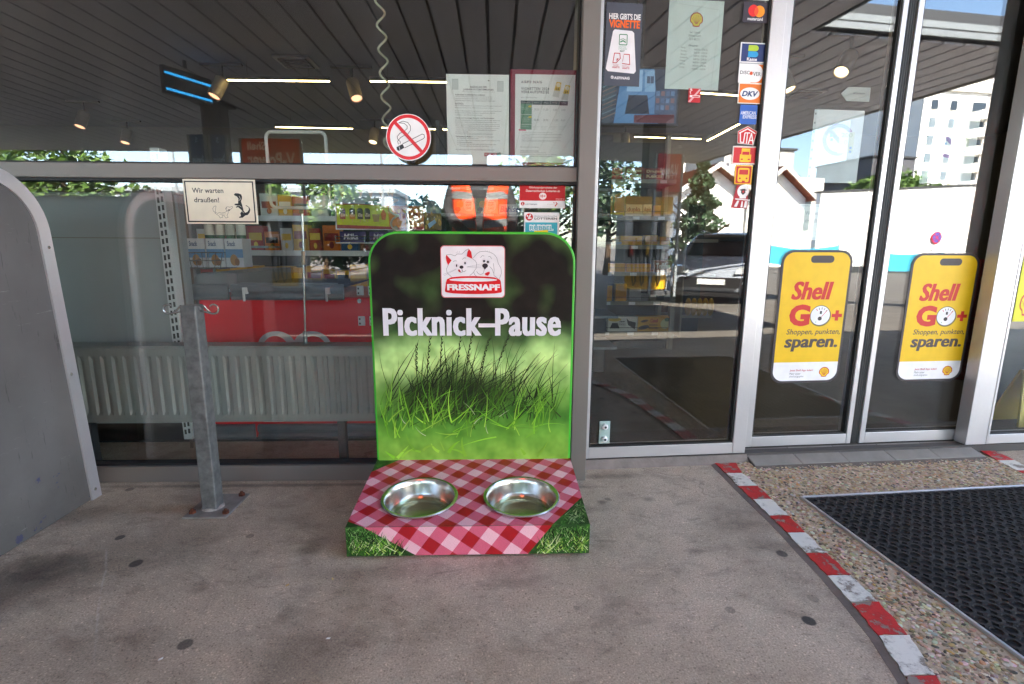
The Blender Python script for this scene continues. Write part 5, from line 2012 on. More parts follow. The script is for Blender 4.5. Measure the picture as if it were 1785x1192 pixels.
for i in range(120):
    a = RX0 + .008 + (RX1 - RX0 - .016) * i / 120
    m.box(a, a + .0075, .109, .18, RZ1 + .0005, RZ1 + .003)
m.box(RX0, RX1, .101, .109, RZ1 - .001, RZ1 + .003).box(RX0, RX1, .18, .187, RZ1 - .001, RZ1 + .003)
for y in (.126, .145, .163):
    m.box(RX0, RX1, y, y + .006, RZ1 + .0004, RZ1 + .0029)
m.build('top_grille', M_RAD, rad)
m = MB(o_)
for x in (RX0 + .2, RX1 - .25):
    m.box(x, x + .03, .13, .16, -.001, RZ0)
m.build('bracket', M_DGREY, rad)

# ---------------- shelf unit seen from behind: bluish panels and slotted upright
GY = .32
shf = thing('shelf_unit', 'back of a pale blue grey shelf unit with slotted upright', 'shelf', (-1.35, GY + .02, 0))
o_ = (-1.35, GY + .02, 0)
M_PAN = pm('pale_shelf_panel', '#8d9498', .5, 0, .05, 2)
M_UPR = pm('pale_upright', '#c4c9cc', .5, .1, .04, 3)
for z0, z1 in ((.14, .47), (.473, .905), (.908, 1.085)):
    MB(o_).box(-3.2, -1.158, GY + .012, GY + .022, z0, z1).build('back_panel', M_PAN, shf)
for x0 in (-1.156, -2.16):
    u_ = MB(o_).box(x0, x0 + .038, GY, GY + .05, .045, 1.255).build('upright', M_UPR, shf, bevel=.002)
    s_ = MB(o_)
    for i in range(36):
        z = .07 + i * .0325
        s_.box(x0 + .007, x0 + .0155, GY - .0008, GY + .001, z, z + .021)
        s_.box(x0 + .0225, x0 + .031, GY - .0008, GY + .001, z + .004, z + .025)
    s_.build('slots', M_BLACK, u_)
MB(o_).cyl((-1.137, GY + .02, -.001), (-1.137, GY + .02, .045), .007, 8).build('foot', M_STEEL, shf)
MB(o_).box(-1.117, -1.106, GY + .06, GY + .1, .12, 1.08).build('side_panel', M_PAN, shf)
MB(o_).box(-3.2, -1.12, GY + .06, GY + .4, .1, .135).build('base_shelf', M_PAN, shf)

# ---------------- red ice cream freezer with grey bumpers and curved lid
FY = .44
frz = thing('ice_freezer', 'red ice cream chest freezer with grey ribbed bumpers and white heart emblem', 'freezer', (-.45, FY + .3, 0))
o_ = (-.45, FY + .3, 0)
M_FRED = pm('freezer_red', '#ee1228', .34, 0, .05, 2)
M_BUMP = pm('grey_bumper', '#6d737a', .42, 0, .06, 5)
FX0, FX1 = -1.1, .42
MB(o_).box(FX0, FX1, FY, FY + .62, .004, .655).build('body', M_FRED, frz, bevel=.012)


def bumper(x0, x1, zc):
    pr = []
    for zz, dd in ((-.036, 0), (-.036, .014), (-.03, .02), (-.02, .021), (-.012, .012), (-.004, .012), (.004, .02), (.022, .021), (.03, .016), (.034, 0)):
        pr.append((FY - dd, zc + zz))
    return MB(o_).prism(pr[::-1], x0, x1, 'x').build('bumper', M_BUMP, frz, bevel=.003, smooth=True)


bumper(FX0 - .012, -0.9605, 0.6798)
bumper(-0.9605 + .012, -0.4629, 0.6798)
bumper(FX0 - .012, -0.9605 + .06, .04)
bumper(-0.9605 + .075, FX1, .04)
# rounded corner of the lid, glass lid
pr = [(FX0 - .004, .69)] + [(FX0 + .03 - .034 * math.cos(math.radians(9 * k)), .725 + .034 * math.sin(math.radians(9 * k))) for k in range(11)] + [(-0.9605 + .04, .759), (-0.9605 + .04, .69)]
MB(o_).prism(pr, FY - .005, FY + .6, 'y').build('lid_corner', M_BUMP, frz, smooth=True)
MB(o_).box(-0.9605 + .042, -0.4629 - .03, FY + .02, FY + .6, .69, .7).build('lid_glass', pm('smoked_lid', '#3b4146', .08, 0, .05, 2), frz)
MB(o_).box(-0.9605 + .042, -0.4629 - .03, FY - .012, FY + .018, .69, .718).build('lid_rail', M_BUMP, frz, bevel=.003)
for x in (-0.8922, -0.5374):
    MB(o_).box(x, x + .02, FY - .03, FY - .013, .672, .70).box(x, x + .009, FY - .03, FY - .022, .64, .672).build('lid_catch', M_WHITE, frz, bevel=.002)
for x0 in (-0.4629 + .055, -0.4629 + .105):
    for z0 in (.665, .53):
        h_ = MB(o_).box(x0, x0 + .03, FY - .006, FY + .002, z0, z0 + .042).build('hinge', M_WHITE, frz, bevel=.002)
        MB(o_).box(x0 + .005, x0 + .011, FY - .0075, FY - .0062, z0 + .006, z0 + .014).box(x0 + .005, x0 + .011, FY - .0075, FY - .0062, z0 + .026, z0 + .034).build('slot', M_BLACK, h_)
for z in (.64, .44):
    MB(o_).lathe([(.0001, .004), (.0035, .004), (.004, .006), (.0095, .006), (.0105, .004), (.0105, 0)], (-0.4629 + .065, FY, z), 18, 'y').build('rivet', M_STEEL, frz, smooth=True)
kh = Ink(.34, .2, 0, 0, 340, 200)
for sx in (-1, 1):
    P, Q = [], []
    for i in range(19):
        a = math.radians(5 + 172 * i / 18)
        P.append((170 + sx * (78 + 84 * math.cos(a)), 92 - 68 * math.sin(a)))
        Q.append((170 + sx * (84 + 54 * math.cos(a)), 98 - 52 * math.sin(a)))
    kh.poly(P + Q[::-1], '#d9d7d9')
    kh.line([(170 + sx * 152, 95), (170 + sx * 120, 150), (170, 196)], 22, '#d9d7d9')
kh.build('heart_emblem', M_GLOSSPRINT, frz, ((-0.8657, 0.3287)[0] + .45, FY - .0006 - (FY + .3), (-0.8657, 0.3287)[1]))
kp = Ink(.3, .02, 0, 0, 300, 20)
kp.rect(0, 0, 90, 20, '#dcdcdc')
kp.text('SERVICE', 12, 5, 60, 14, '#6a6a6a')
kp.rect(92, 0, 150, 20, '#2b2426')
kp.text('NR. 194218', 100, 5, 140, 12, '#cfcfcf')
kp.build('rating_plate', M_PRINT, frz, (-0.8624 + .45, -.3 - .0006, .082))

# ---------------- sign holders standing on the radiator
def holder(name, label, foot, top, fr):
    t_ = thing(name, label, 'sign holder', foot)
    o = foot
    pw, pd = .09, .06
    MB(o).hexa([(foot[0] - .115, foot[1] - .052, foot[2]), (foot[0] + .055, foot[1] - .052, foot[2]), (foot[0] + .105, foot[1] + .03, foot[2]), (foot[0] - .035, foot[1] + .03, foot[2])],
               [(foot[0] - .115, foot[1] - .052, foot[2] + .003), (foot[0] + .055, foot[1] - .052, foot[2] + .003), (foot[0] + .105, foot[1] + .03, foot[2] + .003), (foot[0] - .035, foot[1] + .03, foot[2] + .003)]).build('foot_plate', pm('stand_plate', '#8f857c', .5, .2, .08, 8), t_)
    MB(o).tube([foot, (foot[0] + (top[0] - foot[0]) * .5, foot[1], foot[2] + (top[2] - foot[2]) * .5), top], .0042, 10).build('pole', M_STEEL, t_, smooth=True)
    MB(o).cyl((foot[0], foot[1], foot[2] + .002), (foot[0], foot[1], foot[2] + .05), .008, 12).build('collar', M_GREY, t_, smooth=True)
    h_ = foot[2] + (top[2] - foot[2]) * .62
    MB(o).cyl((foot[0] + (top[0] - foot[0]) * .62, foot[1], h_), (foot[0] + (top[0] - foot[0]) * .7, foot[1], h_ + .05), .0075, 12).build('clamp', pm('brass_clamp', '#a08a68', .4, .6), t_, smooth=True)
    if fr:
        x0, x1, z0, z1 = fr
        P = [(u, top[1], v) for u, v in rrect(x0, z0, x1, z1, .02, 4)]
        MB(o).tube(P, .006, 8, True).build('frame', pm('clear_plastic', '#c8cac6', .3, 0, .05), t_, smooth=True)
    return t_


holder('sign_stand', 'thin steel sign stand with empty rounded frame on the radiator', ((-0.536, 0.14, 0.4981)[0], .14, RZ1 + .003), ((-0.5145, 0.14, 0.9976)[0], .14, (-0.5145, 0.14, 0.9976)[2]), (-0.626, -0.4124, 1.0181, 1.2836))
holder('sign_stand', 'thin steel sign stand half hidden behind the left edge of the green board', ((-0.1233, 0.15, 0.6814)[0], .15, RZ1 + .003), ((-0.1263, 0.15, 1.0009)[0], .15, (-0.1263, 0.15, 1.0009)[2]), None)

# ---------------- wire basket with blue and white packets, bottles behind
bk_ = thing('wire_basket', 'chrome wire basket of snack packets left of the freezer', 'basket', (-1.211, .55, 0.7737))
x0, x1, z0, z1 = -1.211, -1.0352, 0.7737, 0.8463
o_ = (x0, .55, z0)
m = MB(o_)
for z, e in ((z0, .012), (z0 + (z1 - z0) * .5, .004), (z1, -.004)):
    m.tube([(x0 + e, .55, z), (x1 - e, .55, z), (x1 - e, .7, z), (x0 + e, .7, z)], .0022, 6, True)
for k in range(7):
    t = k / 6
    m.tube([(x0 + .012 + (x1 - x0 - .024) * t, .55, z0), (x0 - .004 + (x1 - x0 + .008) * t, .55, z1)], .0018, 6)
m.build('wires', M_STEEL, bk_, smooth=True)
MB(o_).box(x0 + .01, x1 - .01, .56, .69, z0 + .002, z0 + .005).build('tray', M_STEEL, bk_)
M_PACK = M_GLOSSPRINT


def carton(name, label, cat, x0, x1, y0, y1, z0, z1, face, draw=None, side=None, group=None, units=(0, 0, 100, 60), bevel=.002):
    b = MB((x0, y0, z0))
    b.col = lin(side or face)
    b.box(x0, x1, y0, y1, z0, z1)
    o = b.build(name, M_PACK, None, (x0, y0, z0))
    tag(o, label, cat, group)
    k = Ink(x1 - x0, z1 - z0, *units)
    k.rect(units[0], units[1], units[2], units[3], face)
    if draw:
        draw(k)
    k.build('print', M_PACK, o, (0, -.0003, 0))
    return o


def nuts(k):
    k.rect(0, 0, 100, 22, '#cfd6dc')
    k.rect(0, 22, 100, 40, '#4f86b8')
    k.disc(45, 45, 22, '#a87a45', 12)
    k.disc(62, 49, 14, '#7d5630', 8)
    k.text('Snack', 12, 5, 60, 16, '#35507a', .03)


for i in range(3):
    carton('snack_packet', ['leftmost blue and white snack packet in the wire basket', 'middle blue and white snack packet in the wire basket', 'rightmost blue and white snack packet in the wire basket'][i], 'packet',
           x0 + .012 + .085 * i, x0 + .012 + .085 * i + .078, .575, .66, z0 + .006, z1 + .062, '#c4ccd4', nuts, group='snack packets in the basket')
M_BOTT = pm('green_bottle_glass', '#1f5a32', .12, 0, .1, 5)
for i in range(4):
    bx = x0 + .03 + i * .05
    o = MB().lathe([(.0001, 0), (.02, 0), (.021, .004), (.021, .13), (.018, .15), (.009, .17), (.008, .21), (.0095, .212), (.0095, .225), (.0001, .226)], n=16).build('bottle', M_BOTT, None, (bx, .74, z1 + .03), smooth=True)
    tag(o, ['leftmost', 'second', 'third', 'rightmost'][i] + ' green bottle in the row above the wire basket', 'bottle', 'green bottles above the basket')
    b = MB()
    b.col = lin('#d9d7c8')
    b.lathe([(.0214, .05), (.0214, .1)], n=16)
    b.build('bottle_label', M_PRINT, o)
bs_ = thing('bottle_shelf', 'grey shelf carrying green bottles above the wire basket', 'shelf', (x0 - .02, .7, z1 + .02))
MB().box(0, .34, 0, .14, 0, .0095).build('board', M_GREY, bs_)
MB().box(0, .01, .13, .14, -1.0 + .2, 0).build('support', M_GREY, bs_)

# ---------------- ice cream poster and coin poster behind the lower pane
def ices(k):
    k.rect(110, 100, 1420, 850, '#d8dcdc')
    k.rect(125, 110, 1420, 480, '#b9d9ee')
    k.poly([(560, 440), (800, 380), (900, 330), (1060, 350), (1420, 300), (1420, 480), (560, 480)], '#4f9cc0')
    k.poly([(130, 462), (420, 455), (900, 485), (1420, 490), (1420, 845), (130, 832)], '#a8423c')
    k.poly([(135, 478), (420, 470), (895, 492), (905, 800), (135, 775)], '#c3cf2c')
    k.poly([(900, 492), (1420, 495), (1420, 805), (905, 802)], '#d88a30')
    for u, v in ((228, 240), (505, 225), (650, 240), (800, 235), (960, 240)):
        k.poly([(u - 34, v + 40), (u + 34, v + 40), (u, v + 150)], '#e7cfae')
        k.disc(u, v, 40, '#f1f1ee', 52)
        k.disc(u + 4, v - 20, 18, '#e2a6a0', 18)
    for u, c, d_ in ((222, '#6b4a70', '#a34b3c'), (365, '#3f3020', '#d8902c'), (480, '#37281c', '#4c3424'), (588, '#3a2a1c', '#5d452e')):
        k.poly(rrect(u - 42, 525, u + 42, 690, 34, 6), c)
        k.rect(u - 42, 620, u + 42, 690, d_)
        k.rect(u - 5, 690, u + 5, 735, '#c9a870')
        k.text('Eis', u - 30, 600, u + 36, 650, '#e8d8b0', .02, .2)
    k.poly([(656, 615), (768, 615), (752, 728), (676, 728)], '#a98f4e')
    k.poly([(826, 530), (870, 610), (850, 700), (800, 700), (784, 610)], '#d07020')
    for u in (1055, 1140, 1300):
        k.poly(rrect(u - 30, 550, u + 30, 690, 18, 4), '#a5432c')
        k.disc(u, 565, 24, '#e0c030', 30)
    k.disc(1375, 550, 26, '#e8e0a0')


sheet('ice_poster', 'colourful ice cream board with cones and lime green strip behind the lower pane', 'poster', (-0.4785, -0.1039, 0.9473, 1.1538), .42, (110, 100, 1420, 850), ices, thick=.004, col='#d8dcdc', ink=M_GLOSSPRINT)


def coins(k):
    k.rect(0, 0, 100, 150, '#7d95a0')
    rg = random.Random(4)
    for _ in range(26):
        k.disc(rg.uniform(5, 95), rg.uniform(5, 95), rg.uniform(6, 13), rg.choice(['#9fb7a8', '#b8c4c8', '#6d8fae', '#c9c08a', '#8aa47c', '#767d86']), rg.uniform(5, 11), 14)
    k.rect(0, 100, 100, 150, '#7c6b1c')
    for _ in range(20):
        k.disc(rg.uniform(5, 95), rg.uniform(100, 145), rg.uniform(4, 9), rg.choice(['#c9a82c', '#a88a24', '#5d5a1c', '#d8c04a']), n=10)
    k.poly([(20, 132), (62, 118), (70, 128), (28, 146)], '#9fc3d8')
    k.rect(18, 12, 58, 20, '#e8ecec')


sheet('product_poster', 'poster crowded with small coloured shapes right of the ice cream board', 'poster', (-0.1042, -0.0305, 0.9493, 1.1582), .44, (0, 0, 100, 150), coins, thick=.003, col='#8796a0', ink=M_GLOSSPRINT)
rail = thing('poster_rail', 'slim white frame rail between the two posters', 'rail', ((-0.1694, 0.9488)[0], .40, .9))
MB().box(-.005, .005, -.004, .004, -.0, .42).build('bar', M_WHITE, rail)
MB().box(-.06, .06, .0, .006, -.006, .0).build('foot', M_WHITE, rail)

# chocolate bars below the poster
mx0, mz0 = (-0.4877, 0.9198)
ls_ = thing('chocolate_rack', 'white wire rack with purple chocolate cartons under the ice cream board', 'rack', (mx0, .5, mz0 - .03))
MB().box(-.02, .5, 0, .1, 0, .004).build('tray', M_WHITE, ls_)
w_ = MB()
for z in (.015, .03):
    w_.tube([(-.02, -.004, z), (.5, -.004, z)], .0018, 6)
for i in range(9):
    w_.tube([(-.018 + .064 * i, -.004, 0), (-.018 + .064 * i, -.004, .034)], .0015, 6)
w_.build('wires', M_STEEL, ls_)


def choc(k):
    k.text('Milka', 14, 12, 70, 44, '#e8e4f0', .02, .2)


for i in range(3):
    carton('chocolate_carton', ['leftmost purple chocolate carton in the white wire rack', 'second purple chocolate carton in the white wire rack', 'third purple chocolate carton in the white wire rack'][i], 'carton', mx0 + .13 * i, mx0 + .13 * i + .115, .505, .58, mz0 - .0255, mz0 + .022, '#4d3d78', choc, group='purple chocolate cartons')

# ---------------- shelf of biscuit cartons seen above the board
bz = [1.1615, 1.0715, 1.2243, 0.9089]
SHY = 1.35
bsx0, bsx1 = (-0.1274, 1.0705)[0], (0.6774, 1.0762)[0]
bsf = thing('biscuit_shelf', 'dark shelf with biscuit cartons above the green board', 'shelf', (bsx0, SHY, 0))
for z in (bz[1], bz[2], bz[3], .45, .25):
    MB((bsx0, SHY, 0)).box(bsx0, bsx1 + .3, SHY - .004, SHY + .35, z - .016, z).build('board', M_GREY, bsf)
MB((bsx0, SHY, 0)).box(bsx0, bsx1 + .3, SHY + .35, SHY + .36, 0, 1.6).build('back_panel', M_DGREY, bsf)
MB((bsx0, SHY, 0)).box(bsx0 - .02, bsx0 - .001, SHY, SHY + .36, 0, 1.6).build('side_panel', M_DGREY, bsf)


def soft(k):
    k.poly([(0, 0), (40, 0), (20, 60), (0, 60)], '#5d7a3a')
    k.disc(28, 24, 16, '#d89a3a', 14)
    k.disc(18, 44, 13, '#4a3020', 9)
    k.disc(68, 28, 24, '#efe8dc', 24)
    k.text('clever', 54, 12, 82, 20, '#4a4038', .02)
    k.text('SOFT', 54, 23, 80, 32, '#c08a50', .03)
    k.text('CAKE', 54, 35, 80, 44, '#c08a50', .03)


for i, (a, b_) in enumerate(((791, 829), (830, 868))):
    xa, xb = [(-0.0468, 1.1106)[0], (0.0871, 1.1116)[0]][i], [(0.0836, 1.1116)[0], (0.2179, 1.1126)[0]][i]
    carton('biscuit_carton', ['left cream coloured soft cake carton above the board', 'right cream coloured soft cake carton above the board'][i], 'carton', xa, xb, SHY + .002, SHY + .1, bz[1] + .001, bz[0], '#cfc2a4', soft, group='soft cake cartons')


def bahl(k):
    k.text('Bahlsen', 4, 12, 92, 50, '#2a3f80', .02, .25)


carton('biscuit_packet', 'pale biscuit packet with blue lettering beside the soft cake cartons', 'packet', (0.2248, 1.0791)[0], (0.377, 1.0802)[0], SHY + .002, SHY + .08, bz[1] + .001, bz[1] + (bz[0] - bz[1]) * .62, '#b9c2c4', bahl)
for i, z in enumerate((bz[1], bz[2])):
    t_ = MB((bsx0, SHY, 0))
    for j in range(4):
        t_.box(bsx0 + .06 + .2 * j, bsx0 + .12 + .2 * j, SHY - .0062, SHY - .0045, z - .015, z - .002)
    t_.build('price_tags', M_WHITE, bsf)

# ---------------- packets on the shelf behind the freezer
bsx = thing('goods_shelf', 'grey shelf with rows of coloured packets behind the red freezer', 'shelf', (-1.1, 1.75, 0))
M_LITE = pm('shelf_pale', '#8c8f92', .5, 0, .05, 3)
SZ = (.60, .84, 1.06)
for z in SZ:
    MB((-1.1, 1.75, 0)).box(-1.75, -.5, 1.6, 1.9, z - .02, z).build('board', M_LITE, bsx)
    MB((-1.1, 1.75, 0)).box(-1.75, -.5, 1.594, 1.5995, z - .03, z + .004).build('price_rail', M_WHITE, bsx)
MB((-1.1, 1.75, 0)).box(-1.75, -.5, 1.905, 1.915, 0, 1.35).build('back_panel', M_DGREY, bsx)
for x in (-1.77, -.498):
    MB((-1.1, 1.75, 0)).box(x, x + .02, 1.6, 1.915, 0, 1.35).build('side_panel', M_LITE, bsx)
rg_ = random.Random(17)
ORD = ['leftmost', 'second', 'third', 'fourth', 'fifth', 'sixth', 'seventh', 'eighth', 'ninth', 'tenth', 'eleventh', 'twelfth', 'thirteenth']
PAL = [('yellow', '#d9a014'), ('orange', '#cf6a18'), ('red', '#a82020'), ('white', '#cfcfc8'), ('brown', '#6a4428'), ('green', '#3f7a3a'), ('blue', '#2f5488')]
for r_, (z, nm_) in enumerate(zip(SZ, ('lowest', 'middle', 'top'))):
    x = -1.73
    j = 0
    while x < -.60 and j < 13:
        w_ = rg_.uniform(.07, .11)
        cn_, ch_ = PAL[0] if (r_ == 0 and rg_.random() < .8) else rg_.choice(PAL)
        hh = rg_.uniform(.11, .17)
        c2_ = rg_.choice(['#efe6d0', '#8a1c1c', '#2a2420', '#e8c04a'])

        def deco(k, c2_=c2_, q=rg_.random()):
            k.rect(8, 12 + 10 * q, 92, 30 + 10 * q, c2_)
            k.disc(50, 46, 14, c2_, 8)
        carton('goods_packet', cn_ + ' packet, ' + ORD[j] + ' on the ' + nm_ + ' shelf behind the freezer', 'packet', x, x + w_, 1.615, 1.70, z + .001, z + hh, ch_, deco, group='packets behind the freezer')
        x += w_ + rg_.uniform(.004, .014)
        j += 1

# ---------------- coiled cable hanging from the ceiling
x0, z0 = (-0.2384, 1.9122)
x1, z1 = (-0.2216, 1.2457)
P = []
turns, n_ = 16, 16 * 10
top_z = 2.6
for i in range(n_ + 1):
    t = i / n_
    a = 2 * math.pi * turns * t
    z = top_z + (z1 - top_z) * t
    tx = x0 + (x1 - x0) * ((z - z0) / (z1 - z0))
    P.append((tx + .0165 * math.cos(a), .32 + .0165 * math.sin(a), z + .006 * math.sin(a)))
x2, z2 = (-0.2054, 0.9417)
for i in range(1, 61):
    t = i / 60
    a = 2 * math.pi * 5 * t
    P.append((x1 + (x2 - x1) * t + .0165 * math.cos(a), .32 + .0165 * math.sin(a), z1 + (z2 - z1) * t + .01 * math.sin(a)))
cc = MB((x1, .32, z1)).tube(P, .0043, 7).build('coiled_cable', pm('cable_cream', '#b9bba6', .5, 0, .06, 8), None, (x1, .32, z1), smooth=True)
tag(cc, 'cream coloured coiled cable hanging beside the no smoking sign', 'cable')
MB((x1, .32, z1)).ball((x2, .32, z2 - .01), .012, .012, .03, 10).build('plug', pm('cable_cream', '#b9bba6'), cc, smooth=True)

# ---------------- ceiling: light strips, spots, vents
M_LED = emit('led_strip_glow', '#ffd98a', 3.0)
def strip(label, a, b):
    a, b = Vector(a), Vector(b)
    t_ = thing('light_strip', label, 'lamp', (a + b) / 2, math.atan2((b - a).y, (b - a).x), 'ceiling light strips')
    ln = (b - a).length
    MB().box(-ln / 2, ln / 2, -.02, .02, .0, .035).build('housing', M_DGREY, t_)
    MB().box(-ln / 2 + .004, ln / 2 - .004, -.010, .010, -.006, .0).build('diffuser', M_LED, t_)
    MB().cyl((-ln * .3, 0, .03), (-ln * .3, 0, .17), .003, 6).cyl((ln * .3, 0, .03), (ln * .3, 0, .17), .003, 6).build('hanger', M_STEEL, t_)


for lab, a, b in [('long warm light strip left of the coiled cable', (-2.4039, 3.626, 2.45), (-1.4115, 3.6123, 2.45)), ('warm light strip crossing behind the coiled cable', (-1.0181, 3.5927, 2.45), (-0.153, 3.5855, 2.45)), ('short far light strip above the empty sign frame', (-2.7926, 5.6812, 2.45), (-1.7599, 5.7283, 2.45)), ('far light strip behind the round no smoking sign', (-1.3474, 5.6344, 2.45), (-0.3008, 5.7171, 2.45)), ('level light strip seen low in the side pane', (2.2343, 6.0305, 2.45), (3.2603, 6.1358, 2.45)), ('slanting light strip beside the payment stickers', (3.4046, 6.2559, 2.45), (3.3746, 5.1029, 2.45)), ('light strip below the opening hours sheet', (2.2931, 3.8083, 2.45), (2.8534, 3.905, 2.45))]:
    strip(lab, a, b)
M_SPOT = pm('spot_body', '#8d8578', .5, .2, .06)
M_GLOW = emit('spot_glow', '#ffb48a', .16)
M_GLOW2 = emit('warm_spot_glow', '#ffd9a0', .35)
for lab, p, tilt_, on in [('lit pinkish spotlight near the blue lit display', (-2.5511, 3.6376, 2.3), 0.35, 1), ('lit spotlight low at the far left', (-4.9595, 5.0968, 2.3), 0.15, 1), ('small lit spotlight above the dog sign', (-5.1253, 6.1338, 2.3), 0.05, 1), ('lit spotlight left of the round no smoking sign', (-1.5263, 5.8756, 2.3), 0.1, 2), ('dark spotlight left of the coiled cable with an added lamp', (-1.1672, 3.6465, 2.3), -0.3, 1), ('round lit spotlight at the top of the left door', (2.9085, 3.1508, 2.3), -0.3, 2), ('spotlight with bright rim right of the round one in the left door', (3.054, 2.6462, 2.3), 0.6, 2), ('small lit spotlight beneath the monitor', (2.1071, 6.0002, 2.3), 0.0, 2)]:
    t_ = thing('ceiling_spot', lab, 'lamp', p, 0., 'ceiling spotlights')
    rot = Matrix.Rotation(tilt_, 3, 'Y') @ Matrix.Rotation(-.35, 3, 'X')
    MB().lathe([(.0001, .2), (.058, .2), (.062, .195), (.062, .0), (.055, -.001), (.053, .012), (.0001, .014)], n=22, tilt=rot).build('body', M_SPOT, t_, smooth=True)
    MB().lathe([(.0001, .006), (.05, .006), (.05, .013)], n=20, tilt=rot).build('lens', M_GLOW if on == 1 else M_GLOW2, t_)
    if True:  # lamp and lens glow also added to the dark spot by the cable
        sl_ = bpy.data.lights.new('spot_lamp', 'SPOT')
        sl_.energy = 55 if 'monitor' in lab else (2.5 if 'door' in lab else 9)
        sl_.spot_size = math.radians(95)
        sl_.spot_blend = .7
        sl_.shadow_soft_size = .05
        sl_.color = (1.0, .80, .58)
        so_ = bpy.data.objects.new('spot_lamp', sl_)
        COL.objects.link(so_)
        so_.parent = t_
        so_.location = rot @ Vector((0, 0, -.02))
        so_.rotation_euler = (.35, 0, 0) if 'monitor' in lab else (-.2, 0, 0)
    tp = rot @ Vector((0, 0, .2))
    MB().cyl(tp, (tp.x, tp.y, 2.62 - p[2]), .012, 8).build('arm', M_DGREY, t_)
    MB().box(tp.x - .2, tp.x + .2, tp.y - .018, tp.y + .018, 2.6 - p[2], 2.62 - p[2]).build('track', M_DGREY, t_)
for lab, p in [('square ceiling vent above the long light strip', (-1.7149, 3.5947, 2.6)), ('square ceiling vent high in the left door', (3.7655, 4.4003, 2.6)), ('square ceiling vent behind the side pane', (3.747, 7.7011, 2.6))]:
    t_ = thing('ceiling_vent', lab, 'vent', p, 0., 'ceiling vents')
    MB().box(-.17, .17, -.17, .17, 0, .02).build('frame', M_GREY, t_, bevel=.004)
    for i in range(5):
        MB().box(-.13, .13, -.13 + .055 * i, -.10 + .055 * i, -.012, -.001).build('blade', M_BLACK, t_)

# ---------------- surveillance monitor behind the side pane
mo = thing('monitor', 'hanging flat monitor showing a bluish camera view of the shop', 'monitor', (0.9794, 1.1, 1.678))
mw, mh = (0.4166, 0.2744)
MB().box(-mw / 2 - .012, mw / 2 + .012, .0, .05, -mh / 2 - .012, mh / 2 + .012).build('housing', M_BLACK, mo, bevel=.004)
MB().box(-.02, .02, .03, .06, mh / 2, 2.62 - 1.678).build('ceiling_bracket', M_BLACK, mo)
km = Ink(mw, mh, 0, 0, 340, 230)
km.rect(0, 0, 340, 230, '#27384f')
km.poly([(90, 0), (230, 0), (260, 230), (60, 230)], '#4f7fb0')
km.poly([(120, 5), (180, 5), (180, 95), (112, 95)], '#8fb4d8')
km.poly([(190, 5), (232, 5), (238, 95), (192, 95)], '#7fa6cc')
for u in (128, 150, 200, 216):
    km.rect(u, 30, u + 14, 60, '#2e4666')
km.poly([(122, 110), (205, 110), (218, 190), (108, 190)], '#1f2c40')
km.poly([(0, 40), (70, 20), (40, 230), (0, 230)], '#3b4a58')
for i in range(9):
    km.line([(6, 60 + 19 * i), (66, 34 + 19 * i)], 5, ['#6a5a58', '#5d7a88', '#7d6a60'][i % 3])
km.poly([(240, 90), (335, 80), (335, 200), (240, 190)], '#3a4f70')
for i in range(12):
    km.rect(244 + (i % 4) * 22, 92 + (i // 4) * 30, 260 + (i % 4) * 22, 112 + (i // 4) * 30, ['#5d7fa8', '#7d5a60', '#46658c'][i % 3])
km.poly([(150, 195), (330, 190), (330, 228), (150, 228)], '#6a3f48')
def screen_mat():
    m, nt, b = new_mat('lit_screen')
    a = N(nt, 'ShaderNodeVertexColor', layer_name='Col')
    L(nt, a.outputs[0], b.inputs['Base Color'])
    L(nt, a.outputs[0], b.inputs['Emission Color'])
    b.inputs['Emission Strength'].default_value = .03
    return m
km.build('screen', screen_mat(), mo, (-mw / 2, -.0005, -mh / 2))

# ---------------- sweets gondola behind the side pane: six shelves, products, price tags
gx0, gx1 = 0.8649, 1.6897
GYF = 2.5
GZ = [1.4213, 1.1292, 0.891, 0.6669, 0.4189, 0.1554]
gon = thing('sweets_shelf', 'tall shelf unit of sweets and biscuits behind the side pane', 'shelf', ((gx0 + gx1) / 2, GYF + .2, 0))
o_ = ((gx0 + gx1) / 2, GYF + .2, 0)
M_SHELF = pm('shelf_board', '#8d8678', .5, .1, .05, 3)
for z in GZ:
    b_ = MB(o_).box(gx0, gx1, GYF, GYF + .36, z - .034, z).build('shelf_board', M_SHELF, gon, bevel=.002)
    for j in range(4):
        xx = gx0 + .05 + j * (gx1 - gx0 - .1) / 3.4
        MB(o_).box(xx, xx + .055, GYF - .003, GYF - .0005, z - .031, z - .006).build('price_tag', M_WHITE, b_)
    MB(o_).tube([(gx0, GYF - .002, z + .035), (gx1, GYF - .002, z + .035)], .002, 6).build('front_wire', M_STEEL, b_)
MB(o_).box(gx0, gx1, GYF + .36, GYF + .37, .02, GZ[0] + .35).build('back_panel', M_DGREY, gon)
for x in (gx0 - .035, gx1 + .003):
    MB(o_).box(x, x + .032, GYF + .3, GYF + .38, 0, GZ[0] + .4).build('upright', M_SHELF, gon)
MB(o_).box(gx1 + .012, gx1 + .05, GYF - .01, GYF + .04, 0, GZ[3] + .0).build('end_post', M_SHELF, gon)
MB(o_).box(gx0, gx1, GYF + .05, GYF + .34, 0, .06).build('plinth', M_DGREY, gon)


def lab_text(t, c, bg=None, v0=14, v1=44, u0=12, u1=88):
    def f(k):
        if bg:
            k.rect(4, 6, 96, 54, bg)
        if '\n' in t:
            a, b_ = t.split('\n')
            k.text(a, u0, 8, u1, 28, c, .03)
            k.text(b_, u0, 32, u1, 52, c, .03)
        elif t:
            k.text(t, u0, v0, u1, v1, c, .03)
    return f


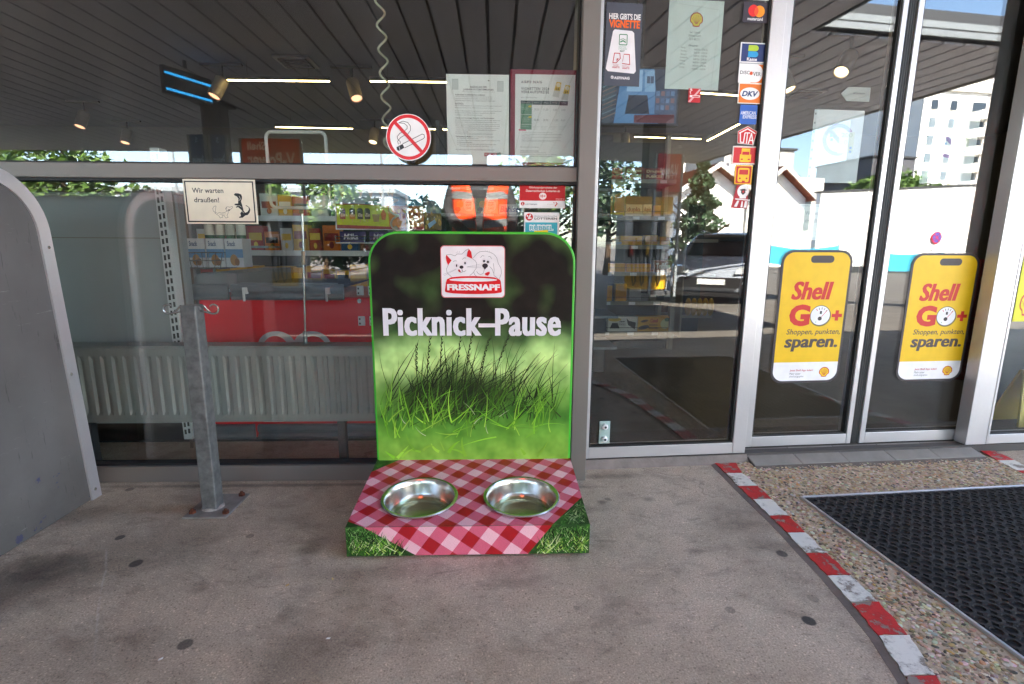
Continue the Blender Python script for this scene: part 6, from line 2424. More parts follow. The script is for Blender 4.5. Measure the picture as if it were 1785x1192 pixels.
def schoko(k):
    k.disc(22, 12, 22, '#d8b43a', 8)
    k.poly([(6, 48), (14, 26), (32, 26), (40, 48)], '#2f2119')
    k.poly([(62, 8), (72, 18), (95, 24), (92, 52), (82, 44), (68, 34)], '#3a291e')
    k.text('clever', 38, 16, 58, 23, '#4a4038', .03)
    k.text('SCHOKO', 36, 28, 60, 35, '#8a8078', .02)


def casali(k):
    k.disc(20, 18, 12, '#3c2415', 5, rot=-.3)
    k.disc(18, 44, 18, '#4a2d1a', 8, rot=-.3)
    k.text('Casali', 38, 8, 62, 24, '#b02020', .03, .2)
    k.text('SCHOKO-', 36, 30, 62, 38, '#6a3a1c', .04)
    k.text('BANANEN', 34, 42, 64, 50, '#6a3a1c', .04)
    k.disc(84, 30, 14, '#d8d08a', 20)
    k.disc(90, 12, 8, '#5f7a2c', 8)


PR = [('biscuit_packet', 'brown red biscuit packet on the top sweets shelf, left of two', 1.2647, 1.4161, 0, 0.0943, '#8a3018', 'dragee', 0.09), ('biscuit_packet', 'brown red biscuit packet on the top sweets shelf, right of two', 1.4208, 1.5868, 0, 0.0869, '#7d2c18', 'dragee', 0.09), ('sweets_box', 'red box at the left end of the top sweets shelf', 1.0524, 1.2411, 0, 0.0879, '#b03028', 'none', 0.09), ('sweets_bag', 'tall yellow bag at the left of the second sweets shelf', 1.0679, 1.173, 1, 0.245, '#d8b41c', 'bag', 0.09), ('sweets_bag', 'tall bright yellow bag right of the other yellow bag', 1.1826, 1.2735, 1, 0.2369, '#e0c020', 'bag', 0.09), ('candy_box', 'cream box with dark red print on the second shelf, left of two', 1.2782, 1.422, 1, 0.0921, '#d9c3a0', 'dupli', 0.09), ('candy_box', 'cream box with dark red print on the second shelf, right of two', 1.4268, 1.5036, 1, 0.093, '#d3bb98', 'dupli', 0.09), ('candy_box', 'small orange box at the right end of the second shelf', 1.5132, 1.5757, 1, 0.0844, '#d07a2c', 'none', 0.09), ('wafer_roll', 'white and brown wafer roll at the left of the third shelf', 1.0478, 1.2361, 2, 0.074, '#c9bba4', 'stripe', 0.06), ('candy_pack', 'yellow pack in the middle of the third shelf', 1.2506, 1.4346, 2, 0.0751, '#d9a41c', 'bar', 0.07), ('candy_pack', 'yellow and green pack right of the middle on the third shelf', 1.4588, 1.5656, 2, 0.0808, '#c9a02c', 'bag', 0.07), ('candy_pack', 'olive gold pack at the right end of the third shelf', 1.5802, 1.6725, 2, 0.0721, '#a88f2c', 'bag', 0.07), ('candy_bars', 'long yellow box of bars on the fourth shelf, left', 1.0559, 1.2997, 3, 0.0712, '#e0941c', 'bar', 0.09), ('candy_bars', 'long orange yellow box of bars on the fourth shelf, middle', 1.3095, 1.5199, 3, 0.0674, '#dd8a1c', 'bar', 0.09), ('chocolate_box', 'reddish brown box with pale lettering on the fourth shelf', 1.5444, 1.7014, 3, 0.097, '#9a5a34', 'toff', 0.09), ('candy_bag', 'yellow bag standing left on the fifth shelf', 1.1091, 1.1977, 4, 0.1313, '#dca41c', 'bag', 0.09), ('candy_bag', 'tall yellow bag second on the fifth shelf', 1.2273, 1.3211, 4, 0.1462, '#d89c18', 'bag', 0.09), ('candy_bag', 'silver foil bag in the middle of the fifth shelf', 1.3458, 1.4446, 4, 0.1077, '#8f8d90', 'none', 0.09), ('candy_bag', 'grey silver pack lying on the fifth shelf', 1.4496, 1.5139, 4, 0.059, '#77767a', 'none', 0.09), ('bar_pack', 'dark silver pack with orange print at the right of the fifth shelf', 1.5288, 1.6974, 4, 0.0887, '#6d6258', 'stripe', 0.09), ('banana_box', 'white and yellow chocolate banana box on the lowest shelf', 1.1738, 1.4284, 5, 0.1299, '#e3ddcc', 'schoko', 0.09), ('banana_box', 'orange yellow chocolate banana box on the lowest shelf', 1.4334, 1.714, 5, 0.1301, '#dfa52c', 'casali', 0.09), ('drink_bottle', 'dark blue and red bottle pack at the left of the lowest shelf', 1.0891, 1.1588, 5, 0.2286, '#4a3f5c', 'stripe', 0.05)]
fn = {'dragee': lab_text('Dragee\nKeksi', '#e8c898'), 'dupli': lab_text('duplo', '#7a2020'), 'schoko': schoko, 'casali': casali, 'toff': lab_text('Toffifee', '#efe4d0'), 'none': None,
      'bar': lab_text('', '#000', '#e0a21c'), 'bag': lab_text('', '#000', '#c8861c'), 'stripe': lambda k: (k.rect(0, 22, 100, 38, '#efe6d8'), k.rect(30, 6, 70, 54, '#3a2a20'))}
for nm, lab, xa, xb, si, hh, colr_, f_, dep in PR:
    z = GZ[si]
    carton(nm, lab, nm.split('_')[-1], xa, xb, GYF + .012, GYF + .012 + dep, z + .0008, z + hh, colr_, fn[f_])

# second unit further back with golden bags
g2 = thing('snack_rack', 'lower rack of golden snack bags right of the sweets shelf', 'rack', (2.03, 3.1, 0))
for z in (.22, .62, .95):
    MB().box(0, 0.3037, 0, .35, z - .03, z).build('shelf_board', M_SHELF, g2)
MB().box(0, 0.3037, .35, .36, 0, 1.3).build('back_panel', M_DGREY, g2)
MB().box(-.02, -.001, 0, .36, 0, 1.3).build('side_panel', M_SHELF, g2)
for i in range(5):
    b_ = MB()
    b_.col = lin('#a8862c')
    b_.v, b_.f = [], []
    b_.ball((0, 0, .085), .034, .022, .088, 8)
    o = b_.build('snack_bag', M_GLOSSPRINT, None, (2.03 + .035 + .056 * i, 3.05, .2205), .1 * (i % 3), smooth=True)
    tag(o, ['leftmost', 'second', 'third', 'fourth', 'rightmost'][i] + ' golden snack bag in the row on the low rack', 'bag', 'golden snack bags')

# ---------------- stacked red crates and a counter seen past the right door
for i in range(3):
    c_ = thing('drinks_crate', ['lowest dark red crate of the stack behind the right door', 'middle dark red crate of the stack behind the right door', 'topmost dark red crate of the stack behind the right door'][i], 'crate', ((3.5445, 1.6, 0.2165)[0], (3.5445, 1.6, 0.2165)[1], .0 + .27 * i), .05 * i, 'stacked drinks crates')
    m = MB()
    m.box(-.2, .2, -.15, .15, 0, .02)
    for a in ((-.2, .2, -.15, -.135), (-.2, .2, .135, .15), (-.2, -.185, -.1349, .1349), (.185, .2, -.1349, .1349)):
        m.box(*a, .0201, .1).box(*a, .16, .265)
    m.build('shell', pm('crate_red', '#7d1d22', .5, 0, .08), c_)
    m = MB()
    for x in (-.2, -.07, .06, .187):
        m.box(x, x + .013, -.15, -.135, .1001, .1599).box(x, x + .013, .135, .15, .1001, .1599)
    m.build('ribs', pm('crate_red', '#7d1d22'), c_)
cn = thing('sales_counter', 'dark sales counter deep inside the shop', 'counter', (2.2, 5.3, 0))
MB().box(-1.6, 1.6, -.3, .3, 0, .95).build('body', pm('counter_front', '#5d3a34', .5, 0, .08), cn, bevel=.01)
MB().box(-1.65, 1.65, -.36, .34, .951, 1.0).build('top', M_DGREY, cn, bevel=.006)
# slotted shelf wall behind the right pane
sw = thing('slot_shelf', 'dark slotted shelf unit behind the right edge pane', 'shelf', (dpt(2.2056 + .07, .35, 0)), DA)
MB().box(-.1, 1.2, .03, .06, 0, 1.1).build('back_panel', M_DGREY, sw)
u_ = MB().box(-.09, -.05, .0, .029, 0, 1.1).build('upright', M_UPR, sw)
s_ = MB()
for i in range(30):
    s_.box(-.082, -.074, -.0008, .001, .05 + .034 * i, .072 + .034 * i).box(-.066, -.058, -.0008, .001, .05 + .034 * i, .072 + .034 * i)
s_.build('slots', M_BLACK, u_)
# folded yellow floor sign inside the right pane
fs_ = thing('wet_floor_sign', 'yellow folding floor sign low behind the right edge pane', 'floor sign', (dpt(2.2215 - .02, .2, 0)), DA)
MB().hexa([(-.02, -.02, 0), (.2, -.02, 0), (.2, -.01, 0), (-.02, -.01, 0)], [(.04, .05, .3), (.14, .05, .3), (.14, .06, .3), (.04, .06, .3)]).build('front_leaf', pm('sign_yellow', '#c9a614', .5), fs_)
MB().hexa([(-.02, .14, 0), (.2, .14, 0), (.2, .15, 0), (-.02, .15, 0)], [(.04, .063, .3), (.14, .063, .3), (.14, .073, .3), (.04, .073, .3)]).build('back_leaf', pm('sign_yellow', '#c9a614'), fs_)
# arrow-shaped card hanging inside
def arrow(k):
    k.text('ausgang', 42, 24, 82, 33, '#7a8084', .02)


sheet('arrow_card', 'small white arrow-shaped card hanging inside above the left door', 'card', (1.2303, 1.3707, 1.5275, 1.5971), .4, (0, 0, 100, 60), arrow, 'D', .001, '#cdd3d4', [(0, 30), (22, 4), (100, 4), (100, 56), (22, 56)])

# ================================================================== ACROSS THE FORECOURT (seen mirrored in the glass)
# ---------------- fuel pumps
M_PUMPW = pm('pump_grey', '#b9bcbf', .4, .1, .05, 2)
M_PRED = pm('pump_red', '#b3241f', .4)
M_PYEL = pm('pump_yellow', '#d9a51c', .4)
M_HOSE = pm('hose_black', '#121214', .5)


def pump(x, y, label):
    p = thing('fuel_pump', label, 'fuel pump', (x, y, -.12), 0., 'fuel pumps on the forecourt')
    MB().box(-.55, .55, -.28, .28, 0, .1).build('plinth', M_DGREY, p, bevel=.01)
    MB().box(-.48, .48, -.24, .24, .101, 1.62).build('cabinet', M_PUMPW, p, bevel=.02)
    MB().box(-.5, .5, -.26, .26, 1.621, 1.95).build('header', M_PYEL, p, bevel=.015)
    MB().box(-.30, .12, .241, .262, 1.2, 1.5).build('display', pm('pump_display', '#2d3238', .2), p, bevel=.004)
    MB().box(-.44, .44, .241, .268, .14, .42).build('kick_panel', M_PYEL, p, bevel=.004)
    for i in range(4):
        xx = -.36 + .17 * i
        nz = MB().box(xx - .035, xx + .035, .241, .30, .78, 1.08).build('nozzle_holster', M_BLACK, p, bevel=.008)
        MB().box(xx - .028, xx + .028, .301, .345, .82, 1.0).build('nozzle', [M_PRED, M_BLACK, M_PYEL, M_BLACK][i], nz, bevel=.008)
        P = [(xx, .33, .84), (xx + .01, .36, .6), (xx + .03, .37, .34), (xx + .06, .36, .22), (xx + .10, .35, .3), (xx + .11, .32, .7), (xx + .11, .29, 1.15)]
        MB().tube(P, .017, 8).build('hose', M_HOSE, p, smooth=True)
    MB().box(.2, .4, .241, .256, 1.1, 1.5).build('keypad', M_DGREY, p)
    return p


pump((-4.35, -9.25)[0], (-4.35, -9.25)[1], 'grey and yellow fuel pump beside the column with blue banners')
pump((4.35, -8.05)[0], (4.35, -8.05)[1], 'grey and yellow fuel pump beneath the red board')
isl = MB().box(-6.6, -2.9, -9.95, -8.55, -.2, -.1).build('pump_island', pm('island_concrete', '#8d8a84', .8), bevel=.02)
tag(isl, 'raised concrete island under the pump beside the blue banners', kind='structure')


def board(name, label, x0, x1, y, z0, z1, col, txt, tc_, rz=0., pole=True, cat='sign'):
    b_ = thing(name, label, cat, ((x0 + x1) / 2, y, -.12), rz)
    w_, h_ = x1 - x0, z1 - z0
    MB().box(-w_ / 2, w_ / 2, -.03, .03, z0 + .12, z1 + .12).build('panel', pm(name + '_' + col.strip('#'), col, .5), b_, bevel=.008)
    if pole:
        MB().box(-w_ / 2 - .05, -w_ / 2 - .005, -.025, .025, .02, z1 + .12).box(w_ / 2 + .005, w_ / 2 + .05, -.025, .025, .02, z1 + .12).build('posts', M_GREY, b_)
    k = Ink(w_, h_, 0, 0, 100, 60)
    for t, u0, v0, u1, v1 in txt:
        k.text(t, u0, v0, u1, v1, tc_, .03)
    o = k.build('lettering', M_PRINT, b_, (w_ / 2, .0305, z0 + .12))
    o.rotation_euler.z = math.pi
    return b_


board('blue_banner', 'narrow blue banner left of the column in the window reflection', -5.76, -5.50, -8.9, 2.2, 2.97, '#1d4a78', [('S', 40, 4, 60, 12), ('Premium', 10, 30, 90, 44)], '#a9c4d8', cat='banner')
board('blue_banner', 'narrow blue banner right of the column in the window reflection', -5.36, -5.09, -8.9, 2.2, 2.97, '#1d4a78', [('S', 40, 4, 60, 12), ('Premium', 10, 30, 90, 44)], '#a9c4d8', cat='banner')
board('fuel_board', 'orange red fuel name board over the pump in the window reflection', -4.70, -3.60, -8.75, 2.30, 2.88, '#c9401c', [('Shell', 58, 6, 90, 22), ('V-Power', 8, 26, 92, 54)], '#f0d8c8')
board('price_board', 'red fuel name board on the column seen in the side pane', 4.33, 4.8, -7.5, 1.9, 2.58, '#b8202a', [('V-Power', 12, 16, 90, 40)], '#f0dcd8')

# blue-lit display hung below the canopy
ls = thing('canopy_display', 'small dark display with two blue lit lines under the canopy', 'display', (-4.62, -6.9, 3.30), -1.15)
MB().box(-.40, .40, -.03, .05, -.2, .2).build('housing', M_COL, ls, bevel=.01)
MB().box(-.02, .02, -.02, .02, .26, 3.67 - 3.3).build('hanger', M_DGREY, ls)
for z in (-.15, .08):
    MB().box(-.38, .38, .051, .056, z, z + .035).build('lit_line', emit('blue_led', '#38b4ff', .32), ls)

# ---------------- cars
M_TYRE = pm('tyre', '#161617', .8)
M_CGLASS = pm('car_glass', '#1a2024', .06, 0, .05)
M_RIM = pm('alloy_rim', '#a9abae', .3, .9)
M_LAMP = pm('headlamp', '#c9ced2', .1, .3)


def car(name, label, loc, rz, paint, sc_=1.0):
    c = thing(name, label, 'car', loc, rz)
    # length along y (front at -y), width x
    side = [(-2.0, .28, .80), (-2.02, .55, .82), (-1.92, .72, .82), (-1.2, .92, .84), (-.95, .98, .84), (-.25, 1.44, .62), (.1, 1.5, .60), (1.1, 1.5, .60), (1.75, 1.3, .64), (1.98, 1.0, .80), (2.02, .6, .84), (1.98, .3, .82)]
    vs = [(-w_, y, z) for y, z, w_ in side] + [(w_, y, z) for y, z, w_ in side]
    n = len(side)
    fs = [tuple(range(n)), tuple(range(2 * n - 1, n - 1, -1))] + [(i, n + i, n + (i + 1) % n, (i + 1) % n) for i in range(n)]
    # belt line rows give the flanks their shape
    m = MB()
    rows = []
    for y, z, w_ in side:
        rows.append((y, z, w_))
    m.add(vs, [fs[0], fs[1]])
    for f in fs[2:]:
        m.add([vs[i] for i in f], [(0, 1, 2, 3)])
    b_ = m.build('body', paint, c, bevel=.05, seg=3, smooth=True, weld=True)
    MB().add([(-.66, -.97, 1.0), (.66, -.97, 1.0), (.56, -.30, 1.425), (-.56, -.30, 1.425)], [(0, 1, 2, 3)]).add([(-.66, -.975, 1.012), (.66, -.975, 1.012), (.56, -.305, 1.437), (-.56, -.305, 1.437)], [(0, 1, 2, 3)]).build('windscreen', M_CGLASS, c)
    for s_ in (-1, 1):
        g = MB()
        pts = [(s_ * .842, -.85, .99), (s_ * .842, 1.6, 1.0), (s_ * .70, 1.3, 1.38), (s_ * .66, -.1, 1.40)]
        g.add([(x + s_ * .012, y, z) for x, y, z in pts], [(0, 1, 2, 3) if s_ > 0 else (3, 2, 1, 0)])
        g.build('side_window', M_CGLASS, c)
        MB().hexa([(s_ * .42 - .0, -2.035, .66), (s_ * .80, -1.99, .66), (s_ * .82, -1.7, .70), (s_ * .5, -1.9, .70)], [(s_ * .48, -1.99, .78), (s_ * .80, -1.93, .80), (s_ * .82, -1.6, .84), (s_ * .55, -1.8, .80)]).build('headlight', M_LAMP, c)
        MB().box(s_ * .93 - .09, s_ * .93 + .09, -.78, -.66, .96, 1.10).build('mirror', paint, c, bevel=.03)
        MB().tube([(s_ * .56, -.1, 1.5), (s_ * .55, 0, 1.55), (s_ * .55, 1.1, 1.55), (s_ * .56, 1.2, 1.5)], .018, 8).build('roof_rail', M_BLACK, c)
        MB().hexa([(s_ * .55, -2.04, .36), (s_ * .76, -2.0, .36), (s_ * .76, -1.96, .36), (s_ * .55, -1.98, .36)], [(s_ * .55, -2.045, .46), (s_ * .76, -2.005, .46), (s_ * .76, -1.96, .46), (s_ * .55, -1.98, .46)]).build('fog_lamp', M_BLACK, c)
        for y in (-1.28, 1.25):
            w_ = MB().lathe([(.19, -.1), (.29, -.1), (.32, -.07), (.32, .07), (.29, .1), (.19, .1), (.19, -.1)], (s_ * .77, y, .32), 26, 'x').build('wheel', M_TYRE, c, smooth=True)
            r_ = MB()
            r_.lathe([(.0001, .105), (.05, .105), (.055, .09), (.19, .085), (.195, .09)] if s_ > 0 else [(.0001, -.105), (.05, -.105), (.055, -.09), (.19, -.085), (.195, -.09)], (s_ * .77, y, .32), 26, 'x')
            r_.build('rim', M_RIM, w_, smooth=True)
    MB().hexa([(-.5, -2.06, .38), (.5, -2.06, .38), (.5, -1.98, .38), (-.5, -1.98, .38)], [(-.62, -2.06, .58), (.62, -2.06, .58), (.62, -1.96, .58), (-.62, -1.96, .58)]).build('grille', M_BLACK, c)
    pl = MB().box(-.26, .26, -2.075, -2.062, .44, .55).build('number_plate', M_WHITE, c)
    MB().box(-.7, .7, -2.03, -1.95, .2, .28).build('skirt', M_BLACK, c)
    c.scale = (sc_,) * 3
    return c


car('parked_car', 'silver blue compact car facing the shop, mirrored in the side pane', (6.85, -9.1, -.31), 3.8, pm('car_silver_blue', '#a3abb8', .25, .25, .05, 2, 0, 60, .5, .6))

# ---------------- white street wall with no-parking sign and turquoise banner
M_REND = pm('white_render', '#f6f4ef', .85, 0, .06, .6, .1, 20)
sw_ = thing('street_wall', 'long white rendered wall across the street', 'wall', (24, -20, -.35))
m = MB()
m.add([(-5.6, 0, 0), (14, 0, 0), (14, 0, 4.9), (-5.6, 0, 3.7), (-5.6, -.3, 0), (14, -.3, 0), (14, -.3, 4.9), (-5.6, -.3, 3.7)],
      [(1, 0, 3, 2), (4, 5, 6, 7), (3, 7, 6, 2), (0, 4, 7, 3), (5, 1, 2, 6)])
m.build('render', M_REND, sw_)
m = MB().add([(-5.7, .06, 3.705), (14.1, .06, 4.905), (14.1, -.36, 4.905), (-5.7, -.36, 3.705), (-5.7, .06, 3.78), (14.1, .06, 4.98), (14.1, -.36, 4.98), (-5.7, -.36, 3.78)], [(0, 1, 2, 3), (7, 6, 5, 4), (0, 4, 5, 1), (2, 6, 7, 3), (0, 3, 7, 4), (1, 5, 6, 2)])
m.build('coping', M_DGREY, sw_)
MB().box(-5.6, 14, .001, .05, 0, .3).build('plinth', M_DGREY, sw_)
np_ = thing('no_parking_sign', 'round blue and red no stopping sign on the white street wall', 'sign', (25.06, -19.94, 1.35))
k = MB().lathe([(.0001, .02), (.30, .02), (.30, 0)], n=32, axis='y', tilt=Matrix.Rotation(math.pi, 3, 'Z')).build('plate', pm('sign_red', '#c3242c', .4), np_)
MB().lathe([(.0001, .024), (.24, .024), (.24, .0205)], n=32, axis='y', tilt=Matrix.Rotation(math.pi, 3, 'Z')).build('field', pm('sign_blue', '#2a4ea8', .4), np_)
for a in (.785, -.785):
    ca, sa = math.cos(a), math.sin(a)
    MB().add([(x * ca - z * sa, .026 + .001 * (a > 0), x * sa + z * ca) for x, z in ((-.24, -.03), (.24, -.03), (.24, .03), (-.24, .03))], [(3, 2, 1, 0)]).build('bar', pm('sign_red', '#c3242c'), np_)
MB().box(-.2, .2, .004, .014, -.62, -.4).build('text_plate', M_WHITE, np_)
M_TURQ = pm('turquoise_cloth', '#3fa6c4', .8, 0, .1, 3)


def cloth_banner(label, x0, x1, y, zt, zb, sag):
    b_ = thing('cloth_banner', label, 'banner', ((x0 + x1) / 2, y, zb))
    n = 14
    vs = []
    for i in range(n + 1):
        t = i / n
        x = x0 + (x1 - x0) * t - (x0 + x1) / 2
        s_ = -sag * math.sin(math.pi * t)
        vs += [(x, .04 * math.sin(9 * t), zt - zb + s_), (x, .04 * math.sin(9 * t + .6), s_ * .8)]
    fs = [(2 * i, 2 * i + 1, 2 * i + 3, 2 * i + 2) for i in range(n)]
    MB().add(vs, fs).build('cloth', M_TURQ, b_, smooth=True)
    for x in (x0, x1):
        MB(((x0 + x1) / 2, y, zb)).cyl((x, y, -.34), (x, y, zt + .1), .03, 8).build('post', M_GREY, b_)


for a in [('turquoise cloth banner sagging in front of the white wall, left one', 15.1, 18.7, -18.9, 0.95, 0.15, 0.18), ('turquoise cloth banner in front of the white wall, right one', 20.2, 24.4, -18.9, 0.66, -0.15, 0.12)]:
    cloth_banner(*a)

# ---------------- white gabled house with red roof
M_ROOF = pm('red_roof_tiles', '#8a4632', .8, 0, .2, 3, .4, 14)
M_TRIM = pm('white_trim', '#cfcac2', .7)


def house(label, x0, x1, y0, y1, ze, zr, ov=.5):
    h = thing('gabled_house', label, 'house', ((x0 + x1) / 2, (y0 + y1) / 2, -.35))
    o = tuple(h.location)
    xm = (x0 + x1) / 2
    MB(o).prism([(x0, -.35), (x1, -.35), (x1, ze), (xm, zr), (x0, ze)], y0, y1, 'y').build('wall', M_REND, h)
    sl = (zr - ze) / (xm - x0)
    r_ = MB(o)
    for s_ in (-1, 1):
        a = (xm, zr + .04)
        b_ = (xm + s_ * (xm - x0 + ov), ze - sl * ov + .04)
        pts = [a, b_, (b_[0], b_[1] + .16), (a[0], a[1] + .16)]
        r_.prism(pts if s_ < 0 else pts[::-1], y0 - .6, y1 + .6, 'y')
    ro_ = r_.build('roof', M_ROOF, h)
    rr = MB(o)
    for s_ in (-1, 1):                                      # tile courses
        for i in range(13):
            t = (i + .5) / 13
            xx, zz = xm + s_ * (xm - x0 + ov) * t, zr + .2 - sl * (xm - x0 + ov) * t
            rr.box(xx - .04, xx + .04, y0 - .58, y1 + .58, zz, zz + .05)
    rr.build('tile_courses', M_ROOF, ro_)
    bg = MB(o)
    for s_ in (-1, 1):
        a = (xm, zr + .0)
        b_ = (xm + s_ * (xm - x0 + ov), ze - sl * ov)
        pts = [a, b_, (b_[0], b_[1] + .28), (a[0], a[1] + .28)]
        bg.prism(pts if s_ < 0 else pts[::-1], y1 + .605, y1 + .66, 'y')
    bg.build('barge_board', M_TRIM, ro_)
    MB(o).box(xm - .4, xm + .4, y0 + 1, y0 + 1.8, zr - .6, zr + 1.1).build('chimney', M_REND, ro_)
    return h


for a in [('white gabled house with red roof seen in the side pane', 14.3, 18.4, -32, -26, 3.9, 5.2, 0.3), ('white gabled house with red roof seen in the left door', 18.9, 22.8, -33, -26.5, 3.75, 5.3, 0.3)]:
    house(*a)

# ---------------- white tower block with balconies
tw = thing('tower_block', 'tall white apartment tower with stacked balconies', 'tower', (65.5, -60, -.35))
TW, TH = (17.5, 21.5)
MB().box(0, TW, -12, 0, 0, TH).build('wall', M_REND, tw)
MB().box(TW * .16, TW, -12.2, .4, TH + .001, TH + 2.6).build('penthouse', M_REND, tw)
MB().box(TW * .3, TW * .42, -6, -3, TH + 2.61, TH + 4.2).build('roof_plant', M_GREY, tw)
M_PANE = pm('dark_pane', '#39424c', .15)
wn_ = None
fl_n = 9
fh = TH / (fl_n + .6)
wm = MB().box(0, 1.0, -.001, .03, 0, 1.2)
fm = None
for f_ in range(fl_n):
    for j, u in enumerate((.07, .24, .66, .86)):
        if wn_ is None:
            wn_ = wm.build('window', M_PANE, tw)
            o = wn_
        else:
            o = wn_.copy()
            COL.objects.link(o)
        o.parent = tw
        o.location = (TW * u, 0, fh * (f_ + .55))
        s_ = MB().box(-.06, 1.06, .0, .08, -.1, -.002)
        if fm is None:
            fm = s_.build('sill', M_TRIM, o)
        else:
            q = fm.copy()
            COL.objects.link(q)
            q.parent = o
b0 = None
for f_ in range(1, fl_n):
    if b0 is None:
        m = MB().box(0, TW * .16, .001, 1.7, 0, .18).box(0, TW * .16, 1.6, 1.7, .18, 1.1).box(0, .1, .001, 1.6, .18, 1.1).box(TW * .16 - .1, TW * .16, .001, 1.6, .18, 1.1)
        b0 = m.build('balcony', M_REND, tw)
        o = b0
    else:
        o = b0.copy()
        COL.objects.link(o)
    o.parent = tw
    o.location = (TW * .42, 0, fh * f_)
    MBd = MB().box(TW * .02, TW * .14, -.001, .02, .18, 2.4).build('balcony_door', M_PANE, o)

# dark cubic house
for lab, loc, wdt, hgt, colr_ in [('dark grey flat-roofed house between trees and tower', (54.5, -56, -0.35), 9, 9.5, '#56565c'), ('pale flat-roofed house behind the red roof', (30, -48, -0.35), 12, 8.3, '#c4bfb8')]:
    dh = thing('flat_roof_house', lab, 'house', loc)
    M_ = pm('house_' + colr_.strip('#'), colr_, .7, 0, .08, 1)
    MB().box(0, wdt, -8, 0, 0, hgt).build('wall', M_, dh)
    MB().box(-.5, wdt * .6, -8, 1.2, hgt + .001, hgt + 2.4).build('upper_storey', M_, dh)
    MB().box(-.7, wdt * .6 + .2, -8.2, 1.4, hgt + 2.41, hgt + 2.6).build('roof', M_DGREY, dh)
    for i in range(4):
        MB().box(wdt * (.08 + .23 * i), wdt * (.2 + .23 * i), -.001, .03, hgt * .35, hgt * .8).build('window', M_PANE, dh)

# long pale hall at the left of the reflection
hl = thing('pale_hall', 'long pale hall beyond the forecourt, left in the reflection', 'building', (-46, -62, -.35))
MB().box(-40, 34, -10, 0, 0, 7.2).build('wall', pm('pale_panel', '#8f96a0', .7, 0, .05, .3), hl)
MB().box(-40.4, 34.4, -10.4, .4, 7.201, 7.7).build('roof', M_GREY, hl)
for i in range(16):
    MB().box(-38 + 4.5 * i, -35.6 + 4.5 * i, -.001, .05, 3.6, 5.2).build('window', M_PANE, hl)

# lamp posts / masts along the far edge
for i, (x, y, h_) in enumerate(((-17.5, -21, 5.4), (-13.2, -21, 5.4), (-8.9, -21, 5.4), (-4.6, -21, 5.4), (-.4, -21, 5.4))):
    p_ = thing('fence_mast', ['leftmost', 'second', 'third', 'fourth', 'fifth'][i] + ' slim mast with short cross arms beyond the canopy', 'mast', (x, y, -.35), group='slim masts beyond the canopy')
    MB().cyl((0, 0, 0), (0, 0, h_), .05, 8).build('pole', M_GREY, p_)
    for z in (h_ - .4, h_ - 1.5, h_ - 2.6):
        MB().box(-.45, .45, -.03, .03, z, z + .05).build('cross_arm', M_GREY, p_)

# ---------------- trees and hedges
def leaf_mat(name, a, b):
    m, nt, bs = new_mat(name)
    tc = N(nt, 'ShaderNodeTexCoord')
    n1 = N(nt, 'ShaderNodeTexNoise', i_Scale=1.6, i_Detail=3.0)
    L(nt, tc.outputs['Object'], n1.inputs['Vector'])
    r = ramp(nt, [(.3, lin(a)), (.7, lin(b))])
    L(nt, n1.outputs[0], r.inputs[0])
    L(nt, r.outputs[0], bs.inputs['Base Color'])
    bs.inputs['Roughness'].default_value = .6
    return m


ML1 = leaf_mat('leaf_mid', '#2f4a1c', '#5d7a2c')
ML2 = leaf_mat('leaf_yellow', '#6f8a1c', '#a8b83a')
ML3 = leaf_mat('leaf_dark', '#1d3320', '#3f5a3a')
M_BARK = pm('bark', '#4a3a2c', .9, 0, .3, 8, .5, 30)
rt = random.Random(8)


def tree(name, label, x, y, z0, h, r, mat, n=1600, leaf=.16, trunk=.35, cone=False):
    t = thing(name, label, 'tree', (x, y, z0))
    th_ = h * trunk
    m = MB().tube([(0, 0, 0), (.05 * h * .2, 0, th_ * .6), (0, .02 * h, th_ * 1.5), (.03 * h, 0, h * .85)], .03 * h, 8, r2=.006 * h)
    for i in range(6):
        a = 1.05 * i
        m.tube([(0, 0, th_ * (.8 + .12 * i)), (math.cos(a) * r * .4, math.sin(a) * r * .4, th_ * (1.0 + .16 * i)), (math.cos(a) * r * .75, math.sin(a) * r * .75, th_ * (1.2 + .2 * i))], .012 * h, 6, r2=.004 * h)
    m.build('trunk', M_BARK, t, smooth=True)
    cl = MB()
    blobs = [(rt.uniform(-.6, .6) * r, rt.uniform(-.6, .6) * r, th_ + (h - th_) * rt.uniform(.15, .85), rt.uniform(.3, .55) * r) for _ in range(11)]
    for i in range(n):
        if cone:
            t_ = rt.random() ** .7
            zz = th_ * .4 + (h - th_ * .4) * (1 - t_)
            rr = r * t_ * rt.uniform(.5, 1.0) * (.75 + .25 * math.sin(zz * 9))
            a = rt.uniform(0, 6.28)
            p = Vector((rr * math.cos(a), rr * math.sin(a), zz - .25 * rr))
        else:
            bx, by, bz_, br2 = rt.choice(blobs)
            d = Vector((rt.gauss(0, 1), rt.gauss(0, 1), rt.gauss(0, 1))).normalized()
            p = Vector((bx, by, bz_)) + d * br2 * rt.uniform(.6, 1.05)
        u = Vector((rt.gauss(0, 1), rt.gauss(0, 1), rt.gauss(0, .6))).normalized()
        v = u.orthogonal().normalized()
        q = rt.uniform(0, 6.28)
        v = v * math.cos(q) + u.cross(v) * math.sin(q)
        s_ = leaf * rt.uniform(.6, 1.3)
        cl.add([p - u * s_, p - v * s_ * .5, p + u * s_, p + v * s_ * .5], [(0, 1, 2, 3)])
    cl.build('crown', mat, t)
    return t


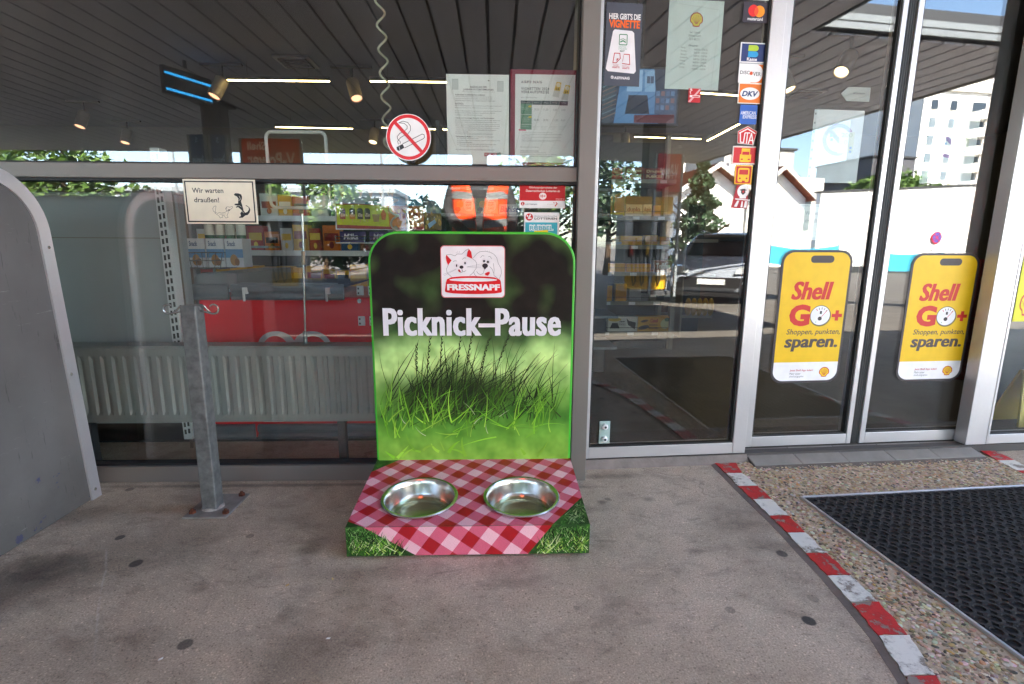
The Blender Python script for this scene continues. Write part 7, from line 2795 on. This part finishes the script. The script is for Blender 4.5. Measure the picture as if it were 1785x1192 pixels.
for a in [('leafy_tree', 'broad green tree at the far left beyond the canopy', -16.2, -19, -0.35, 6.5, 2.6, 0, 2600, 0.17), ('leafy_tree', 'dense green tree beyond the pumps in the window reflection', -6.7, -19.5, -0.35, 4.2, 1.7, 0, 2600, 0.13), ('leafy_bush', 'yellow green bush beyond the pumps in the window reflection', -6.6, -17.2, -0.35, 2.0, 0.8, 1, 1500, 0.09), ('leafy_tree', 'green tree behind the yellow green bush', -9.6, -20.5, -0.35, 4.6, 1.6, 0, 1800, 0.14), ('leafy_tree', 'green tree mirrored beside the lottery stickers', 2.3, -18.5, -0.35, 6.0, 2.3, 0, 3000, 0.14), ('leafy_tree', 'bright green tree above the red roof', 24.6, -33, -0.35, 7.4, 2.2, 0, 2200, 0.18), ('leafy_tree', 'green tree right of the dark flat-roofed house', 33.0, -31, -0.35, 6.2, 2.8, 0, 2200, 0.2), ('leafy_tree', 'green tree below the white tower', 38.5, -33, -0.35, 6.6, 2.6, 0, 2200, 0.2), ('screening_bush', 'first added dark bush from the left in the row beyond the forecourt', -5.3, -17.4, -0.35, 2.9, 1.25, 2, 2200, 0.12), ('screening_bush', 'second added dark bush from the left in the row beyond the forecourt', -3.9, -17.9, -0.35, 3.1, 1.25, 2, 2200, 0.12), ('screening_bush', 'third added dark bush from the left in the row beyond the forecourt', -2.6, -17.3, -0.35, 2.8, 1.25, 2, 2200, 0.12), ('screening_bush', 'fourth added dark bush from the left in the row beyond the forecourt', -1.3, -17.8, -0.35, 3.0, 1.25, 2, 2200, 0.12), ('screening_bush', 'fifth added dark bush from the left in the row beyond the forecourt', 0.0, -17.4, -0.35, 2.9, 1.25, 2, 2200, 0.12), ('screening_bush', 'sixth added dark bush from the left in the row beyond the forecourt', 1.2, -17.9, -0.35, 3.1, 1.25, 2, 2200, 0.12), ('conifer_tree', 'dark conifer behind the silver car', 10.3, -16.5, -0.35, 4.9, 1.7, 2, 3200, 0.13), ('leafy_tree', 'dark green tree left of the conifer', 7.6, -19.0, -0.35, 5.6, 2.1, 2, 2400, 0.15)]:  # dark bush row added to screen bright ground mirrored behind the poster
    nm, lab, x, y, z0, h, r, mi, n, leaf = a
    tree(nm, lab, x, y, z0, h, r, [ML1, ML2, ML3][mi], n, leaf, .12 if 'bush' in nm else .3, cone=(nm == 'conifer_tree'))

# ---------------- the photographer in an orange vest (visible only as a reflection)
PXc, PYc = .085, -2.17
per = thing('person', 'person in orange safety vest and dark clothes holding a camera at waist height', 'person', (PXc, PYc, 0))


def skinned(name, verts, edges, mat, parent, sub=2):
    me = bpy.data.meshes.new(name)
    me.from_pydata([v[0] for v in verts], edges, [])
    o = bpy.data.objects.new(name, me)
    COL.objects.link(o)
    o.parent = parent
    o.modifiers.new('skin', 'SKIN')
    if not me.skin_vertices:
        return o
    for i, v in enumerate(verts):
        r = v[1]
        me.skin_vertices[0].data[i].radius = r if isinstance(r, tuple) else (r, r)
        me.skin_vertices[0].data[i].use_root = (i == 0)
    s = o.modifiers.new('smooth', 'SUBSURF')
    s.levels = s.render_levels = sub
    me.materials.append(mat)
    return o


def cloth_skin():
    m, nt, b = new_mat('clothes_and_skin')
    tc = N(nt, 'ShaderNodeTexCoord')
    sp = N(nt, 'ShaderNodeSeparateXYZ')
    L(nt, tc.outputs['Object'], sp.inputs[0])
    a = N(nt, 'ShaderNodeMath', operation='GREATER_THAN', i_1=1.475)
    L(nt, sp.outputs[2], a.inputs[0])
    c = N(nt, 'ShaderNodeMath', operation='GREATER_THAN', i_1=.235)
    L(nt, sp.outputs[1], c.inputs[0])
    mx = N(nt, 'ShaderNodeMath', operation='MAXIMUM')
    L(nt, a.outputs[0], mx.inputs[0])
    L(nt, c.outputs[0], mx.inputs[1])
    n1 = N(nt, 'ShaderNodeTexNoise', i_Scale=14., i_Detail=3.0)
    L(nt, tc.outputs['Object'], n1.inputs['Vector'])
    r = ramp(nt, [(.3, (.012, .012, .015)), (.7, (.03, .03, .036))])
    L(nt, n1.outputs[0], r.inputs[0])
    x = N(nt, 'ShaderNodeMix', data_type='RGBA')
    L(nt, mx.outputs[0], x.inputs[0])
    L(nt, r.outputs[0], x.inputs[6])
    x.inputs[7].default_value = (.45, .26, .18, 1)
    L(nt, x.outputs[2], b.inputs['Base Color'])
    b.inputs['Roughness'].default_value = .75
    return m


V, E_ = [], []


def jv(p, r, par=None):
    V.append((p, r))
    if par is not None:
        E_.append((par, len(V) - 1))
    return len(V) - 1


pel = jv((0, 0, .94), (.165, .115))
sp1 = jv((0, 0, 1.08), (.15, .105), pel)
ch = jv((0, .0, 1.27), (.175, .115), sp1)
nb = jv((0, .0, 1.42), (.09, .07), ch)
nk = jv((0, .015, 1.50), (.055, .055), nb)
hd = jv((0, .035, 1.565), (.072, .085), nk)
hd2 = jv((0, .045, 1.64), (.082, .10), hd)
hd3 = jv((0, .03, 1.72), (.06, .075), hd2)
for s_ in (-1, 1):
    sh = jv((s_ * .175, 0, 1.385), (.062, .062), ch)
    el = jv((s_ * .25, .03, 1.13), (.046, .046), sh)
    fa = jv((s_ * .19 + .05, .15, 1.0), (.036, .036), el)
    wr = jv((.117 + s_ * .085, .235, .90), (.026, .026), fa)
    pa = jv((.117 + s_ * .078, .262, .885), (.026, .018), wr)
    for i, (dz, ln) in enumerate(((.026, .030), (.010, .034), (-.006, .033), (-.021, .027))):
        f1 = jv((.117 + s_ * .066, .283, .885 + dz), .0085, pa)
        f2 = jv((.117 + s_ * (.066 - ln * .55), .294, .885 + dz * .9), .0078, f1)
        f3 = jv((.117 + s_ * (.066 - ln), .290, .885 + dz * .85), .007, f2)
    t1 = jv((.117 + s_ * .072, .252, .912), .010, pa)
    t2 = jv((.117 + s_ * .052, .250, .928), .0088, t1)
    hp_ = jv((s_ * .095, 0, .86), (.085, .085), pel)
    kn = jv((s_ * .11, .01, .48), (.055, .055), hp_)
    an = jv((s_ * .12, -.02, .09), (.042, .042), kn)
    ft = jv((s_ * .13, .07, .04), (.042, .035), an)
    jv((s_ * .135, .15, .032), (.036, .028), ft)
skinned('body', V, E_, cloth_skin(), per)
# hair, eyes, nose, mouth, ears
M_HAIR = pm('hair_dark', '#2b211b', .7, 0, .2, 40)
MB().ball((0, .022, 1.70), .092, .108, .085, 14).build('hair', M_HAIR, per, smooth=True)
for s_ in (-1, 1):
    e_ = MB().ball((s_ * .032, .137, 1.645), .012, .008, .009, 8).build('eye', pm('eye_white', '#d8d4cf', .3), per, smooth=True)
    MB().ball((s_ * .032, .1445, 1.644), .005, .003, .005, 8).build('iris', M_BLACK, e_, smooth=True)
    MB().ball((s_ * .086, .035, 1.63), .012, .022, .03, 8).build('ear', pm('skin_tone', '#b88a6a', .6), per, smooth=True)
MB().ball((0, .15, 1.615), .014, .02, .026, 8).build('nose', pm('skin_tone', '#b88a6a'), per, smooth=True)
MB().ball((0, .134, 1.575), .028, .008, .008, 8).build('mouth', pm('lip_tone', '#9a5a4c', .5), per, smooth=True)
# vest: open shell round the torso
M_VEST = pm('vest_orange', '#ff4a0c', .7, 0, .06, 6)
M_BAND = pm('reflective_band', '#8f9296', .4, .3, .05)
rows = [(.90, .215, .165, 5), (1.0, .205, .158, 6), (1.1, .20, .155, 8), (1.2, .215, .16, 11), (1.3, .225, .16, 18), (1.37, .225, .145, 26), (1.42, .2, .12, 34), (1.465, .13, .085, 42)]
n = 34
vs, fa_, ba_ = [], [], []
for z, rx, ry, op in rows:
    for i in range(n + 1):
        a = math.radians(90 + op + (360 - 2 * op) * i / n)
        vs.append((rx * math.cos(a), ry * math.sin(a) + .005, z + .03 * abs(math.cos(a)) * (z < 1.4)))
for r_ in range(len(rows) - 1):
    for i in range(n):
        cx = abs(math.cos(math.radians(90 + 360 * (i + .5) / n)))
        if 3 <= r_ <= 4 and cx > .9:
            continue
        f = (r_ * (n + 1) + i, r_ * (n + 1) + i + 1, (r_ + 1) * (n + 1) + i + 1, (r_ + 1) * (n + 1) + i)
        fa_.append(f)
v_ = MB().add(vs, fa_).build('vest', M_VEST, per, smooth=True)
sm = v_.modifiers.new('thickness', 'SOLIDIFY')
sm.thickness = .008
sm.offset = 1
for r_ in (1, 3):
    z, rx, ry, op = rows[r_]
    bvs, bfs = [], []
    for zz in (0, .055):
        for i in range(n + 1):
            a = math.radians(90 + op + 2 + (356 - 2 * op) * i / n)
            bvs.append(((rx + .011) * math.cos(a), (ry + .011) * math.sin(a) + .005, z + zz + .03 * abs(math.cos(a))))
    bfs = [(i, i + 1, n + 2 + i, n + 1 + i) for i in range(n)]
    MB().add(bvs, bfs).build('reflective_band', M_BAND, v_, smooth=True)
pc = thing('photo_camera', 'black camera held in both hands of the person in the vest', 'camera', (.202, -1.9, .887))
MB().box(-.068, .068, -.022, .022, -.045, .045).build('camera_body', M_BLACK, pc, bevel=.01)
MB().cyl((0, .0225, 0), (0, .034, 0), .034, 24).build('lens_mount', M_BLACK, pc)
MB().box(-.025, .025, -.02, .018, .0455, .065).build('viewfinder', M_BLACK, pc, bevel=.006)
MB().cyl((.05, 0, .0455), (.05, 0, .053), .009, 14).build('shutter_button', M_STEEL, pc)
